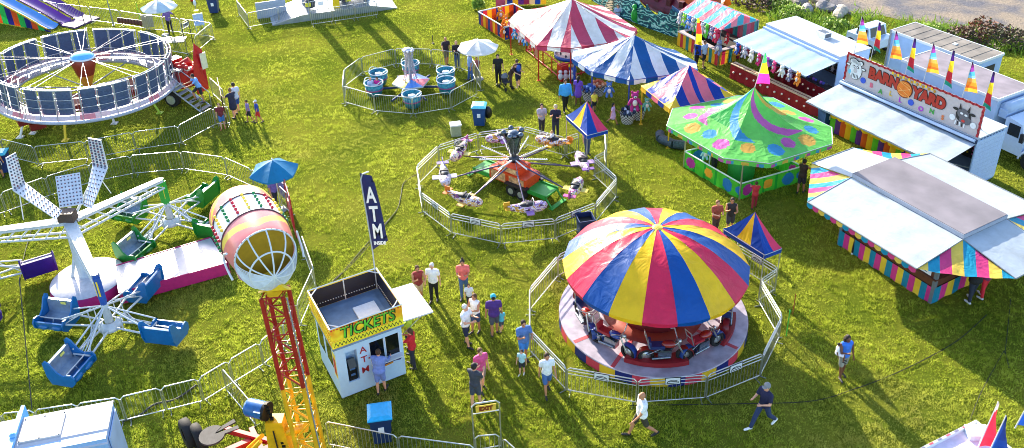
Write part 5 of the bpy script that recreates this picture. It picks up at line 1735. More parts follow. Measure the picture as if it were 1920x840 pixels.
b = B(); b.tube(A + corners[1] * 1.2 + Vec((0, 0, -1)), C + corners[1] * 1.2, .018); b.v = [v - sx * .06 for v in b.v]; T.part('conduit', b, GREY)
# tower, motor and gear
q = T.L(G(520, 850, 1.2))
b = B(); mt = T.L(G(488, 768, 3.0))
cm = Vec((mt.x + .28, mt.y - .25, 0))
b.extrude([cm + Vec((-.28, 0, 0)), cm + Vec((.5, 0, 0)), cm + Vec((.3, 0, 2.75)), cm + Vec((-.15, 0, 2.75))], (0, .35, 0)); b.tube(cm + Vec((-.4, .1, 2.0)), cm + Vec((-1.3, .2, .9)), .06); b.tube(cm + Vec((-.4, .3, 2.0)), cm + Vec((-1.1, .9, .9)), .06); b.tube(cm + Vec((-1.3, .2, .9)), cm + Vec((-1.1, .9, .9)), .06)
b.tube(cm + Vec((-.8, .15, 1.5)), cm + Vec((-.75, .2, .8)), .05); b.tube(cm + Vec((.1, .2, 2.2)), A.lerp(C, .3), .14)
T.part('tower_column', b, Yc)
b = B(); mp = mt
b.tube(mp + Vec((-.32, .1, 0)), mp + Vec((.12, -.04, .0)), .24, None, 18); b.tube(mp + Vec((-.38, .12, 0)), mp + Vec((-.32, .1, 0)), .2, .24, 18); b.box(mp + Vec((0, -.2, .05)), (.2, .14, .2), -.3)
T.part('motor', b, M('1f5fa0', .35, 0, .2, coat=.3))
b = B(); b.tube(mp + Vec((.14, -.05, 0)), mp + Vec((.22, -.08, 0)), .26, None, 18)
for i in range(22):
    p = (mp + Vec((.2, -.08, .25))).lerp(mp + Vec((.75, -.35, -2.1)), i / 21); b.box(p, (.09, .07, .08), .2 * (i % 2))
T.part('drive_chain', b, M('1a1a1c', .5, .4, .2))
b = B(); b.tube(cm + Vec((.05, -.04, 2.5)), cm + Vec((.1, -.06, 1.4)), .02); b.tube(cm + Vec((.1, -.06, 1.4)), cm + Vec((0, -.06, .4)), .02); T.part('hose', b, BLACK)
tb = T.L(G(430, 826, .9))
b = B(); yw = .55
b.box(tb + Vec((.3, -.9, 0)), (2.6, .16, .2), yw); b.box(tb + Vec((.55, .1, .05)), (1.6, .12, .18), yw - .9); b.box(tb + Vec((-.2, -.5, -.05)), (1.9, .16, .2), yw); b.box(tb + Vec((.9, -.2, .0)), (.14, 1.4, .18), yw)
T.part('trailer_frame', b, M('b4202a', .4, 0, .2))
fp = T.L(G(398, 818, 1.0))
b = B()
ring = [Vec((.36 * math.cos(t), .36 * math.sin(t), 0)) for t in [.42 + i * (2 * PI - .84) / 18 for i in range(19)]]
ring += [Vec((.05, -.05, 0)), Vec((.05, .05, 0))] if False else [Vec((.08, 0, 0))]
b.extrude([fp + Matrix.Rotation(.6, 3, 'Z') @ p for p in ring], (0, 0, .06)); b.extrude([fp + Matrix.Rotation(.6, 3, 'Z') @ Vec(p) for p in ((.30, .16, .001), (.72, .22, .001), (.72, .08, .001), (.12, .02, .001))], (0, 0, .05)); b.extrude([fp + Matrix.Rotation(.6, 3, 'Z') @ Vec(p) for p in ((.30, -.16, .001), (.12, -.02, .001), (.72, -.08, .001), (.72, -.22, .001))], (0, 0, .05))
T.part('coupling_plate', b, M('403e40', .75, 0, .3, 0, 6))
for px, py in ((352, 812), (372, 822)):
    w = T.L(G(px, py, .55)); d = Vec((.8, .55, 0)) * .15
    b = B(); r = .46
    Mr = Vec((.82, .57, 0)).to_track_quat('Z', 'Y').to_matrix()
    b.lathe([(.2, -.12), (.38, -.15), (.45, -.11), (.46, 0), (.45, .11), (.38, .15), (.2, .12)], w, 28, 0, Mr); tw = T.part('tyre', b, RUBBER)
    b = B(); b.lathe([(0, -.1), (.21, -.1), (.21, .1), (0, .1)], w, 20, 0, Mr); T.part('rim', b, M('8a3030', .5), tw)
# capsule
pn, pf = T.L(G(497, 478, 7.45)), T.L(G(449, 392, 7.45))
ca = (pf - pn); ca.z = 0; cl_ = ca.length; ca.normalize(); cs = Vec((ca.y, -ca.x, 0)); up_ = Vec((0, 0, 1))
rad = .86
def cyl(s, t, r=rad): return pn + ca * s + cs * (r * math.cos(t)) + up_ * (r * math.sin(t))
RF = rad * .875
def body(u, v):
    s = -0.05 + (cl_ * .95 + .3) * v; k = 1.0 if v > .30 else .86 + .14 * (v / .30) ** .6
    if v > .82: k = math.sqrt(max(.02, 1 - ((v - .82) / .19) ** 2))
    return cyl(s, -.55 + (PI + 1.1) * u, rad * k)
def bcol(u, v):
    d = abs(u - .5)
    if v < .34: return 1 if abs(v - (.11 + .55 * d)) < .042 and d < .36 else 0
    if v < .68: return 2
    return 1 if abs((v - .93) + .6 * d) < .03 else 0
b = B(); b.sheet(body, 110, 110, bcol)
T.part('capsule_shell', b, [M('e2807e', .3, 0, .06, coat=.2), M('f2d060', .35), M('e8ecf2', .35)])
b = B()
for kk, f in enumerate((.40, .62)):
    pass
for i in range(11):
    u = .10 + .8 * i / 10
    for j in range(5):
        v = .375 + .27 * j / 4
        t = -.55 + (PI + 1.1) * u
        b.ball(cyl(-0.05 + (cl_ * .95 + .3) * v, t, rad + .03), .045, 8, [0, 1, 2][i % 3])
T.part('light_bulb', b, [M('c01a3a', .3), M('12804a', .3), M('f2d24a', .3)], each=True)
b = B()
for s, q_ in ((-.06, RF), (cl_ * .32, rad + .01), (cl_ * .64 + .1, rad + .01)):
    b = B(); b.path([cyl(s, -.55 + (PI + 1.1) * i / 24, q_) for i in range(25)], .022, 6)
    T.part('shell_band', b, M('5a3a44', .5))
# gold back wall and mesh cage in front
b = B(); b.face([cyl(.02, 2 * PI * i / 32, RF * .97) for i in range(32)]); b.face([cyl(.04, 2 * PI * i / 32, RF * .97) for i in range(31, -1, -1)]); T.part('gold_panel', b, M('a88418', .45))
b = B()
def dome(t, f): 
    """t angle round the face, f 0 rim..1 nose"""
    r = RF * math.cos(f * PI / 2); s = -.06 - .60 * math.sin(f * PI / 2)
    return pn + ca * s + cs * (r * math.cos(t)) + up_ * (r * math.sin(t) - .25 * math.sin(f * PI / 2))
for i in range(10):
    t = 2 * PI * i / 10 + .16; b.path([dome(t, f / 8) for f in range(9)], .021, 6)
for f in (0, .5): b.path([dome(2 * PI * i / 32, f) for i in range(32)], .024, 6, 0, True)
T.part('cage_bar', b, WHITE)
b = B()
for i in range(60):
    t = PI - .15 + (PI + .3) * i / 59
    b.path([dome(t + .25 * f / 7, f / 7) for f in range(8)], .0125, 3); b.path([dome(t - .25 * f / 7, f / 7) for f in range(8)], .0125, 3)
T.part('wire_mesh', b, M('c8d0dc', .5, 0))
b = B(); b.sheet(lambda u, v: cyl(cl_ * v, PI + .55 - .0 + (PI - 1.1) * u, rad * .98), 16, 6); T.part('capsule_floor', b, M('b8a8d0', .4))
b = B()
for sg in (-1, 1): b.path([cyl(.05, PI / 2 + sg * (1.2 + .1 * i), rad + .08) + ca * (.25 * math.sin(i * .6)) for i in range(8)], .03, 6)
T.part('side_bar', b, WHITE)
b = B(); vb = pn - ca * .55 - up_ * (rad - .02)
b.extrude([C + sx * .42 + ax * .02, C - sx * .42 + ax * .02, vb - sx * .3 + up_ * .1, vb + up_ * .35, vb + sx * .3 + up_ * .1], Vec((0, .08, 0))); b.tube(C, pn + ca * .5 - up_ * rad * .8, .2, .3, 8)
T.part('saddle_bracket', b, [M('ecc62a', .4)])

# ------------------------------------------------------------------ ticket booth
UX, NY = Vec((.47, -.883, 0)), Vec((.883, .47, 0))
bl, fl, fr = G(603, 675), G(641, 748), G(763, 703)
cen = (bl + fr) / 2
T = Thing('ticket_booth', 'pale blue ticket booth with a bright yellow TICKETS sign box on top', 'booth', cen, math.atan2(NY.y, NY.x))
# local x along the front (left to right), local -y faces the viewer
wx, wy, wz = 1.08, 1.0, 2.05
PB = M('b2d0ec', .45, 0, .04)
b = B(); th = .05
b.boxz(-wx, wx, -wy + 0, wy, .04, .08); b.boxz(-wx, -wx + th, -wy, wy, .08, wz); b.boxz(wx - th, wx, -wy, wy, .08, wz); b.boxz(-wx + th, wx - th, wy - th, wy, .08, wz)
b.boxz(-wx + th, -.78, -wy, -wy + th, .08, wz); b.boxz(-.78, -.42, -wy, -wy + th, .08, .55); b.boxz(-.78, -.42, -wy, -wy + th, 1.75, wz); b.boxz(-.42, .0, -wy, -wy + th, .08, wz)
b.boxz(.0, wx - th, -wy, -wy + th, .08, 1.0); b.boxz(.0, wx - th, -wy, -wy + th, 1.8, wz); b.boxz(.45, .52, -wy, -wy + th, 1.0, 1.8); b.boxz(.95, wx - th, -wy, -wy + th, 1.0, 1.8)
b.boxz(-.78, -.42, -wy + .3, -wy + .32, .5, 1.8); b.boxz(-.8, -.78, -wy + th, -wy + .3, .5, 1.8); b.boxz(-.42, -.40, -wy + th, -wy + .3, .5, 1.8); b.boxz(-.78, -.42, -wy + th, -wy + .3, .50, .52)
T.part('wall', b, PB)
b = B(); b.boxz(.0, .45, -wy + .02, -wy + .03, 1.0, 1.8); b.boxz(.52, .95, -wy + .02, -wy + .03, 1.0, 1.8); T.part('window', b, GLASS, each=True)
b = B(); 
for x0, x1 in ((.0, .45), (.52, .95)):
    b.boxz(x0, x1, -wy - .012, -wy + .0, .985, 1.0); b.boxz(x0 - .02, x0, -wy - .012, -wy + .0, 1.0, 1.8); b.boxz(x1, x1 + .02, -wy - .012, -wy + 0, 1.0, 1.8)
b.boxz(-.02, 1.0, -wy - .2, -wy - .0, .95, .985); T.part('window_frame', b, WHITE)
b = B(); b.boxz(-.74, -.48, -wy + .06, -wy + .28, .53, 1.15); b.box((-.61, -wy + .09, 1.2), (.24, .14, .3), 0, 0, Matrix.Rotation(-.5, 3, 'X')); b.boxz(-.70, -.52, -wy + .05, -wy + .058, .95, 1.08, 1); b.boxz(-.68, -.54, -wy + .05, -wy + .058, .72, .80, 1)
T.part('cash_machine', b, [M('15161a', .35), M('4a6a9a', .3)])
b = B(); rx = Matrix.Rotation(PI / 2, 4, 'X')
for ch, z in (('A', 1.62), ('T', 1.24), ('M', .82)): b.text(ch, .34, Matrix.Translation((-.22, -wy - .006, z)) @ rx, 0, .004, .003)
b.boxz(-.08, .04, -wy - .008, -wy - .001, 1.2, 1.25)
T.part('letter', b, M('a02026', .5), each=True)
b = B(); rb = [(.05, .62), (.25, .60), (.3, .66), (.75, .74), (.95, .70), (1.0, .80), (.9, .84), (.6, .86), (.3, .78), (.1, .74)]
b.extrude([(x, -wy - .003, z) for x, z in rb], (0, -.006, 0)); b.extrude([(-.02 + x * .95, -wy - .011, .66 + z) for x, z in ((.40, .0), (.75, .03), (.75, .09), (.40, .06))], (0, -.004, 0), 1)
T.part('ribbon_emblem', b, [M('2a2468', .5), M('d88a2a', .5)])
b = B(); b.boxz(-wx - .006, -wx + .0, -.55, .0, .95, 1.75); b.boxz(-wx - .006, -wx, .25, .8, .9, 1.8); T.part('window', b, GLASS, each=True)
b = B(); b.boxz(-wx - .008, -wx - .0, -.9, -.62, .75, 1.7); b.boxz(-wx - .009, -wx - .0085, -.88, -.64, .85, 1.5, 1); T.part('poster', b, [M('e4d24a', .5), M('b83a3a', .5, 0, .7, 0, 9)])
# sign box round the roof
ox, oy, z0, z1 = wx + .07, wy + .07, 2.08, 2.86
b = B(); b.boxz(-ox, ox, -oy, oy, z0 - .06, z0 + .02); b.boxz(-.9, .9, -.8, .8, z0 + .022, z0 + .07); T.part('roof_deck', b, M('6c88a8', .5, 0, .2, 0, 3))
b = B(); b.boxz(-.75, -.15, -.7, -.25, z0 + .075, z0 + .12); b.boxz(.0, .72, -.35, .35, z0 + .075, z0 + .14); T.part('roof_hatch', b, WHITEP, each=True)
def grad_y():
    m = bpy.data.materials.new('sign_yellow'); nt, bs, out = nodes_of(m)
    tc = nt.nodes.new('ShaderNodeTexCoord'); n = nt.nodes.new('ShaderNodeTexNoise'); n.inputs['Scale'].default_value = 2.2; rp = nt.nodes.new('ShaderNodeValToRGB')
    rp.color_ramp.elements[0].color = (*lin('e8a020'), 1); rp.color_ramp.elements[1].color = (*lin('f4e030'), 1); rp.color_ramp.elements[0].position = .35; rp.color_ramp.elements[1].position = .6
    nt.links.new(tc.outputs['Object'], n.inputs['Vector']); nt.links.new(n.outputs[0], rp.inputs[0]); nt.links.new(rp.outputs[0], bs.inputs['Base Color']); bs.inputs['Roughness'].default_value = .4; return m
SY = grad_y()
b = B(); t = .03
b.boxz(-ox, ox, -oy, -oy + t, z0 + .02, z1); b.boxz(-ox, ox, oy - t, oy, z0 + .02, z1); b.boxz(-ox, -ox + t, -oy + t, oy - t, z0 + .02, z1); b.boxz(ox - t, ox, -oy + t, oy - t, z0 + .02, z1)
sb_ = T.part('sign_box', b, SY)
b = B(); b.boxz(-ox + t, ox - t, oy - t - .006, oy - t - .001, z0 + .03, z1 - .02); b.boxz(ox - t - .006, ox - t - .001, -oy + t, oy - t - .01, z0 + .03, z1 - .02); b.boxz(-ox + t + .001, -ox + t + .006, -oy + t, oy - t - .01, z0 + .03, z1 - .02)
T.part('inner_lining', b, M('14182c', .6), sb_)
b = B(); zf = -oy - .004
b.boxz(-ox, ox, -oy - .014, -oy - .002, z0 + .06, z0 + .26, 0)
for i in range(18):
    x = -ox + .06 + (2 * ox - .12) * i / 18; dx = (2 * ox - .12) / 36
    b.tube((x, -oy - .018, z0 + .09), (x + dx, -oy - .018, z0 + .23), .010, None, 4, 1); b.tube((x + dx, -oy - .018, z0 + .23), (x + 2 * dx, -oy - .018, z0 + .09), .010, None, 4, 1)
T.part('zigzag_band', b, [M('f0e83a', .4), M('2a3a24', .5)], sb_)
b = B(); b.text('TICKETS', .58, Matrix.Translation((.02, -oy - .012, z0 + .50)) @ rx, 0, .005, .034, .80, shear=.12); b.text('TICKETS', .58, Matrix.Translation((-.0, -oy - .022, z0 + .51)) @ rx, 1, .005, .004, .80, shear=.12)
T.part('lettering', b, [M('12301c', .5), M('62c83a', .4, 0, .4, 0, 4)], sb_)
b = B()
for z in (z1 - .05,):
    for i in range(26):
        b.ball((-ox + .04 + (2 * ox - .08) * i / 25, -oy - .015, z), .028, 6, i % 2)
    for i in range(22): b.ball((-ox - .015, -oy + (2 * oy) * i / 21, z), .028, 6, 2); b.ball((-ox - .015, -oy + (2 * oy) * i / 21, z0 + .30), .028, 6, 2); b.ball((-ox - .015, -oy + (2 * oy) * i / 21, z - .2), .024, 6, 2)
for i in range(26): b.ball((-ox + .04 + (2 * ox - .08) * i / 25, -oy - .015, z0 + .30), .022, 6, 2)
for i in range(26): b.ball((-ox + .05 + (2 * ox - .1) * i / 25, oy - t - .02, z0 + .20), .022, 6, 3)
for i in range(24): b.ball((ox - t - .02, -oy + .08 + (2 * oy - .15) * i / 23, z0 + .20), .022, 6, 3)
T.part('bulb_row', b, [M('d82a2a', .3), M('e87a2a', .3), M('f0d84a', .3), WHITE], sb_, kind='stuff')
b = B(); b.path([(-ox, -oy, z1 + .012), (ox, -oy, z1 + .012), (ox, oy, z1 + .012), (-ox, oy, z1 + .012)], .022, 4, 0, True)
for sx_, sy_ in ((-1, -1), (1, -1), (1, 1), (-1, 1)): b.tube((sx_ * (ox - .3), sy_ * oy, z1), (sx_ * ox, sy_ * (oy - .3), z1), .02, None, 4)
b.tube((0, oy - .05, z0), (0, oy - .05, z1), .02, None, 4)
T.part('top_trim', b, WHITE, sb_)
b = B(); b.box((wx + .60, -.02, 2.0), (1.12, 1.7, .05), 0, 0, Matrix.Rotation(.05, 3, 'Y')); T.part('awning_board', b, M('c8d2dc', .3))
b = B(); b.tube((wx, -.7, 1.3), (wx + .9, -.75, 1.96), .015); b.tube((wx, .7, 1.3), (wx + .9, .75, 1.96), .015); T.part('awning_strut', b, STEEL, each=True)
b = B(); b.boxz(wx - .0, wx + .008, -.7, .7, .95, 1.75); T.part('side_opening', b, M('20242c', .6))
b = B()
for x in (-wx + .05, wx - .05):
    for y in (-wy + .05, wy - .05): b.tube((x, y, 0), (x, y, .05), .05)
T.part('levelling_foot', b, STEELD, each=True)

# feather flag behind the booth
q = G(705, 511, 2.85); ht = rise((q.x, q.y), 330)
T = Thing('feather_flag', 'tall navy feather flag reading ATM INSIDE behind the ticket booth', 'flag', (q.x - .05, q.y + .12, 0))
b = B(); pts_ = [(0, 0, 0), (0, 0, 3.6), (-.05, 0, 5.2), (-.09, 0, ht - .2), (-.02, 0, ht), (.18, 0, ht + .08)]; b.path(pts_, .022, 6); T.part('pole', b, M('aebccb', .4, .3))
zb = 3.65
def ffl(u, v):
    z = zb + (ht + .05 - zb) * v; w = .54 * (1 - .34 * v); x0 = -.10 * v * v
    zz = z - .12 * (1 - v) * u * 2 * (-1) * (1 if v < .1 else 0) - (.15 * u if v > .9 else 0)
    return (x0 + w * u, .05 * math.sin(u * 5 + v * 4) * u, zz + .14 * u * (1 - v))
b = B(); b.sheet(ffl, 8, 24); fl_ = T.part('flag_cloth', b, cloth('141c48', .25, .5, .3))
b = B(); rx = Matrix.Rotation(PI / 2, 4, 'X')
for ch, z, s_, xx in (('A', 5.75, .80, .17), ('T', 5.05, .80, .20), ('M', 4.40, .76, .25)): b.text(ch, s_, Matrix.Translation((xx, -.075, z)) @ rx, 0, .004, .020, .55)
b.text('INSIDE', .18, Matrix.Translation((.28, -.075, 3.97)) @ rx, 0, .004, .006, .72)
T.part('lettering', b, M('f2f4f8', .5), fl_)

# ------------------------------------------------------------------ trailers and stalls on the right
Y0 = math.atan2(-.873, .487)     # long axis runs toward the lower right, local -y is the customers' side
ROOFG = M('a8a2a4', .5, 0, .2, 0, 1.5)
TRW = M('aabfdc', .4, 0, .10, 0, 1.5)
SIDEB = M('9cb8e0', .4, 0, .10, 0, 1.5)


def wheels(T, xs, y, r=.42):
    for x in xs:
        b = B(); b.tube((x, y - .12, r), (x, y + .12, r), r, None, 22); w = T.part('wheel', b, RUBBER)
        b = B(); b.tube((x, y - .14, r), (x, y + .14, r), r * .55, None, 14); T.part('rim', b, RIM, w)


# barnyard balloon game
zr = 2.45
o = G(1580, 151, zr); e = G(1833, 262, zr)
yb = math.atan2(e.y - o.y, e.x - o.x)
T = Thing('balloon_game_trailer', 'long white game trailer with a big barnyard sign and a white awning', 'game trailer', (o.x, o.y, 0), yb)
Lb = (e - o).length; Wb = 1.95
b = B(); b.boxz(0, Lb, Wb - .05, Wb, .1, zr); b.boxz(0, .05, 0, Wb - .05, .1, zr); b.boxz(Lb - .05, Lb, 0, Wb - .05, .02, zr); b.boxz(.05, Lb - .05, .0, .05, 2.15, zr); b.boxz(.05, Lb - .05, 0, Wb - .05, .35, .42)
T.part('trailer_box', b, SIDEB)
b = B()
for i in range(11):
    for j in range(16):
        z = .12 + i * .2; y = .02 + (j + (.5 if i % 2 else 0)) * .12
        if y + .115 < Wb: b.boxz(Lb + .001, Lb + .009, y, y + .113, z, z + .19)
T.part('end_cladding', b, M('b2c6ea', .45, 0, .08))
b = B(); b.boxz(-.02, Lb + .02, -.02, Wb + .02, zr + .002, zr + .05); T.part('roof', b, M('aab2be', .4, 0, .16, 0, 1.2))
b = B(); b.boxz(-.03, Lb + .03, -.14, -.022, zr - .16, zr + .0, 0); b.tube((0, -.16, zr - .02), (Lb, -.16, zr - .02), .07, None, 10, 1); T.part('awning_rail', b, [M('26365a', .4), TRW])
b = B()
for i in range(8): b.boxz(Lb + .02, Lb + .03, .2 + i * .2, .3 + i * .2, zr - .06, zr - .02)
T.part('marker_strip', b, M('2a3a78', .5), each=True)
# awning
b = B(); z_in, z_out, wd = 2.28, 1.98, 2.12
b.sheet(lambda u, v: (-.05 + (Lb + .1) * u, -.15 - wd * v, z_in + (z_out - z_in) * v + .012 * math.sin(u * 40)), 60, 8); b.sheet(lambda u, v: (-.05 + (Lb + .1) * u, -.15 - wd - .01, z_out - .06 * v), 60, 1)
T.part('awning', b, cloth('a8b5c4', .12, .4, .12))
b = B()
for x in (.05, Lb * .5, Lb - .05): b.tube((x, -.1, 2.2), (x, -.15 - wd, z_out - .03), .02); b.tube((x, -.02, 1.1), (x, -.15 - wd * .8, z_out), .016)
T.part('awning_arm', b, STEELD, each=True)
# counter
b = B(); b.boxz(.1, Lb - .1, -.55, -.05, .86, .94); T.part('counter_top', b, M('8a7f78', .5))
b = B(); n = 22
for i in range(n): b.sheet(lambda u, v: (.1 + (Lb - .2) * (i + u) / n, -.56 - .03 * math.sin(u * PI), .84 - .8 * v), 4, 4, i % 4)
T.part('counter_skirt', b, [cloth('5cbf2e', .15), cloth('5a2a86', .15), cloth('d8581f', .15), cloth('e8b01e', .15)])
b = B(); b.sheet(lambda u, v: (.1 + (Lb - .2) * u, -.60 - .02 * math.sin(u * 90), .96 - (.16 + .05 * abs(math.sin(u * 60))) * v), 120, 2); T.part('fringe', b, cloth('f2c822', .15))
b = B(); b.boxz(.06, Lb - .06, Wb - .12, Wb - .06, .45, 2.1, 0)
for i in range(26):
    for j in range(8): b.ball((.3 + i * .24, Wb - .15, .7 + j * .17), .055, 6, 1 + (i * 3 + j * 5) % 5)
T.part('balloon_board', b, [M('2a2622', .7), M('c02838', .4), M('e8c02a', .4), M('2a6ab8', .4), M('3a9a4a', .4), M('c850a0', .4)])
b = B()
for i, x in enumerate((.4, 2.5, 4.6)):
    b = B(); b.ball((x, -.3, 1.14), (.2, .14, .2), 10); b.ball((x, -.32, 1.4), (.15, .12, .13), 10)
    T.part('counter_prize', b, M('b8a8a2', .85, 0, .3))
b = B(); b.boxz(.08, .3, -.5, -.1, .95, 2.05); T.part('end_curtain', b, M('c43a22', .7))
# sign
hs = rise(o, 97) - zr
b = B(); b.boxz(.02, Lb - .02, .02, .07, zr + .06, zr + hs)
sg = T.part('sign_board', b, M('b6aeb0', .5, 0, .06))
b = B()
def redge(x0, z0_, x1, z1_, n):
    for i in range(n):
        f = (i + .5) / n; b.box((x0 + (x1 - x0) * f, .012, z0_ + (z1_ - z0_) * f), (.10 + abs(x1 - x0) / n * .9, .012, .09 + abs(z1_ - z0_) / n * .9), .0, 0, Matrix.Rotation(.2 * (-1) ** i, 3, 'Y'))
redge(.08, zr + hs - .04, Lb - .08, zr + hs - .04, 44); redge(.06, zr + .12, .06, zr + hs - .1, 9); redge(Lb - .06, zr + .12, Lb - .06, zr + hs - .1, 9)
T.part('ragged_border', b, M('b02a34', .5), sg)
rx = Matrix.Rotation(PI / 2, 4, 'X')
zc = zr + hs * .60
b = B()
def bigtext(txt, x, z, size, sl):
    for k, (mi, bd, dy) in enumerate(((1, .075, .004), (0, .045, -.006))):
        b.text(txt, size, Matrix.Translation((x, dy, z)) @ rx, mi, .004, bd, .90)
bigtext('BARN', 2.10, zc + .03, .66, 0)
T.part('lettering', b, [M('a8281a', .45), M('2a1210', .5)], sg)
b = B(); bigtext('YARD', 4.42, zc - .02, .66, 0)
T.part('lettering', b, [M('a8281a', .45), M('2a1210', .5)], sg)
b = B(); b.tube((3.22, .018, zc - .05), (3.22, -.012, zc - .05), .40, None, 36, 1, False); b.tube((3.22, -.012, zc - .05), (3.22, -.02, zc - .05), .36, None, 36, 0, False)
b.path([(3.22 + .3 * math.cos(2.4 * t), -.024, zc - .05 + .3 * math.sin(t)) for t in [i * .3 for i in range(22)]], .012, 4, 2)
T.part('round_letter', b, [M('d8741c', .45), M('5a1c10', .5), M('f0b060', .5)], sg)
b = B()
for i, (ch, c) in enumerate(zip('BALLOON', (0, 1, 2, 3, 4, 3, 1))):
    x = 1.55 + i * .52; z = zr + .30 + .05 * (-1) ** i
    if i == 4:
        b.tube((x, .015, z), (x, -.008, z), .14, None, 20, 4, False)
        continue
    b.text(ch, .30, Matrix.Translation((x, -.0, z)) @ rx, c, .004, .010)
b.tube((1.08, .015, zr + .42), (1.08, -.008, zr + .42), .14, None, 20, 4, False)
b.text('S', .28, Matrix.Translation((5.2, 0, zr + .28)) @ rx, 5, .004, .01)
T.part('lettering', b, [M('d85a78', .5), M('3a9a3a', .5), M('d8b22a', .5), M('b03ac0', .5), M('2a50c0', .45), M('d8702a', .5)], sg, each=True)
b = B()
for i in range(16): b.box((2.5 + i * .14, .004, zr + hs - .16 + .03 * (-1) ** i), (.09, .012, .12), 0, i % 2)
T.part('yellow_scroll', b, [M('e8c02a', .5), M('b8821c', .5)], sg)
# sheep head
b = B(); sx0, sz0 = .60, zr + hs * .55
def disc(x, z, rx_, rz_, m, y=-.004):
    b.extrude([(x + rx_ * math.cos(t), y, z + rz_ * math.sin(t)) for t in [i * PI / 14 for i in range(28)]], (0, -.006, 0), m)
disc(sx0, sz0 - .05, .36, .46, 1, .006); disc(sx0, sz0 - .05, .34, .44, 0)
for i in range(7): disc(sx0 - .24 + i * .08, sz0 + .34 + .04 * math.sin(i * 1.1), .10, .10, 0, -.012)
for i in range(7): disc(sx0 - .27 + i * .09, sz0 + .37 + .04 * math.sin(i * 1.1), .11, .11, 1, -.0045)
disc(sx0 - .42, sz0 + .12, .13, .07, 1); disc(sx0 + .42, sz0 + .12, .13, .07, 1); disc(sx0 - .42, sz0 + .12, .10, .045, 0, -.011); disc(sx0 + .42, sz0 + .12, .10, .045, 0, -.011)
disc(sx0 - .1, sz0 + .12, .07, .06, 1, -.018); disc(sx0 + .1, sz0 + .12, .07, .06, 1, -.018); disc(sx0 - .1, sz0 + .12, .05, .035, 0, -.025); disc(sx0 + .1, sz0 + .12, .05, .035, 0, -.025)
disc(sx0, sz0 - .06, .10, .12, 2, -.012)
for i in range(5): b.boxz(sx0 - .16 + .08 * i, sx0 - .13 + .08 * i, -.016, -.011, sz0 - .42, sz0 - .24, 1)
disc(sx0 - .3, sz0 - .2, .07, .12, 3, -.012)
T.part('sheep_picture', b, [M('d8dce0', .5), M('1a1a1e', .5), M('b8b4b8', .5), M('6ac0e0', .5)], sg)
b = B(); sx0, sz0 = Lb - .82, zr + hs * .5
disc(sx0, sz0, .34, .30, 1, .0); disc(sx0 + .12, sz0 - .14, .26, .20, 0, -.008); disc(sx0 - .02, sz0 + .1, .26, .22, 0, -.010)
for s in (-1, 1): b.extrude([(sx0 + s * .12, -.01, sz0 + .26), (sx0 + s * .22, -.01, sz0 + .52), (sx0 + s * .24, -.01, sz0 + .24)], (0, -.008, 0), 1); disc(sx0 + s * .38, sz0 + .2, .13, .06, 1)
disc(sx0 - .08, sz0 + .1, .07, .045, 2, -.018); disc(sx0 + .12, sz0 + .08, .07, .045, 2, -.018); disc(sx0 + .05, sz0 - .2, .08, .06, 3, -.018)
for x in (-.45, .5): disc(sx0 + x, sz0 - .22, .13, .13, 2, -.006)
for i in range(5): b.boxz(sx0 - .3 + .1 * i, sx0 - .25 + .1 * i, -.014, -.006, sz0 - .48, sz0 - .3, 1 if i % 2 else 2)
T.part('bull_picture', b, [M('5a5a62', .5), M('1a1a1e', .5), M('d8dce0', .5), M('c0302a', .5)], sg)
b = B()
for x in (.4, 2.2, 4.2, Lb - .4): b.tube((x, .09, zr + hs * .9), (x, .8, zr + .05), .02)
T.part('sign_brace', b, STEELD, each=True)


# flags behind the barnyard sign
def sail_flag(pos, z0_, h, cols, label, w=.55, face=0.0, pole='d0d0d4', group=None, lean=0.0, kind=0, droop=.2):
    """narrow flag flown from a thin pole; cols are bands from top to bottom"""
    Tf = Thing('flag', label, 'flag', pos, face, group)
    top = Vec((lean, 0, z0_ + h))
    b = B(); b.tube((0, 0, 0), top, .018, .012, 6); Tf.part('pole', b, M(pole, .4, .3))
    zb_ = z0_ + h * .02
    n = len(cols)
    def fn(u, v):
        ww = w * (1 - v) ** .8 if kind == 0 else w * (.25 + .75 * (1 - v)) * (1 - .15 * math.sin(v * 7))
        f = (zb_ + (z0_ + h - zb_) * v) / (z0_ + h)
        return (lean * f + ww * u, .07 * math.sin(u * 4 + v * 6) * u, zb_ + (z0_ + h - zb_) * v - droop * u * (1 - v) * (.3 if kind == 0 else 1))
    b = B(); b.sheet(fn, 8, 24, lambda u, v: min(n - 1, int((1 - v) * n)))
    Tf.part('flag_cloth', b, [cloth(c, .35, .5, .25) for c in cols])
    return Tf


A = (['2a1236', '6a2070', '8a3a9a', '4aa0d0', '7cb8d8', 'e8a050', 'ee8a2e', 'ec6a2a', 'f2b03a'], ['2a1a50', '3a1a70', 'f0cc2a', 'f0cc2a', 'b8283a', 'b8283a', '1c8a78'])
for i, (px, ty, by) in enumerate(((1600, 30, 82), (1632, 42, 92), (1670, 57, 110), (1704, 72, 130), (1733, 80, 136), (1768, 95, 158), (1811, 115, 172), (1853, 135, 200))):
    f = i / 7
    pw_ = o.lerp(e, .03 + .93 * f) + (Matrix.Rotation(yb, 3, 'Z') @ Vec((0, .14, 0)))
    pw_.z = 0
    t_, b_ = rise(pw_, ty), rise(pw_, by)
    nm = ('purple, sky blue and orange', 'violet, yellow, red and green')[i % 2]
    Tf = sail_flag((pw_.x, pw_.y, zr + .04), b_ - zr - .04, t_ - b_, A[i % 2], f'{ORD[i // 2]} {nm} flag from the left behind the barnyard sign', .52 if i % 2 == 0 else .34, -.15, group='flags behind the barnyard sign', kind=i % 2, lean=.12)

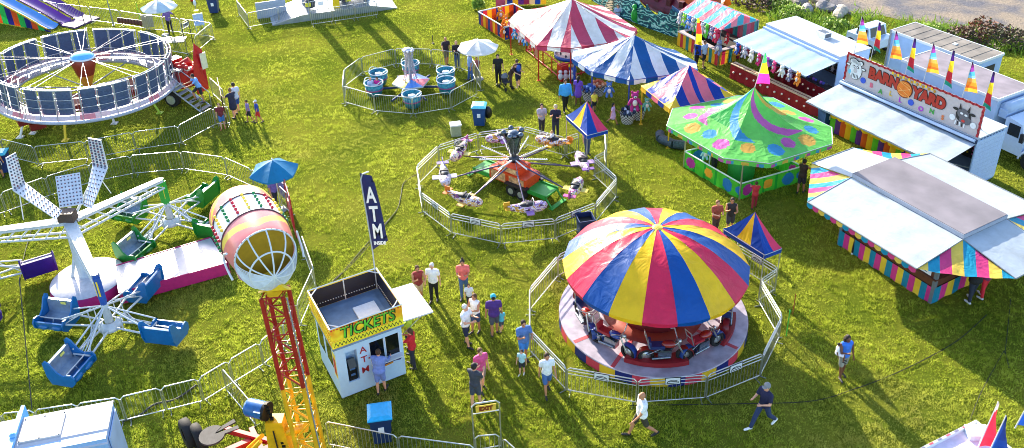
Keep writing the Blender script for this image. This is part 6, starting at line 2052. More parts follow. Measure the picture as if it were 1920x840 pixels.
# box trailers and truck behind
def box_trailer(name, label, pts, z, roofm, wall, ribs=0):
    q0, q1, q2 = [G(a, c, z) for a, c in pts]      # front-left, far-left, front-right roof corners
    L_ = (q2 - q0).length; W_ = (q1 - q0).length; ya = math.atan2(q2.y - q0.y, q2.x - q0.x)
    Tt = Thing(name, label, 'trailer', (q0.x, q0.y, 0), ya)
    b = B(); b.boxz(0, L_, 0, W_, .55, z - .03); Tt.part('trailer_box', b, wall)
    b = B(); b.boxz(-.03, L_ + .03, -.03, W_ + .03, z - .028, z + .02)
    if ribs:
        for i in range(1, ribs): b.boxz(L_ * i / ribs - .02, L_ * i / ribs + .02, .06, W_ - .06, z + .021, z + .035)
    Tt.part('roof', b, roofm)
    b = B()
    for y0_, y1_ in ((-.045, -.0), (W_, W_ + .045)): b.boxz(0, L_, y0_, y1_, z - .09, z + .035)
    b.boxz(L_, L_ + .045, -.045, W_ + .045, z - .09, z + .035); b.boxz(-.045, 0, -.045, W_ + .045, z - .09, z + .035)
    Tt.part('roof_edge', b, WHITE)
    wheels(Tt, (.9, 1.8), .15); wheels(Tt, (.9, 1.8), W_ - .15)
    b = B(); b.boxz(.2, L_ - .2, .3, W_ - .3, .35, .54); Tt.part('chassis', b, BLACK)
    return Tt, L_, W_


T, L_, W_ = box_trailer('box_trailer', 'pale blue box trailer with a ribbed weathered grey roof, farthest behind the barnyard sign', [(1672, 57), (1717, 43), (1836, 117)], 2.7, M('746c64', .6, 0, .35, 0, 1.2, .2), SIDEB, 9)
b = B(); b.boxz(L_ * .58, L_ * .62, W_ * .45, W_ * .58, 2.72, 2.76); T.part('roof_vent', b, WHITE)
b = B(); b.boxz(L_ + .004, L_ + .03, .55, 1.35, .8, 2.3); T.part('door', b, M('2c2a30', .6))
b = B(); b.box((.0, -.02, 1.6), (.09, .07, 2.3)); T.part('corner_post', b, GREY)
T, L_, W_ = box_trailer('box_truck', 'white box truck with a dull mauve grey roof parked behind the barnyard sign', [(1692, 112), (1752, 93), (1872, 186)], 2.75, M('80767e', .55, 0, .25, 0, 1.4, .15), TRW, 0)
b = B(); b.lathe([(.0, 0), (.26, .0), (.26, W_ - .5), (0, W_ - .5)], (L_ + .26, .25, 2.35), 18, 0, Matrix.Rotation(-PI / 2, 3, 'X')); b.boxz(L_ + .05, L_ + .42, .2, W_ - .2, 1.9, 2.3); T.part('cooling_unit', b, TRW)
CW = M('b8cae4', .25, 0, .04, coat=.4)
x0 = L_ + .5
b = B(); b.extrude([(x0, .1, .55), (x0 + 1.0, .1, .55), (x0 + 1.0, .1, 1.35), (x0 + .75, .1, 2.0), (x0 + .1, .1, 2.12), (x0, .1, 2.05)], (0, W_ - .2, 0)); b.extrude([(x0 + 1.0, .25, .5), (x0 + 2.0, .3, .5), (x0 + 2.0, .3, 1.05), (x0 + 1.0, .25, 1.28)], (0, W_ - .5, 0)); T.part('cab', b, CW)
b = B(); b.face([(x0 + .985, .2, 1.42), (x0 + .985, W_ - .2, 1.42), (x0 + .775, W_ - .25, 1.96), (x0 + .775, .25, 1.96)]); b.v = [v + Vec((.012, 0, .006)) for v in b.v]; b.boxz(x0 + .2, x0 + .72, .085, .098, 1.35, 1.9); b.boxz(x0 + .2, x0 + .72, W_ - .098, W_ - .085, 1.35, 1.9); T.part('window', b, GLASS, each=True)
b = B(); b.boxz(x0 + .9, x0 + 1.05, -.14, -.02, 1.3, 1.7); b.tube((x0 + .9, .1, 1.6), (x0 + .95, -.08, 1.6), .015); T.part('mirror', b, BLACK)
for y in (.4, W_ - .4):
    b = B(); b.boxz(x0 + 2.0, x0 + 2.02, y - .12, y + .12, .75, .92); T.part('headlight', b, M('f0f0e8', .15))
b = B(); b.boxz(x0 + 2.0, x0 + 2.12, .25, W_ - .25, .42, .6); T.part('bumper', b, M('c0c4ca', .25, .7))
wheels(T, (x0 + 1.45,), .28, .44); wheels(T, (x0 + 1.45,), W_ - .28, .44)
for y in (.2, W_ - .2):
    b = B(); b.lathe([(.47, -.12), (.56, -.12), (.56, .12), (.47, .12)], (x0 + 1.45, y, .44), 16, 0, Matrix.Rotation(PI / 2, 3, 'X'), True, 0, PI); T.part('mudguard', b, CW)
b = B(); b.boxz(1.0, 2.2, -.03, -.002, 1.1, 1.5); T.part('notice_panel', b, M('b0b8c8', .5))
# small pickup cab seen between the trailers
q = G(1628, 92, 0); T = Thing('pickup_truck', 'white pickup partly hidden between the two pale trailers', 'pickup', q, Y0)
b = B(); b.boxz(-1.0, 1.0, -.8, .8, .45, .95); b.extrude([(-.5, -.72, .95), (.5, -.72, .95), (.3, -.66, 1.5), (-.35, -.66, 1.5)], (0, 1.4, 0)); T.part('body', b, CW)
b = B(); b.boxz(-.35, .3, -.735, -.722, 1.0, 1.4); b.face([(.512, -.6, .98), (.512, .6, .98), (.325, .55, 1.46), (.325, -.55, 1.46)]); T.part('window', b, GLASS, each=True); wheels(T, (-.65, .65), -.7, .34); wheels(T, (-.65, .65), .7, .34)

# plush game trailer with white awning
zr3 = 2.5
q0, q1 = G(1437, 46, zr3), G(1574, 108, zr3)
y3 = math.atan2(q1.y - q0.y, q1.x - q0.x)
T = Thing('plush_game_trailer', 'white roofed game trailer with hanging toys and red dotted counters', 'game trailer', (q0.x, q0.y, 0), y3)
L3 = (q1 - q0).length; W3 = 2.1
b = B(); b.boxz(0, L3, W3 - .05, W3, .1, zr3); b.boxz(0, .05, 0, W3 - .05, .1, zr3); b.boxz(L3 - .05, L3, 0, W3 - .05, .05, zr3); b.boxz(.05, L3 - .05, 0, .05, 2.15, zr3); b.boxz(.05, L3 - .05, .0, W3 - .05, .3, .38); T.part('trailer_box', b, SIDEB)
b = B(); b.boxz(-.04, L3 + .04, -.02, W3 + .04, zr3 + .002, zr3 + .06); T.part('roof', b, M('aab2be', .4, 0, .16, 0, 1.2))
b = B(); b.boxz(-.02, L3 + .02, -.2, -.022, zr3 - .2, zr3 - .08); T.part('awning_rail', b, M('9fb6dc', .35))
b = B(); b.boxz(L3 * .5, L3 * .5 + .62, W3 * .45, W3 * .45 + .5, zr3 + .062, zr3 + .34); ac = T.part('air_conditioner', b, M('e6e8ec', .4))
b = B(); b.boxz(L3 * .5 + .621, L3 * .5 + .63, W3 * .45 + .05, W3 * .45 + .45, zr3 + .1, zr3 + .31)
for i in range(6): b.boxz(L3 * .5 + .05 + i * .09, L3 * .5 + .10 + i * .09, W3 * .45 + .06, W3 * .45 + .44, zr3 + .341, zr3 + .35)
T.part('grille', b, M('5a606a', .5), ac)
b = B(); b.sheet(lambda u, v: (-.05 + (L3 + .1) * u, -.2 - 1.95 * v, 2.3 - .28 * v + .01 * math.sin(u * 37)), 50, 8); b.sheet(lambda u, v: (-.05 + (L3 + .1) * u, -2.16, 2.02 - .06 * v), 50, 1); T.part('awning', b, cloth('9cb4cc', .12, .4, .12))
b = B()
for x in (.05, L3 * .5, L3 - .05): b.tube((x, -.1, 2.2), (x, -2.12, 1.99), .02)
T.part('awning_arm', b, STEELD, each=True)
b = B()
for i in range(9): b.sheet(lambda u, v: (.06 + (L3 * .42) * (i + u) / 9, W3 - .12 + .02 * math.sin(u * PI), .4 + 1.7 * v), 4, 4, i % 2)
T.part('back_curtain', b, [cloth('167a78', .15), cloth('a8263a', .15)])
b = B(); b.boxz(L3 * .44, L3 - .06, W3 - .14, W3 - .08, .4, 2.1, 0)
for i in range(14):
    x = L3 * .45 + i * .2; b.boxz(x, x + .012, W3 - .155, W3 - .141, .4, 2.1, 1)
for j in range(9): b.boxz(L3 * .44, L3 - .06, W3 - .16, W3 - .146, .5 + j * .19, .512 + j * .19, 1)
T.part('prize_grid', b, [M('3a2a28', .7), M('8a7a78', .5)])
pcols = [('d83050', 'small red'), ('e0702a', 'small orange'), ('3a50b0', 'small blue'), ('8a3aa0', 'small purple'), ('d8d0d8', 'small white'), ('2a8a6a', 'small green')]
for i in range(18):
    c = pcols[(i * 5) % 6]; lp = Vec((L3 * .5 + .36 * (i % 6), W3 - .3, .8 + .45 * (i // 6)))
    plush(T.W @ lp, .55, c[0], f'{c[1]} plush toy, {ORD[i % 6]} from left, {["bottom", "middle", "top"][i // 6]} row of the prize grid', y3, None, 'plush toys on the prize grid')
b = B()
for i, x in enumerate((0, .33, .67)):
    pass
b.sheet(lambda u, v: (L3 * .30 + L3 * .7 * u, -.55 - .03 * math.sin(u * 40), .86 - .8 * v), 60, 4, 0); T.part('counter_skirt', b, cloth('8e1d2e', .15))
b = B(); b.boxz(L3 * .30, L3, -.55, -.1, .87, .93); T.part('counter_top', b, M('2c2a30', .5))
b = B()
for i in range(9): b.ball((L3 * .34 + i * .38, -.6, .5 + .08 * (i % 2)), .055, 8)
T.part('dot', b, M('f2e6d0', .4), each=True)
b = B()
for i in range(20): b.ball((L3 * .32 + i * .17, -.3, .98), .09, 8, i % 3)
T.part('counter_prize', b, [M('3a4ab0', .8), M('2a2c3a', .8), M('7a4ab0', .8)], each=True)
b = B(); b.box((.9, .6, .75), (.9, .5, .12)); b.tube((.6, .6, .38), (.6, .6, .7), .03); b.tube((1.2, .6, .38), (1.2, .6, .7), .03); T.part('bench', b, M('a8b8cc', .5))
hang_row(T.W @ Vec((.1, -2.2, 1.72)), T.W @ Vec((L3 - .1, -2.2, 1.72)), [('2a4a9e', 'navy and yellow'), ('b9b4c4', 'grey'), ('efe6d8', 'white and yellow'), ('e02a78', 'hot pink'), ('c860c0', 'orchid pink'), ('e0407a', 'rose pink'), ('f0ece4', 'white'), ('8a88a8', 'grey blue'), ('ef8a2a', 'orange')], 1.0, 'under the toy trailer awning edge', y3)
# loose outer counter in front
a_, c_ = G(1368, 146, 0), G(1516, 218, 0)
yq = math.atan2(c_.y - a_.y, c_.x - a_.x); Lq = (c_ - a_).length
T = Thing('game_counter', 'long dark red dotted counter with a pale wooden top facing the toy trailer', 'counter', a_, yq)
b = B(); b.sheet(lambda u, v: (Lq * u, -.02 - .03 * math.sin(u * 60) * v, .82 - .8 * v), 80, 4); T.part('skirt', b, cloth('a01d30', .15))
b = B(); b.boxz(0, Lq, -.03, .34, .83, .87); b.boxz(0, Lq, .12, .15, .872, .89, 1); T.part('counter_top', b, [M('c8a88a', .6, 0, .25, 0, 4), M('6a4030', .6)])
b = B()
for i in range(11): b.ball((.3 + i * (Lq - .6) / 10, -.06, .45 + .08 * (i % 2)), .06, 8)
T.part('dot', b, M('f2e8d8', .4), each=True)
b = B()
for x in (.1, Lq / 2, Lq - .1): b.boxz(x - .03, x + .03, .02, .3, 0, .83)
T.part('leg', b, M('5a4030', .7))
b = B(); b.extrude([(Lq, -.02, .1), (Lq + .5, .25, .1), (Lq + .5, .25, .95), (Lq, -.02, .8)], (.0, .04, 0)); T.part('end_flap', b, M('a81e32', .6))

# teal and pink striped toy stand
T0 = G(1275, 20, 2.15); T1 = G(1352, 56, 2.15)
yt = math.atan2(T1.y - T0.y, T1.x - T0.x); Lt = (T1 - T0).length; Wt = 2.7
T = Thing('striped_toy_stand', 'frame stand with a teal and pink striped gable roof full of hanging toys', 'game stand', (T0.x, T0.y, 0), yt)
b = B(); sm_ = stripes(['e8607e', '2fa8c8', 'f08aa0', '3cb4d0'], .3)
b.sheet(lambda u, v: (Lt * u, Wt * .5 * v, 2.15 + .62 * v - .04 * math.sin(PI * v)), 20, 8, 0, lambda u, v: (u * 8 + .5, v)); b.sheet(lambda u, v: (Lt * u, Wt * (1 - .5 * v), 2.15 + .62 * v - .04 * math.sin(PI * v)), 20, 8, 0, lambda u, v: (u * 8 + .5, v))
b.face([(Lt, 0, 2.15), (Lt, Wt, 2.15), (Lt, Wt / 2, 2.77)], 0, False, [(0.5, 0), (6.5, 0), (3.5, 1)])
b.sheet(lambda u, v: (Lt * u, -.01, 2.15 - .2 * v), 20, 1, 0, lambda u, v: (u * 8 + .5, v))
T.part('roof_canopy', b, sm_)
b = B(); b.sheet(lambda u, v: (Lt * u, Wt - .02 + .02 * math.sin(u * 60), .1 + 2.05 * v), 60, 4, 0, lambda u, v: (u * 9, v)); b.sheet(lambda u, v: (Lt - .02, Wt * (.5 + .5 * u), .1 + 2.05 * v), 20, 4, 0, lambda u, v: (u * 5, v)); T.part('back_curtain', b, stripes(['8e2038', '1f6a70', 'a02a58'], .2))
b = B()
for x in (0, Lt): 
    for y in (0, Wt): b.tube((x, y, 0), (x, y, 2.15), .03)
b.tube((0, 0, 2.13), (Lt, 0, 2.13), .025); b.tube((0, 0, 2.13), (0, Wt, 2.13), .025); b.tube((Lt, 0, 2.13), (Lt, Wt, 2.13), .025); T.part('post', b, STEELD)
b = B(); sq = stripes(['e0b02a', 'c02848', 'e0b02a', '1c8088'], .15)
b.sheet(lambda u, v: (Lt * u, -.05, .02 + .83 * v), 20, 3, 0, lambda u, v: (u * 14, v)); b.sheet(lambda u, v: (Lt, -.05 + 1.3 * u, .02 + .83 * v), 12, 3, 0, lambda u, v: (u * 5, v)); b.sheet(lambda u, v: (0, -.05 + 1.3 * u, .02 + .83 * v), 12, 3, 0, lambda u, v: (u * 5, v)); T.part('counter_skirt', b, sq)
b = B(); b.boxz(-.02, Lt + .02, -.07, .25, .855, .89); b.boxz(Lt - .25, Lt + .02, .25, 1.3, .855, .89); b.boxz(-.02, .25, .25, 1.3, .855, .89); T.part('counter_top', b, M('a8a0a4', .5))
b = B(); b.boxz(.3, Lt - .3, 1.0, Wt - .2, .02, .75); T.part('dark_table', b, M('17171b', .8))
hang_row(T.W @ Vec((0, -.12, 1.78)), T.W @ Vec((Lt, -.12, 1.78)), [('b8b4c8', 'pale grey'), ('a4e03a', 'lime yellow'), ('5a96e0', 'sky blue'), ('a8a8b8', 'grey and white'), ('4cc83a', 'bright green'), ('c0bccc', 'silver'), ('58b83a', 'leaf green'), ('7a86b0', 'slate blue'), ('d83858', 'crimson')], 1.05, 'on the striped toy stand eave', yt)
hang_row(T.W @ Vec((.3, .9, 1.25)), T.W @ Vec((Lt, .9, 1.3)), [('5a3a9a', 'violet'), ('6a4ab8', 'purple'), ('d03060', 'cherry'), ('c02a3a', 'scarlet')], .9, 'in the inner row of the striped toy stand', yt)
plush(T.W @ Vec((Lt + .15, -.15, 1.2)), 1.3, '8a90b0', 'large slate grey plush toy hanging lowest at the right corner of the striped toy stand', yt)
b = B(); b.tube((0, 0, .0), (.0, 0, .5), .02); b.boxz(-.16, .16, -.16, .16, .5, .54); 
for x, y in ((-.14, -.14), (.14, -.14), (.14, .14), (-.14, .14)): b.tube((x * 1.3, y * 1.3, 0), (x, y, .5), .015)
solo('step_stool', b, M('c8922a', .5), 'small yellow wooden stool at the end of the striped toy stand', 'stool', G(1378, 118), yt)
# tall flags near the stands
q = G(1300, 128); zt_, zb_ = rise(q, 34), rise(q, 104)
sail_flag((q.x, q.y, 0), zb_, zt_ - zb_, ['f0c82a', 'd8342a', 'd8342a', 'f0d02a', 'f0d02a', '1c48c8', '1c48c8'], 'tall yellow, red and blue pennant in front of the striped toy stand', .52, 0, kind=1, droop=.1)
q = Vec((ce.x, ce.y, 0)) if False else Vec((TG.o.location.x, TG.o.location.y, 0)); zt_, zb_ = rise(q, 100), rise(q, 158)
sail_flag((q.x, q.y, zA - .1), zb_ - zA + .1, zt_ - zb_, ['3ad070', '4ad06a', 'e8e02a', 'e8e02a', 'e83aa8', 'e83aa8'], 'green, yellow and magenta pennant on the peak of the polka dot tent', .62, .2, kind=0, droop=.3, lean=.3)

# ------------------------------------------------------------------ striped food stand in front
zf = 2.62
q0, q1, q2 = G(1598, 325, zf), G(1683, 297, zf), G(1808, 441, zf)
L_ = (q2 - q0).length; W_ = (q1 - q0).length; yf = math.atan2(q2.y - q0.y, q2.x - q0.x)
T = Thing('food_stand', 'big food stand with four white awnings, striped corner gussets and a striped skirt', 'food stand', (q0.x, q0.y, 0), yf)
b = B(); b.boxz(0, L_, 0, W_, zf - .16, zf); b.boxz(.02, L_ - .02, .02, W_ - .02, zf + .001, zf + .02, 1); T.part('roof_box', b, [M('9aa2b2', .4), M('767076', .5, 0, .22, 0, 1.0, .1)])
zo, zi = 2.1, zf - .17
dF, dL, dR, dB = 2.25, 1.95, 2.0, 2.2
co = [Vec((0, 0, zi)), Vec((L_, 0, zi)), Vec((L_, W_, zi)), Vec((0, W_, zi))]
AW = cloth('adb8c4', .12, .4, .12)
quads = {'front': [co[0], co[1], Vec((L_, -dF, zo)), Vec((0, -dF, zo))], 'right': [co[1], co[2], Vec((L_ + dR, W_, zo)), Vec((L_ + dR, 0, zo))], 'back': [co[2], co[3], Vec((0, W_ + dB, zo)), Vec((L_, W_ + dB, zo))], 'left': [co[3], co[0], Vec((-dL, 0, zo)), Vec((-dL, W_, zo))]}
for nm, (a, c, d2, e2) in quads.items():
    b = B(); b.sheet(lambda u, v: a.lerp(c, u).lerp(e2.lerp(d2, u), v) + Vec((0, 0, .003 * math.sin(u * 30))), 30, 6); T.part('awning', b, AW)
    b = B(); b.tube(e2, d2, .03, None, 6); b.tube(a, e2, .02, None, 6); b.tube(c, d2, .02, None, 6); T.part('awning_frame', b, STEELD)
GS = stripes(['f2d25c', '1f9ac4', 'e0468c'], .3)
keys = ['front', 'right', 'back', 'left']
for i in range(4):
    q_, q2_ = quads[keys[i]], quads[keys[(i + 1) % 4]]
    ap_, s_, t_ = q_[1], q_[2], q2_[3]
    b = B(); b.sheet(lambda u, v: s_.lerp(t_, u).lerp(ap_, v) + Vec((0, 0, -.10 * math.sin(PI * u) * (1 - v) - .05 * math.sin(PI * v) + .012 * math.sin(u * 22) * (1 - v))), 30, 12, 0, lambda u, v: (.5 * 8 + (u - .5) * 8 * (1 - v) + .02, v)); T.part('corner_gusset', b, GS)
def scall(p, q, n):
    b = B()
    b.sheet(lambda u, v: p.lerp(q, u) + Vec((0, -.015, -v * (.14 + .07 * abs(math.sin(PI * u * n))))), n * 6, 2, 0, lambda u, v: (u * n + .0, v)); return b
T.part('valance', scall(quads['front'][3], quads['front'][2], 17), stripes(['1f9ac4', 'e0468c', 'f2d25c'], .3))
# counter body
k0, k1 = T.L(G(1573, 458)), T.L(G(1742, 571))
yk = (k0.y + k1.y) / 2
bx0, bx1, by0, by1 = min(k0.x, k1.x), max(k0.x, k1.x), yk, W_ + 1.0
SK = stripes(['1c86a8', 'd83a8c', 'efc83c'], .1)
b = B(); Lk = bx1 - bx0
b.sheet(lambda u, v: (bx0 + Lk * u, by0 - .03 - .02 * math.sin(u * 50) * (1 - v), .03 + .66 * v), 90, 4, 0, lambda u, v: (u * 17, v)); b.sheet(lambda u, v: (bx1 + .03 + .02 * math.sin(u * 30) * (1 - v), by0 + (by1 - by0) * u, .03 + .66 * v), 50, 4, 0, lambda u, v: (u * 12 + 300 + 0, v)); b.sheet(lambda u, v: (bx0 - .03, by1 - (by1 - by0) * u, .03 + .66 * v), 50, 4, 0, lambda u, v: (u * 12, v))
T.part('skirt', b, SK)
WD = M('5a2f1e', .6, 0, .3, 0, 5, .2)
b = B(); b.boxz(bx0, bx1, by0, by0 + .06, .70, 1.02); b.boxz(bx1 - .06, bx1, by0 + .06, by1, .70, 1.02); b.boxz(bx0, bx0 + .06, by0 + .06, by1, .7, 1.02); b.boxz(bx0 - .05, bx1 + .05, by0 - .10, by0 + .3, 1.025, 1.06); b.boxz(bx1 - .3, bx1 + .08, by0 + .31, by1, 1.025, 1.06); b.boxz(bx1 - 1.0, bx1 - .1, by0 + .0, by0 + .06, 1.061, 1.75)
for i in range(7): b.boxz(bx0 + Lk * i / 7, bx0 + Lk * i / 7 + .06, by0 + .02, by0 + .08, 1.06, 2.1)
for z in (1.30, 1.52, 1.74): b.boxz(bx0 + .05, bx1 - 1.0, by0 + .07, by0 + .10, z, z + .1)
T.part('counter', b, WD)
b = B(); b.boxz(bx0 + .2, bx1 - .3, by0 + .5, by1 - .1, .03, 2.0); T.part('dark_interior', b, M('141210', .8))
for x in (bx0 + .02, bx1 - .04):
    b = B(); b.boxz(x - .05, x + .07, by0 - .03, by0 + .09, .02, 2.08); T.part('corner_post', b, M('6a7078', .5))
b = B(); rx = Matrix.Rotation(PI / 2, 4, 'X'); b.boxz(bx1 - .86, bx1 - .22, by0 - .012, by0 - .001, 1.08, 1.74)
for i, (w_, h_) in enumerate(((.5, .10), (.5, .10), (.4, .07), (.5, .09), (.34, .03))):
    z = 1.66 - i * .125; n = 7 - (i % 2)
    for j in range(n):
        xx = bx1 - .54 + w_ * ((j + .5) / n - .5)
        b.box((xx, by0 - .014, z), (w_ / n * .72, .006, h_ * (.75 + .25 * (j * 7 % 3) / 2)), 0, 1, Matrix.Rotation(.1 * ((j * 5) % 3 - 1), 3, 'Y'))
T.part('menu_sign', b, [M('e8ecf4', .5), M('27306a', .5)])
b = B()
for i in range(12): b.ball((bx1 - 1.5 + .1 * i * .9, by0 + .2, 1.13), .05, 8, i % 3)
for i in range(10): b.ball((bx1 - .15, by0 + .4 + i * .12, 1.12), .05, 8, i % 3)
T.part('counter_item', b, [M('c8d0a0', .5), M('3a7a50', .5), M('d8d8dc', .5)], each=True)

# ------------------------------------------------------------------ sea wave ride at the top
def wave_mat():
    m = bpy.data.materials.new('painted_waves'); nt, bs, out = nodes_of(m)
    tc = nt.nodes.new('ShaderNodeTexCoord'); mp = nt.nodes.new('ShaderNodeMapping'); mp.inputs['Scale'].default_value = (.55, 1, 1.3)
    wv = nt.nodes.new('ShaderNodeTexWave'); wv.inputs['Scale'].default_value = .9; wv.inputs['Distortion'].default_value = 16; wv.inputs['Detail'].default_value = 5; wv.inputs['Detail Scale'].default_value = 1.6; wv.bands_direction = 'Z'
    rp = nt.nodes.new('ShaderNodeValToRGB'); e = rp.color_ramp.elements
    e[0].color = (*lin('0c3f5c'), 1); e[0].position = .15; e[1].color = (*lin('a8d8dc'), 1); e[1].position = .97
    k = e.new(.5); k.color = (*lin('156c80'), 1); k = e.new(.78); k.color = (*lin('1f9a90'), 1)
    nt.links.new(tc.outputs['Object'], mp.inputs[0]); nt.links.new(mp.outputs[0], wv.inputs[0]); nt.links.new(wv.outputs['Fac'], rp.inputs[0]); nt.links.new(rp.outputs[0], bs.inputs['Base Color']); bs.inputs['Roughness'].default_value = .4; return m


wp = [G(x, y) for x, y in ((1110, 2), (1166, 34), (1210, 52), (1255, 68), (1300, 78), (1345, 84))]
T = Thing('sea_wave_ride', 'dragon boat ride behind a painted teal sea wave wall with a dark red hull', 'fairground ride', wp[2])
wl = [T.L(w) for w in wp]
lens = [0]
for i in range(5): lens.append(lens[-1] + (wl[i + 1] - wl[i]).length)
def along(s):
    for i in range(5):
        if s <= lens[i + 1] or i == 4:
            f = (s - lens[i]) / (lens[i + 1] - lens[i]); return wl[i].lerp(wl[i + 1], f)
b = B(); NS_ = 120
for side in (0, .08):
    for i in range(NS_):
        s0_, s1_ = lens[-1] * i / NS_, lens[-1] * (i + 1) / NS_
        hh = lambda s: 1.25 + .22 * math.sin(s * 1.7) + .42 * (1 - ((s * 1.05) % 1)) ** 2.2
        e0_, e1_ = along(s0_ + 1e-4), along(s1_ - 1e-4); off = Vec((.05, .1, 0)).normalized() * side
        h0, h1 = hh(s0_ + 1e-4), hh(s1_ - 1e-4)
        b.sheet(lambda u, v: e0_.lerp(e1_, u) + off + Vec((0, 0, .03 + (h0 * (1 - u) + h1 * u - .03) * v)), 1, 4, 0)
T.part('wave_wall', b, wave_mat())
b = B(); ha, hb_ = T.L(G(1172, 20)), T.L(G(1325, 62))
hd = (hb_ - ha); hl = hd.length; hd.normalize(); hn = Vec((-hd.y, hd.x, 0))
if hn.y < 0: hn = -hn
b.sheet(lambda u, v: ha + hd * (hl * u) + hn * (.9 - .9 * math.cos((v - .5) * PI) * (1 - .6 * abs(2 * u - 1) ** 3) + .0) * 1.0 + Vec((0, 0, .7 + 1.0 * abs(2 * u - 1) ** 2 + .9 * (math.sin((v) * PI) * -.35 + .9 * abs(v - .5) * 2))), 30, 10)
T.part('boat_hull', b, M('6a1526', .35, 0, .25, 0, 3))
b = B()
for i in range(5): b.box(ha + hd * (hl * (.2 + .15 * i)) + hn * .9 + Vec((0, 0, 1.15)), (.3, 1.2, .5), math.atan2(hd.y, hd.x))
T.part('bench', b, M('5a1820', .5))
b = B(); q = T.L(G(1292, 12, 1.7)); b.sheet(lambda u, v: q + hd * (-.9 + 2.8 * u) + hn * (.4 + 1.2 * v) + Vec((0, 0, .6 * math.sin(PI * v) + .1 * math.sin(u * 20))), 24, 10); T.part('orange_canopy', b, cloth('b85a1e', .15, .5, .8))
b = B(); q = T.L(G(1262, 36, .9)); b.extrude([q, q + hd * 1.3 + Vec((0, 0, -.2)), q + hd * 1.15 + Vec((0, 0, .75)), q + hd * .8 + Vec((0, 0, .5)), q + hd * -.1 + Vec((0, 0, .85))], -hn * .08); T.part('fin_board', b, M('3a5f8a', .45, 0, .3))
b = B(); q = along(lens[-1] * .45) + Vec((-.05, -.14, 0)); b.ball(q + Vec((0, 0, .6)), (.2, .13, .42), 12); b.ball(q + Vec((0, -.02, 1.15)), (.16, .14, .18), 12); b.cap(q + Vec((-.05, -.1, 1.1)), q + Vec((-.05, -.26, 1.05)), .07, .05); b.cap(q + Vec((0, 0, .3)), q + Vec((.22, -.05, .1)), .1, .05)
for i in range(5): b.ball(q + Vec((.0, .1, .4 + .2 * i)), .07, 6)
T.part('sea_creature_figure', b, M('1f9a3a', .45))
b = B(); s0, s1 = T.L(G(1138, 26)), T.L(G(1152, -4, 1.0))
for i in range(6): b.box(s0.lerp(s1, (i + .5) / 6), (.8, .25, .04), .5)
for k in (-.4, .4):
    d_ = Vec((math.cos(.5), math.sin(.5), 0)) * k; b.tube(s0 + d_, s1 + d_, .03); b.tube(s0 + d_ + Vec((0, 0, .8)), s1 + d_ + Vec((0, 0, .8)), .025); b.tube(s0 + d_, s0 + d_ + Vec((0, 0, .8)), .02)
T.part('stair', b, M('a89a86', .4, .4))
# seats for the two seated people
for px, py, lb in ((1158, 33, 'small grey stool under the person by the sea wave ride'), (1072, 146, 'small grey stool under the person at the round game table')):
    b = B(); b.tube((0, .02, .36), (0, .02, .40), .17, None, 14)
    for a in (.6, 2.2, 3.8, 5.4): b.tube((.15 * math.cos(a), .02 + .15 * math.sin(a), 0), (.1 * math.cos(a), .02 + .1 * math.sin(a), .36), .014)
    solo('stool', b, M('6a6c72', .5), lb, 'stool', G(px, py))

# ------------------------------------------------------------------ patchwork counter and toys at the top
a_, c_, d_ = G(898, 46), G(947, 76), G(940, 18)
T = Thing('patchwork_counter', 'low counter of blue, red and yellow patches on the grass at the top', 'counter', a_)
A_, C_ = T.L(a_), T.L(c_); D_ = Vec((2.2, 1.25, 0)); 
PS = stripes(['1c2f7a', 'c8283e', 'e8a81e', 'c8481e'], .15)
b = B()
for p, q, n in ((A_, C_, 11), (C_, C_ + D_, 8), (A_, A_ + D_, 8), (A_ + D_, C_ + D_, 11)):
    b.sheet(lambda u, v: p.lerp(q, u) + Vec((0, 0, .03 + .80 * v)), 20, 3, 0, lambda u, v: (u * n, v))
T.part('patchwork_skirt', b, PS)
b = B()
for p, q in ((A_, C_), (C_, C_ + D_), (A_, A_ + D_), (A_ + D_, C_ + D_)): b.tube(p + Vec((0, 0, .85)), q + Vec((0, 0, .85)), .045, None, 6)
T.part('counter_rail', b, WHITE)
b = B(); b.boxz(-.0, .05, 0, .05, 0, 1.9); 
for i, f in enumerate((.35, .75)):
    pass
pl_ = [('e89a1e', 'orange yellow'), ('e0801c', 'orange'), ('efc02a', 'golden'), ('d86a1c', 'dark orange')]
for i, (px, py) in enumerate(((938, 26), (948, 40), (952, 52), (945, 58))): plush(G(px, py, .55), 1.3, pl_[i][0], f'{pl_[i][1]} plush toy inside the patchwork counter, {ORD[i]} from the back', .3, None, 'plush toys in the patchwork counter')
for i, (px, py, hx, nm) in enumerate(((965, 62, '2f8ac0', 'turquoise'), (976, 68, 'c8b4c4', 'pale mauve'), (985, 74, '3a8ad0', 'bright blue'), (998, 84, 'c83a3e', 'red'))): plush(G(px, py + 2, 1.65), .9, hx, f'{nm} plush toy hanging from the left eave of the red and white tent', .0, None, 'plush toys on the red tent eave')
ga, gb = G(930, 12), G(1024, 10)
T = Thing('patchwork_stand', 'partly seen stand with coloured patch panels and toys at the top edge', 'game stand', (ga + gb) / 2)
b = B(); A_, C_ = T.L(ga), T.L(gb); b.sheet(lambda u, v: A_.lerp(C_, u) + Vec((0, .1, .05 + 1.3 * v)), 30, 3, 0, lambda u, v: (u * 9, v)); b.sheet(lambda u, v: A_.lerp(C_, u) + Vec((0, .1 + 1.8 * v, 1.36)), 12, 3, 0, lambda u, v: (u * 5, v)); T.part('patch_panel', b, stripes(['8a2a50', 'd8b88a', '1c3f9a', 'e8b02a', '5a2a80'], .1))
b = B(); b.boxz(A_.x, A_.x + .6, -.5, .0, .02, 1.05); T.part('prize_box', b, M('a84a6a', .6))
b = B()
for i in range(10): b.ball((A_.x + .9 + i * .28, -.1, .55 + .35 * (i % 3)), .15, 8, i % 4)
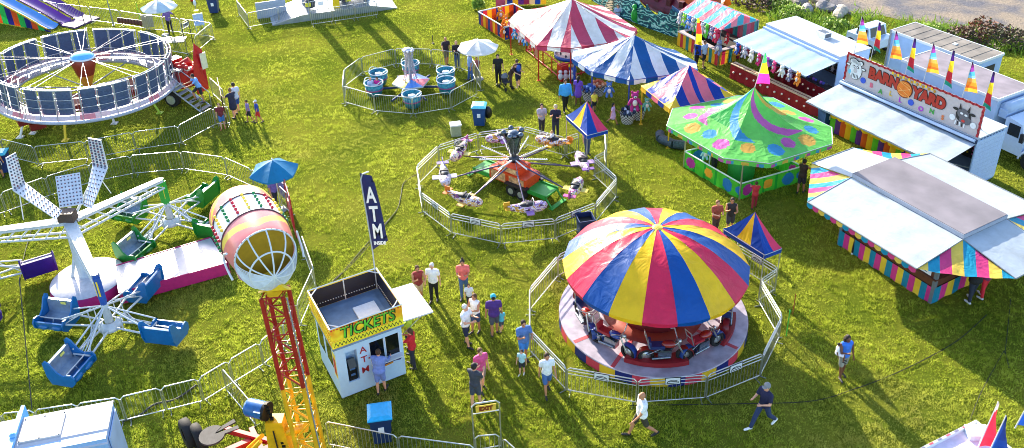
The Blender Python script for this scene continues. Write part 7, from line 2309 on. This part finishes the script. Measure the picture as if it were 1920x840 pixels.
T.part('hung_toy', b, [M('5a2a8a', .8), M('7ac05a', .8), M('e8e0e8', .8), M('2a4ab0', .8)], each=True)
# ride at the top centre
A_, C_, Dd = G(511, 49), G(745, 16), Vec((.35, 2.6, 0))
T = Thing('platform_ride', 'silver ramped platform ride cut by the top edge with a yellow box on it', 'fairground ride', A_)
p, q = T.L(A_), T.L(C_); ud = (q - p).normalized(); Lr = (q - p).length
nd = Vec((-ud.y, ud.x, 0))
b = B(); h = .45
prof_ = [(0, .05), (Lr * .22, h), (Lr * .78, h), (Lr, .05)]
b.extrude([p + ud * s + Vec((0, 0, z)) for s, z in prof_] + [p + ud * Lr, p], nd * 3.0); T.part('platform', b, M('b8c0ca', .25, .55, .12, 0, 3))
b = B()
for i in range(16): 
    s = Lr * .03 + Lr * .19 * i / 16; b.tube(p + ud * s + Vec((0, 0, .07 + (h - .05) * s / (Lr * .22))), p + ud * s + nd * 3 + Vec((0, 0, .07 + (h - .05) * s / (Lr * .22))), .015, None, 4)
T.part('tread_rib', b, GREY)
bx = p + ud * (Lr * .52) + nd * .6
b = B(); b.box(bx + Vec((0, 0, h + .42)), (.42, .35, .84), math.atan2(ud.y, ud.x)); cb_ = T.part('yellow_box', b, M('e8c41e', .4)); b = B(); b.box(bx + Vec((0, 0, h + .87)), (.46, .39, .06), math.atan2(ud.y, ud.x)); T.part('lid', b, M('2a2a2c', .5), cb_)
b = B()
for i, f in enumerate((.3, .4, .62)): b.box(p + ud * (Lr * f) + nd * .5 + Vec((0, 0, h + .45)), (.35, .03, .25), math.atan2(ud.y, ud.x), i % 2)
T.part('notice_panel', b, [M('d8d23a', .5), M('e4e8ec', .5)], each=True)
b = B(); b.box(p + ud * (Lr * .02) + nd * 1.7 + Vec((0, 0, .55)), (1.9, .06, 1.1), math.atan2(ud.y, ud.x) + .03); T.part('backdrop_panel', b, M('9aa8bc', .4))
b = B(); b.lathe([(.0, .4), (.35, .4), (.4, .7), (.2, .9), (0, .9)], p + ud * (Lr * .32) + nd * 1.0 + Vec((0, 0, .2)), 14, 0); b.box(p + ud * Lr * .66 + nd * 1.6 + Vec((0, 0, 1.0)), (2.4, .8, .8), math.atan2(ud.y, ud.x)); T.part('machinery', b, M('3a3f4a', .4, .3))
b = B()
for f in (.3, .45, .6, .75): b.tube(p + ud * Lr * f + nd * .05 + Vec((0, 0, h)), p + ud * Lr * f + nd * .05 + Vec((0, 0, h + 1.0)), .022)
b.tube(p + ud * Lr * .3 + nd * .05 + Vec((0, 0, h + 1)), p + ud * Lr * .75 + nd * .05 + Vec((0, 0, h + 1)), .022); T.part('rail', b, STEEL)

b = B()
for f, off, hh in ((.30, 2.2, 7.5), (.62, 2.4, 8.5), (.80, 2.0, 6.0)):
    q = p + ud * (Lr * f) + nd * off
    b.box(q + Vec((0, 0, h + hh / 2)), (.5, .35, hh), math.atan2(ud.y, ud.x))
b.box(p + ud * (Lr * .46) + nd * 2.3 + Vec((0, 0, 7.6)), (Lr * .45, .3, .5), math.atan2(ud.y, ud.x)); b.box(p + ud * (Lr * .62) + nd * 2.4 + Vec((0, 0, 5.2)), (2.2, .5, 1.3), math.atan2(ud.y, ud.x))
T.part('tall_frame', b, M('a8b0ba', .4, .3))

# ------------------------------------------------------------------ purple slide top left
s0 = G(132, 40); T = Thing('fun_slide', 'purple and blue fun slide with a striped green, navy and orange side', 'slide', s0)
dl = (G(20, -42, 0) - s0); dl.z = 0; 
e_ = T.L(G(92, 62, .02)); k_ = T.L(G(132, 38, .2)); 
ud = Vec((-.90, .43, 0)); nd = Vec((.43, .90, 0))
b0_ = T.L(G(90, 60)); b0_.z = 0
def slope(s): return .30 + .30 * max(0, s - .5) - (.25 * math.exp(-s * 1.5) if s < 4 else 0)
def lane(off, w, name, hx):
    b = B(); b.sheet(lambda u, v: b0_ + nd * (off + w * u) + ud * (9 * v) + Vec((0, 0, slope(9 * v) + .16 * (2 * u - 1) ** 2)), 10, 40); T.part(name, b, M(hx, .2, 0, .08, 0, 2, coat=.5))
lane(.05, .85, 'slide_lane', '4a8ed4'); lane(1.02, .9, 'slide_lane', '6a1490'); lane(2.07, .9, 'slide_lane', '5c0f80')
b = B()
for i in range(18):
    s0_, s1_ = .55 * i - .3, .55 * (i + 1) - .3
    b.sheet(lambda u, v: b0_ + ud * (s0_ + (s1_ - s0_) * u) + nd * -.02 + Vec((0, 0, .03 + (slope(max(0, s0_ + (s1_ - s0_) * u)) + .05) * v)), 2, 3, i % 3)
T.part('striped_side', b, [cloth('1c1a7a', .15), cloth('22b050', .15), cloth('d8501c', .15)])
b = B(); b.path([b0_ + ud * (9 * i / 30) + Vec((0, 0, slope(9 * i / 30) + .16)) for i in range(31)], .05, 6); T.part('yellow_edge', b, M('e8a82a', .4))
b = B(); b.path([b0_ + nd * o + ud * (9 * i / 30) + Vec((0, 0, slope(9 * i / 30) + .2)) for o in (1.02,) for i in range(31)], .05, 6); b.path([b0_ + nd * 2.07 + ud * (9 * i / 30) + Vec((0, 0, slope(9 * i / 30) + .2)) for i in range(31)], .05, 6); T.part('lane_divider', b, M('4a0c6a', .3))
b = B(); b.box(b0_ + nd * 2.0 - ud * .6 + Vec((0, 0, .06)), (1.4, 2.0, .1), math.atan2(ud.y, ud.x)); T.part('landing_mat', b, M('4a3070', .7))
# poles, guy wires and a row of brown items on the far rail
for px, py, ty, c, lb in ((213, 48, -20, '8a9094', 'grey light pole behind the round cage ride'), (161, 54, -10, '5a5f66', 'thin dark pole left of the grey light pole'), (264, 44, 4, '7ad03a', 'bright green marker pole by the far rail'), (1120, 62, 0, '2a2c30', 'hidden'), (812, 82, 66, '2a2c30', 'thin black stake behind the teacup fence')):
    if lb == 'hidden': continue
    q = G(px, py); h = rise(q, ty); b = B(); b.tube((0, 0, 0), (0, 0, h), .05 if c == '8a9094' else .025, .02, 8); b.tube((0, 0, 0), (0, 0, .05), .09); solo('pole', b, M(c, .5, .3), lb, 'pole', q)
fa, fb = G(220, 32, .85), G(266, 38, .85)
T = Thing('shoe_rack', 'row of brown items hanging on the far rail behind the cage ride', 'rack', fa)
fb = T.L(fb); b = B(); b.tube((0, -.06, 0), fb + Vec((0, -.06, 0)), .02); T.part('bar', b, STEELD)
b = B()
for i in range(8): b.ball(fb * ((i + .5) / 8) + Vec((0, -.1, -.18)), (.13, .09, .2), 8)
T.part('hanging_item', b, M('5a3630', .8), each=True)
b = B(); b.boxz(-.35, .35, -.02, .02, .1, .95); b.tube((-.33, 0, 0), (-.33, 0, .1), .02); b.tube((.33, 0, 0), (.33, 0, .1), .02)
solo('notice_board', b, M('9a9c90', .5), 'grey notice board standing by the far rail beside the attendant in purple', 'sign', G(280, 54), .1)
b = B(); b.box((0, 0, .02), (1.9, .9, .04), .1); b.box((0, 0, .0), (.4, .4, .02)); solo('ramp_plate', b, M('f0ece6', .1, .6), 'bright reflecting metal ramp plate behind the cage ride', 'ramp', G(318, 76))
b = B()
for x in (-.25, .25): b.tube((x, 0, 0), (x, .0, .5), .02)
b.box((0, 0, .55), (.6, .45, .08)); b.box((0, .22, .85), (.6, .05, .6)); b.tube((-.25, .3, 0), (-.25, .2, .6), .02); b.tube((.25, .3, 0), (.25, .2, .6), .02)
solo('folding_chair', b, M('a8c0e0', .4), 'pale blue folding chair inside the corner behind the exit frame', 'chair', G(377, 60), .4)
b = B(); b.tube((0, 0, 0), (0, 0, 1.2), .02); b.ball((0, 0, 1.25), (.1, .1, .22), 10, 1); b.boxz(-.12, .12, -.1, .1, .6, .75, 2)
solo('post_lamp', b, [STEELD, WHITE, M('e8d82a', .4)], 'thin post with a white bottle shaped top near the pale blue chair', 'post', G(372, 40))
b = B(); b.boxz(-.14, .14, -.1, .1, 0, .3); solo('red_can', b, M('b8202a', .4), 'small red object on the grass at the top edge', 'can', G(362, 2))
b = B(); b.lathe([(.022, 0), (.016, .9), (.028, 1.1), (0, 1.12)], n=8); solo('stake', b, M('3aa83a', .5), 'green stake right of the motorcycle carousel fence', 'stake', G(1474, 630))
b = B(); b.tube((0, 0, 0), (0, 0, .9), .015); solo('stake', b, M('a04a2a', .5), 'rusty stake further back right of the motorcycle carousel fence', 'stake', G(1486, 590))
T = Thing('mirror_mat', 'dark patterned mat folded beside the polka dot tent', 'mat', G(1262, 268))
b = B(); b.path([(-.55, .5, .25), (-.6, 0, .25), (-.1, -.55, .25), (.4, -.7, .25)], .22, 8); T.part('roll', b, M('3a4a58', .7, 0, .7, 0, 14))
plush(G(1322, 288, 1.0), .9, '9ad0d8', 'pale aqua plush toy hanging under the front left eave of the polka dot tent', 0)
plush(G(1213, 196, 1.2), 1.0, '6ab0a0', 'green and blue plush toy hanging beside the yellow post of the pink and blue tent', 0)
plush(G(1190, 190, 1.4), 1.5, 'b02a7a', 'large magenta plush toy hanging under the blue and white tent', 0)
plush(G(1142, 168, 1.3), 1.2, '4a70b8', 'blue plush toy hanging at the front eave of the blue and white tent', 0)

# ------------------------------------------------------------------ trailers cut by the bottom edge
zl = 2.5
q0, q1 = G(-30, 798, zl), G(211, 752, zl)
ya = math.atan2(q1.y - q0.y, q1.x - q0.x); L_ = (q1 - q0).length
T = Thing('service_trailer', 'white roofed service trailer with a bolted panel and blue tube at the lower left', 'trailer', (q0.x, q0.y, 0), ya)
b = B(); b.boxz(0, L_, -1.35, 0, .4, zl - .03); T.part('trailer_box', b, M('8fb4e4', .4, 0, .05))
b = B(); b.boxz(-.02, L_ + .02, -1.02, .02, zl - .028, zl); b.add([(-.02, -1.02, zl), (L_ + .02, -1.02, zl), (L_ + .02, -1.4, zl - .18), (-.02, -1.4, zl - .18)], [(0, 1, 2, 3)]); T.part('roof', b, M('bdbcc4', .35, 0, .1, 0, 2))
b = B(); b.boxz(L_ * .32, L_ * .64, -.95, -.12, zl + .001, zl + .05); T.part('roof_panel', b, M('c8c4c4', .3, 0, .1, 0, 2))
b = B()
for x in (L_ * .33, L_ * .48, L_ * .63):
    for y in (-.93, -.14): b.ball((x, y, zl + .05), .025, 6)
T.part('bolt', b, M('5a5a60', .4, .6), each=True)
b = B(); b.boxz(L_ * .26, L_ * .30, -1.4, .12, zl + .01, zl + .13); b.boxz(L_ * .265, L_ * .295, .1, .4, zl - .3, zl + .1); b.ball((L_ * .28, -.75, zl + .14), .09, 10); T.part('blue_tube', b, M('6fb0e8', .35))
b = B(); b.boxz(L_ + .02, L_ + .05, -1.2, -.1, .5, zl - .2); T.part('end_panel', b, SIDEB)
wheels(T, (.8, 1.6), -1.2)
# trailer lower right
zl = 2.4
q0, q1, q2 = G(1734, 838, zl), G(1829, 790, zl), G(1925, 806, zl)
ux = (q1 - q0); ya = math.atan2(ux.y, ux.x)
T = Thing('concession_trailer', 'white trimmed concession trailer roof with tall flags at the lower right corner', 'trailer', (q0.x, q0.y, 0), ya)
Wn = 2.6; Ln = ux.length
b = B(); b.boxz(-1.2, Ln - .02, -Wn, -.02, .3, zl - .12); T.part('trailer_box', b, SIDEB)
b = B(); b.boxz(-1.2, Ln - .06, -Wn, -.06, zl - .118, zl - .05); T.part('roof', b, M('d4c8dc', .35, 0, .08))
b = B(); b.boxz(-1.22, Ln, -.06, .0, zl - .4, zl + .06); b.boxz(Ln - .06, Ln, -Wn, -.061, zl - .4, zl + .06); b.box((Ln - .3, -.3, zl + .03), (.55, .4, .16), -.5)
T.part('roof_edge', b, WHITE)
b = B()
for i in range(9): b.boxz(-1.1 + i * .3, -.95 + i * .3, .001, .012, zl - .12, zl - .06, i % 2); b.boxz(-1.1 + i * .3, -.95 + i * .3, -.055, -.008, zl + .061, zl + .066, i % 2)
T.part('trim_lettering_bars', b, [M('b04a5a', .5), M('6a6a80', .5)])
b = B()
for i in range(7): b.ball((.5 + .13 * i, -.55 - .04 * i, zl - .03), .035, 8, i % 3)
T.part('roof_light', b, [M('2a3a7a', .3), M('7a1a40', .3), M('f0e0e0', .3)], each=True)
b = B(); b.boxz(.2, Ln - .1, -1.9, -.95, zl - .049, zl + .05); b.boxz(.2, Ln - .1, -.94, -.90, zl - .049, zl + .2); T.part('roof_unit', b, M('a8c6ee', .35))
for (px, ty, by, cols, lb, w, kd) in ((1832, 752, 842, ['e8dcdc', 'd82a44', 'd82a44', 'd82a44', 'c8243c'], 'tall red pennant on the lower right trailer', .42, 0), (1848, 778, 860, ['1c2f6a', '1a3a8a', '1a3a8a', '1c4aa0', '2a7a9a'], 'tall navy pennant just right of the red one on the lower right trailer', .5, 0), (1904, 745, 800, ['1c4fb0', '1a48a8', '1a48a8'], 'plain royal blue pennant at the right edge near the lower right trailer', .45, 1)):
    w0 = G(px, by, zl); t_ = rise((w0.x, w0.y), ty)
    Tf = sail_flag((w0.x, w0.y, zl - .05), .1, t_ - zl - .1, cols, lb, w, .1, kind=kd, lean=.18)

# ------------------------------------------------------------------ cables on the grass
def cable(pix, r, label, z=.045, hx='1a1c16'):
    W = [G(x, y, z) for x, y in pix]
    pts_ = []
    for i in range(len(W) - 1):
        p0, p1, p2, p3 = W[max(0, i - 1)], W[i], W[i + 1], W[min(len(W) - 1, i + 2)]
        for k in range(8):
            t = k / 8; pts_.append(.5 * ((2 * p1) + (p2 - p0) * t + (2 * p0 - 5 * p1 + 4 * p2 - p3) * t * t + (3 * p1 - p0 - 3 * p2 + p3) * t ** 3))
    pts_.append(W[-1])
    b = B(); b.path(pts_, r, 5); solo('power_cable', b, M(hx, .7), label, 'cable', (0, 0, 0))


cable([(1180, 760), (1380, 757), (1520, 752), (1600, 730), (1690, 695), (1790, 642), (1850, 590)], .014, 'long black cable crossing the grass at the lower right')
cable([(1818, 790), (1840, 735), (1880, 662), (1885, 655), (1895, 560)], .011, 'thin black cable running up from the lower right trailer')
cable([(1885, 660), (1892, 690)], .015, 'short black cable stub branching from the thin cable at the right')
cable([(600, 545), (640, 512), (690, 455), (722, 420), (745, 392), (752, 365), (758, 342), (785, 325)], .018, 'dark bundled cables running from the ticket booth to the plane ride', .03, '2c2a20')
cable([(622, 530), (655, 500), (700, 450), (735, 405)], .012, 'thinner cable beside the bundled cables near the ticket booth', .06, '2c2a20')
cable([(228, 790), (262, 778), (290, 758), (330, 748), (368, 722)], .035, 'grey cables lying along the fence by the lower left trailer', .06, '3a3a3c')
cable([(62, 420), (45, 480), (36, 530)], .015, 'thin cable on the grass at the left below the scrambler', .06, '2a2a24')
p, q = G(36, 520, 3.4), G(60, 768, 1.0)
b = B(); b.tube(p, q, .014); b.tube(p, G(36, 535, 3.2), .01); solo('guy_wire', b, M('3a3c3e', .4, .5), 'thin guy wire running down to the lower left trailer', 'wire', (0, 0, 0))

# ------------------------------------------------------------------ light
EL, AZ = 23.0, 25.0
w = bpy.data.worlds.new('World'); scene.world = w; w.use_nodes = True
nt = w.node_tree; bg = nt.nodes['Background']
sky = nt.nodes.new('ShaderNodeTexSky'); sky.sky_type = 'NISHITA'; sky.sun_disc = False
sky.sun_elevation = R(EL); sky.sun_rotation = R(-AZ)
nt.links.new(sky.outputs[0], bg.inputs[0]); bg.inputs[1].default_value = .15
sl = bpy.data.lights.new('sun', 'SUN'); sl.energy = 5.0; sl.angle = R(.6); sl.color = (1, .89, .70)
so = bpy.data.objects.new('sun', sl); COL.objects.link(so)
dv = Vec((math.sin(R(AZ)) * math.cos(R(EL)), -math.cos(R(AZ)) * math.cos(R(EL)), -math.sin(R(EL))))
so.rotation_euler = dv.to_track_quat('-Z', 'Y').to_euler()
so.location = (-20, 60, 40)
vs = scene.view_settings
vs.view_transform = 'Standard'; vs.look = 'None'; vs.exposure = 1.65; vs.gamma = 1; vs.use_curve_mapping = False
scene.cycles.max_bounces = 6
scene.cycles.filter_width = .95
scene.cycles.use_denoising = True
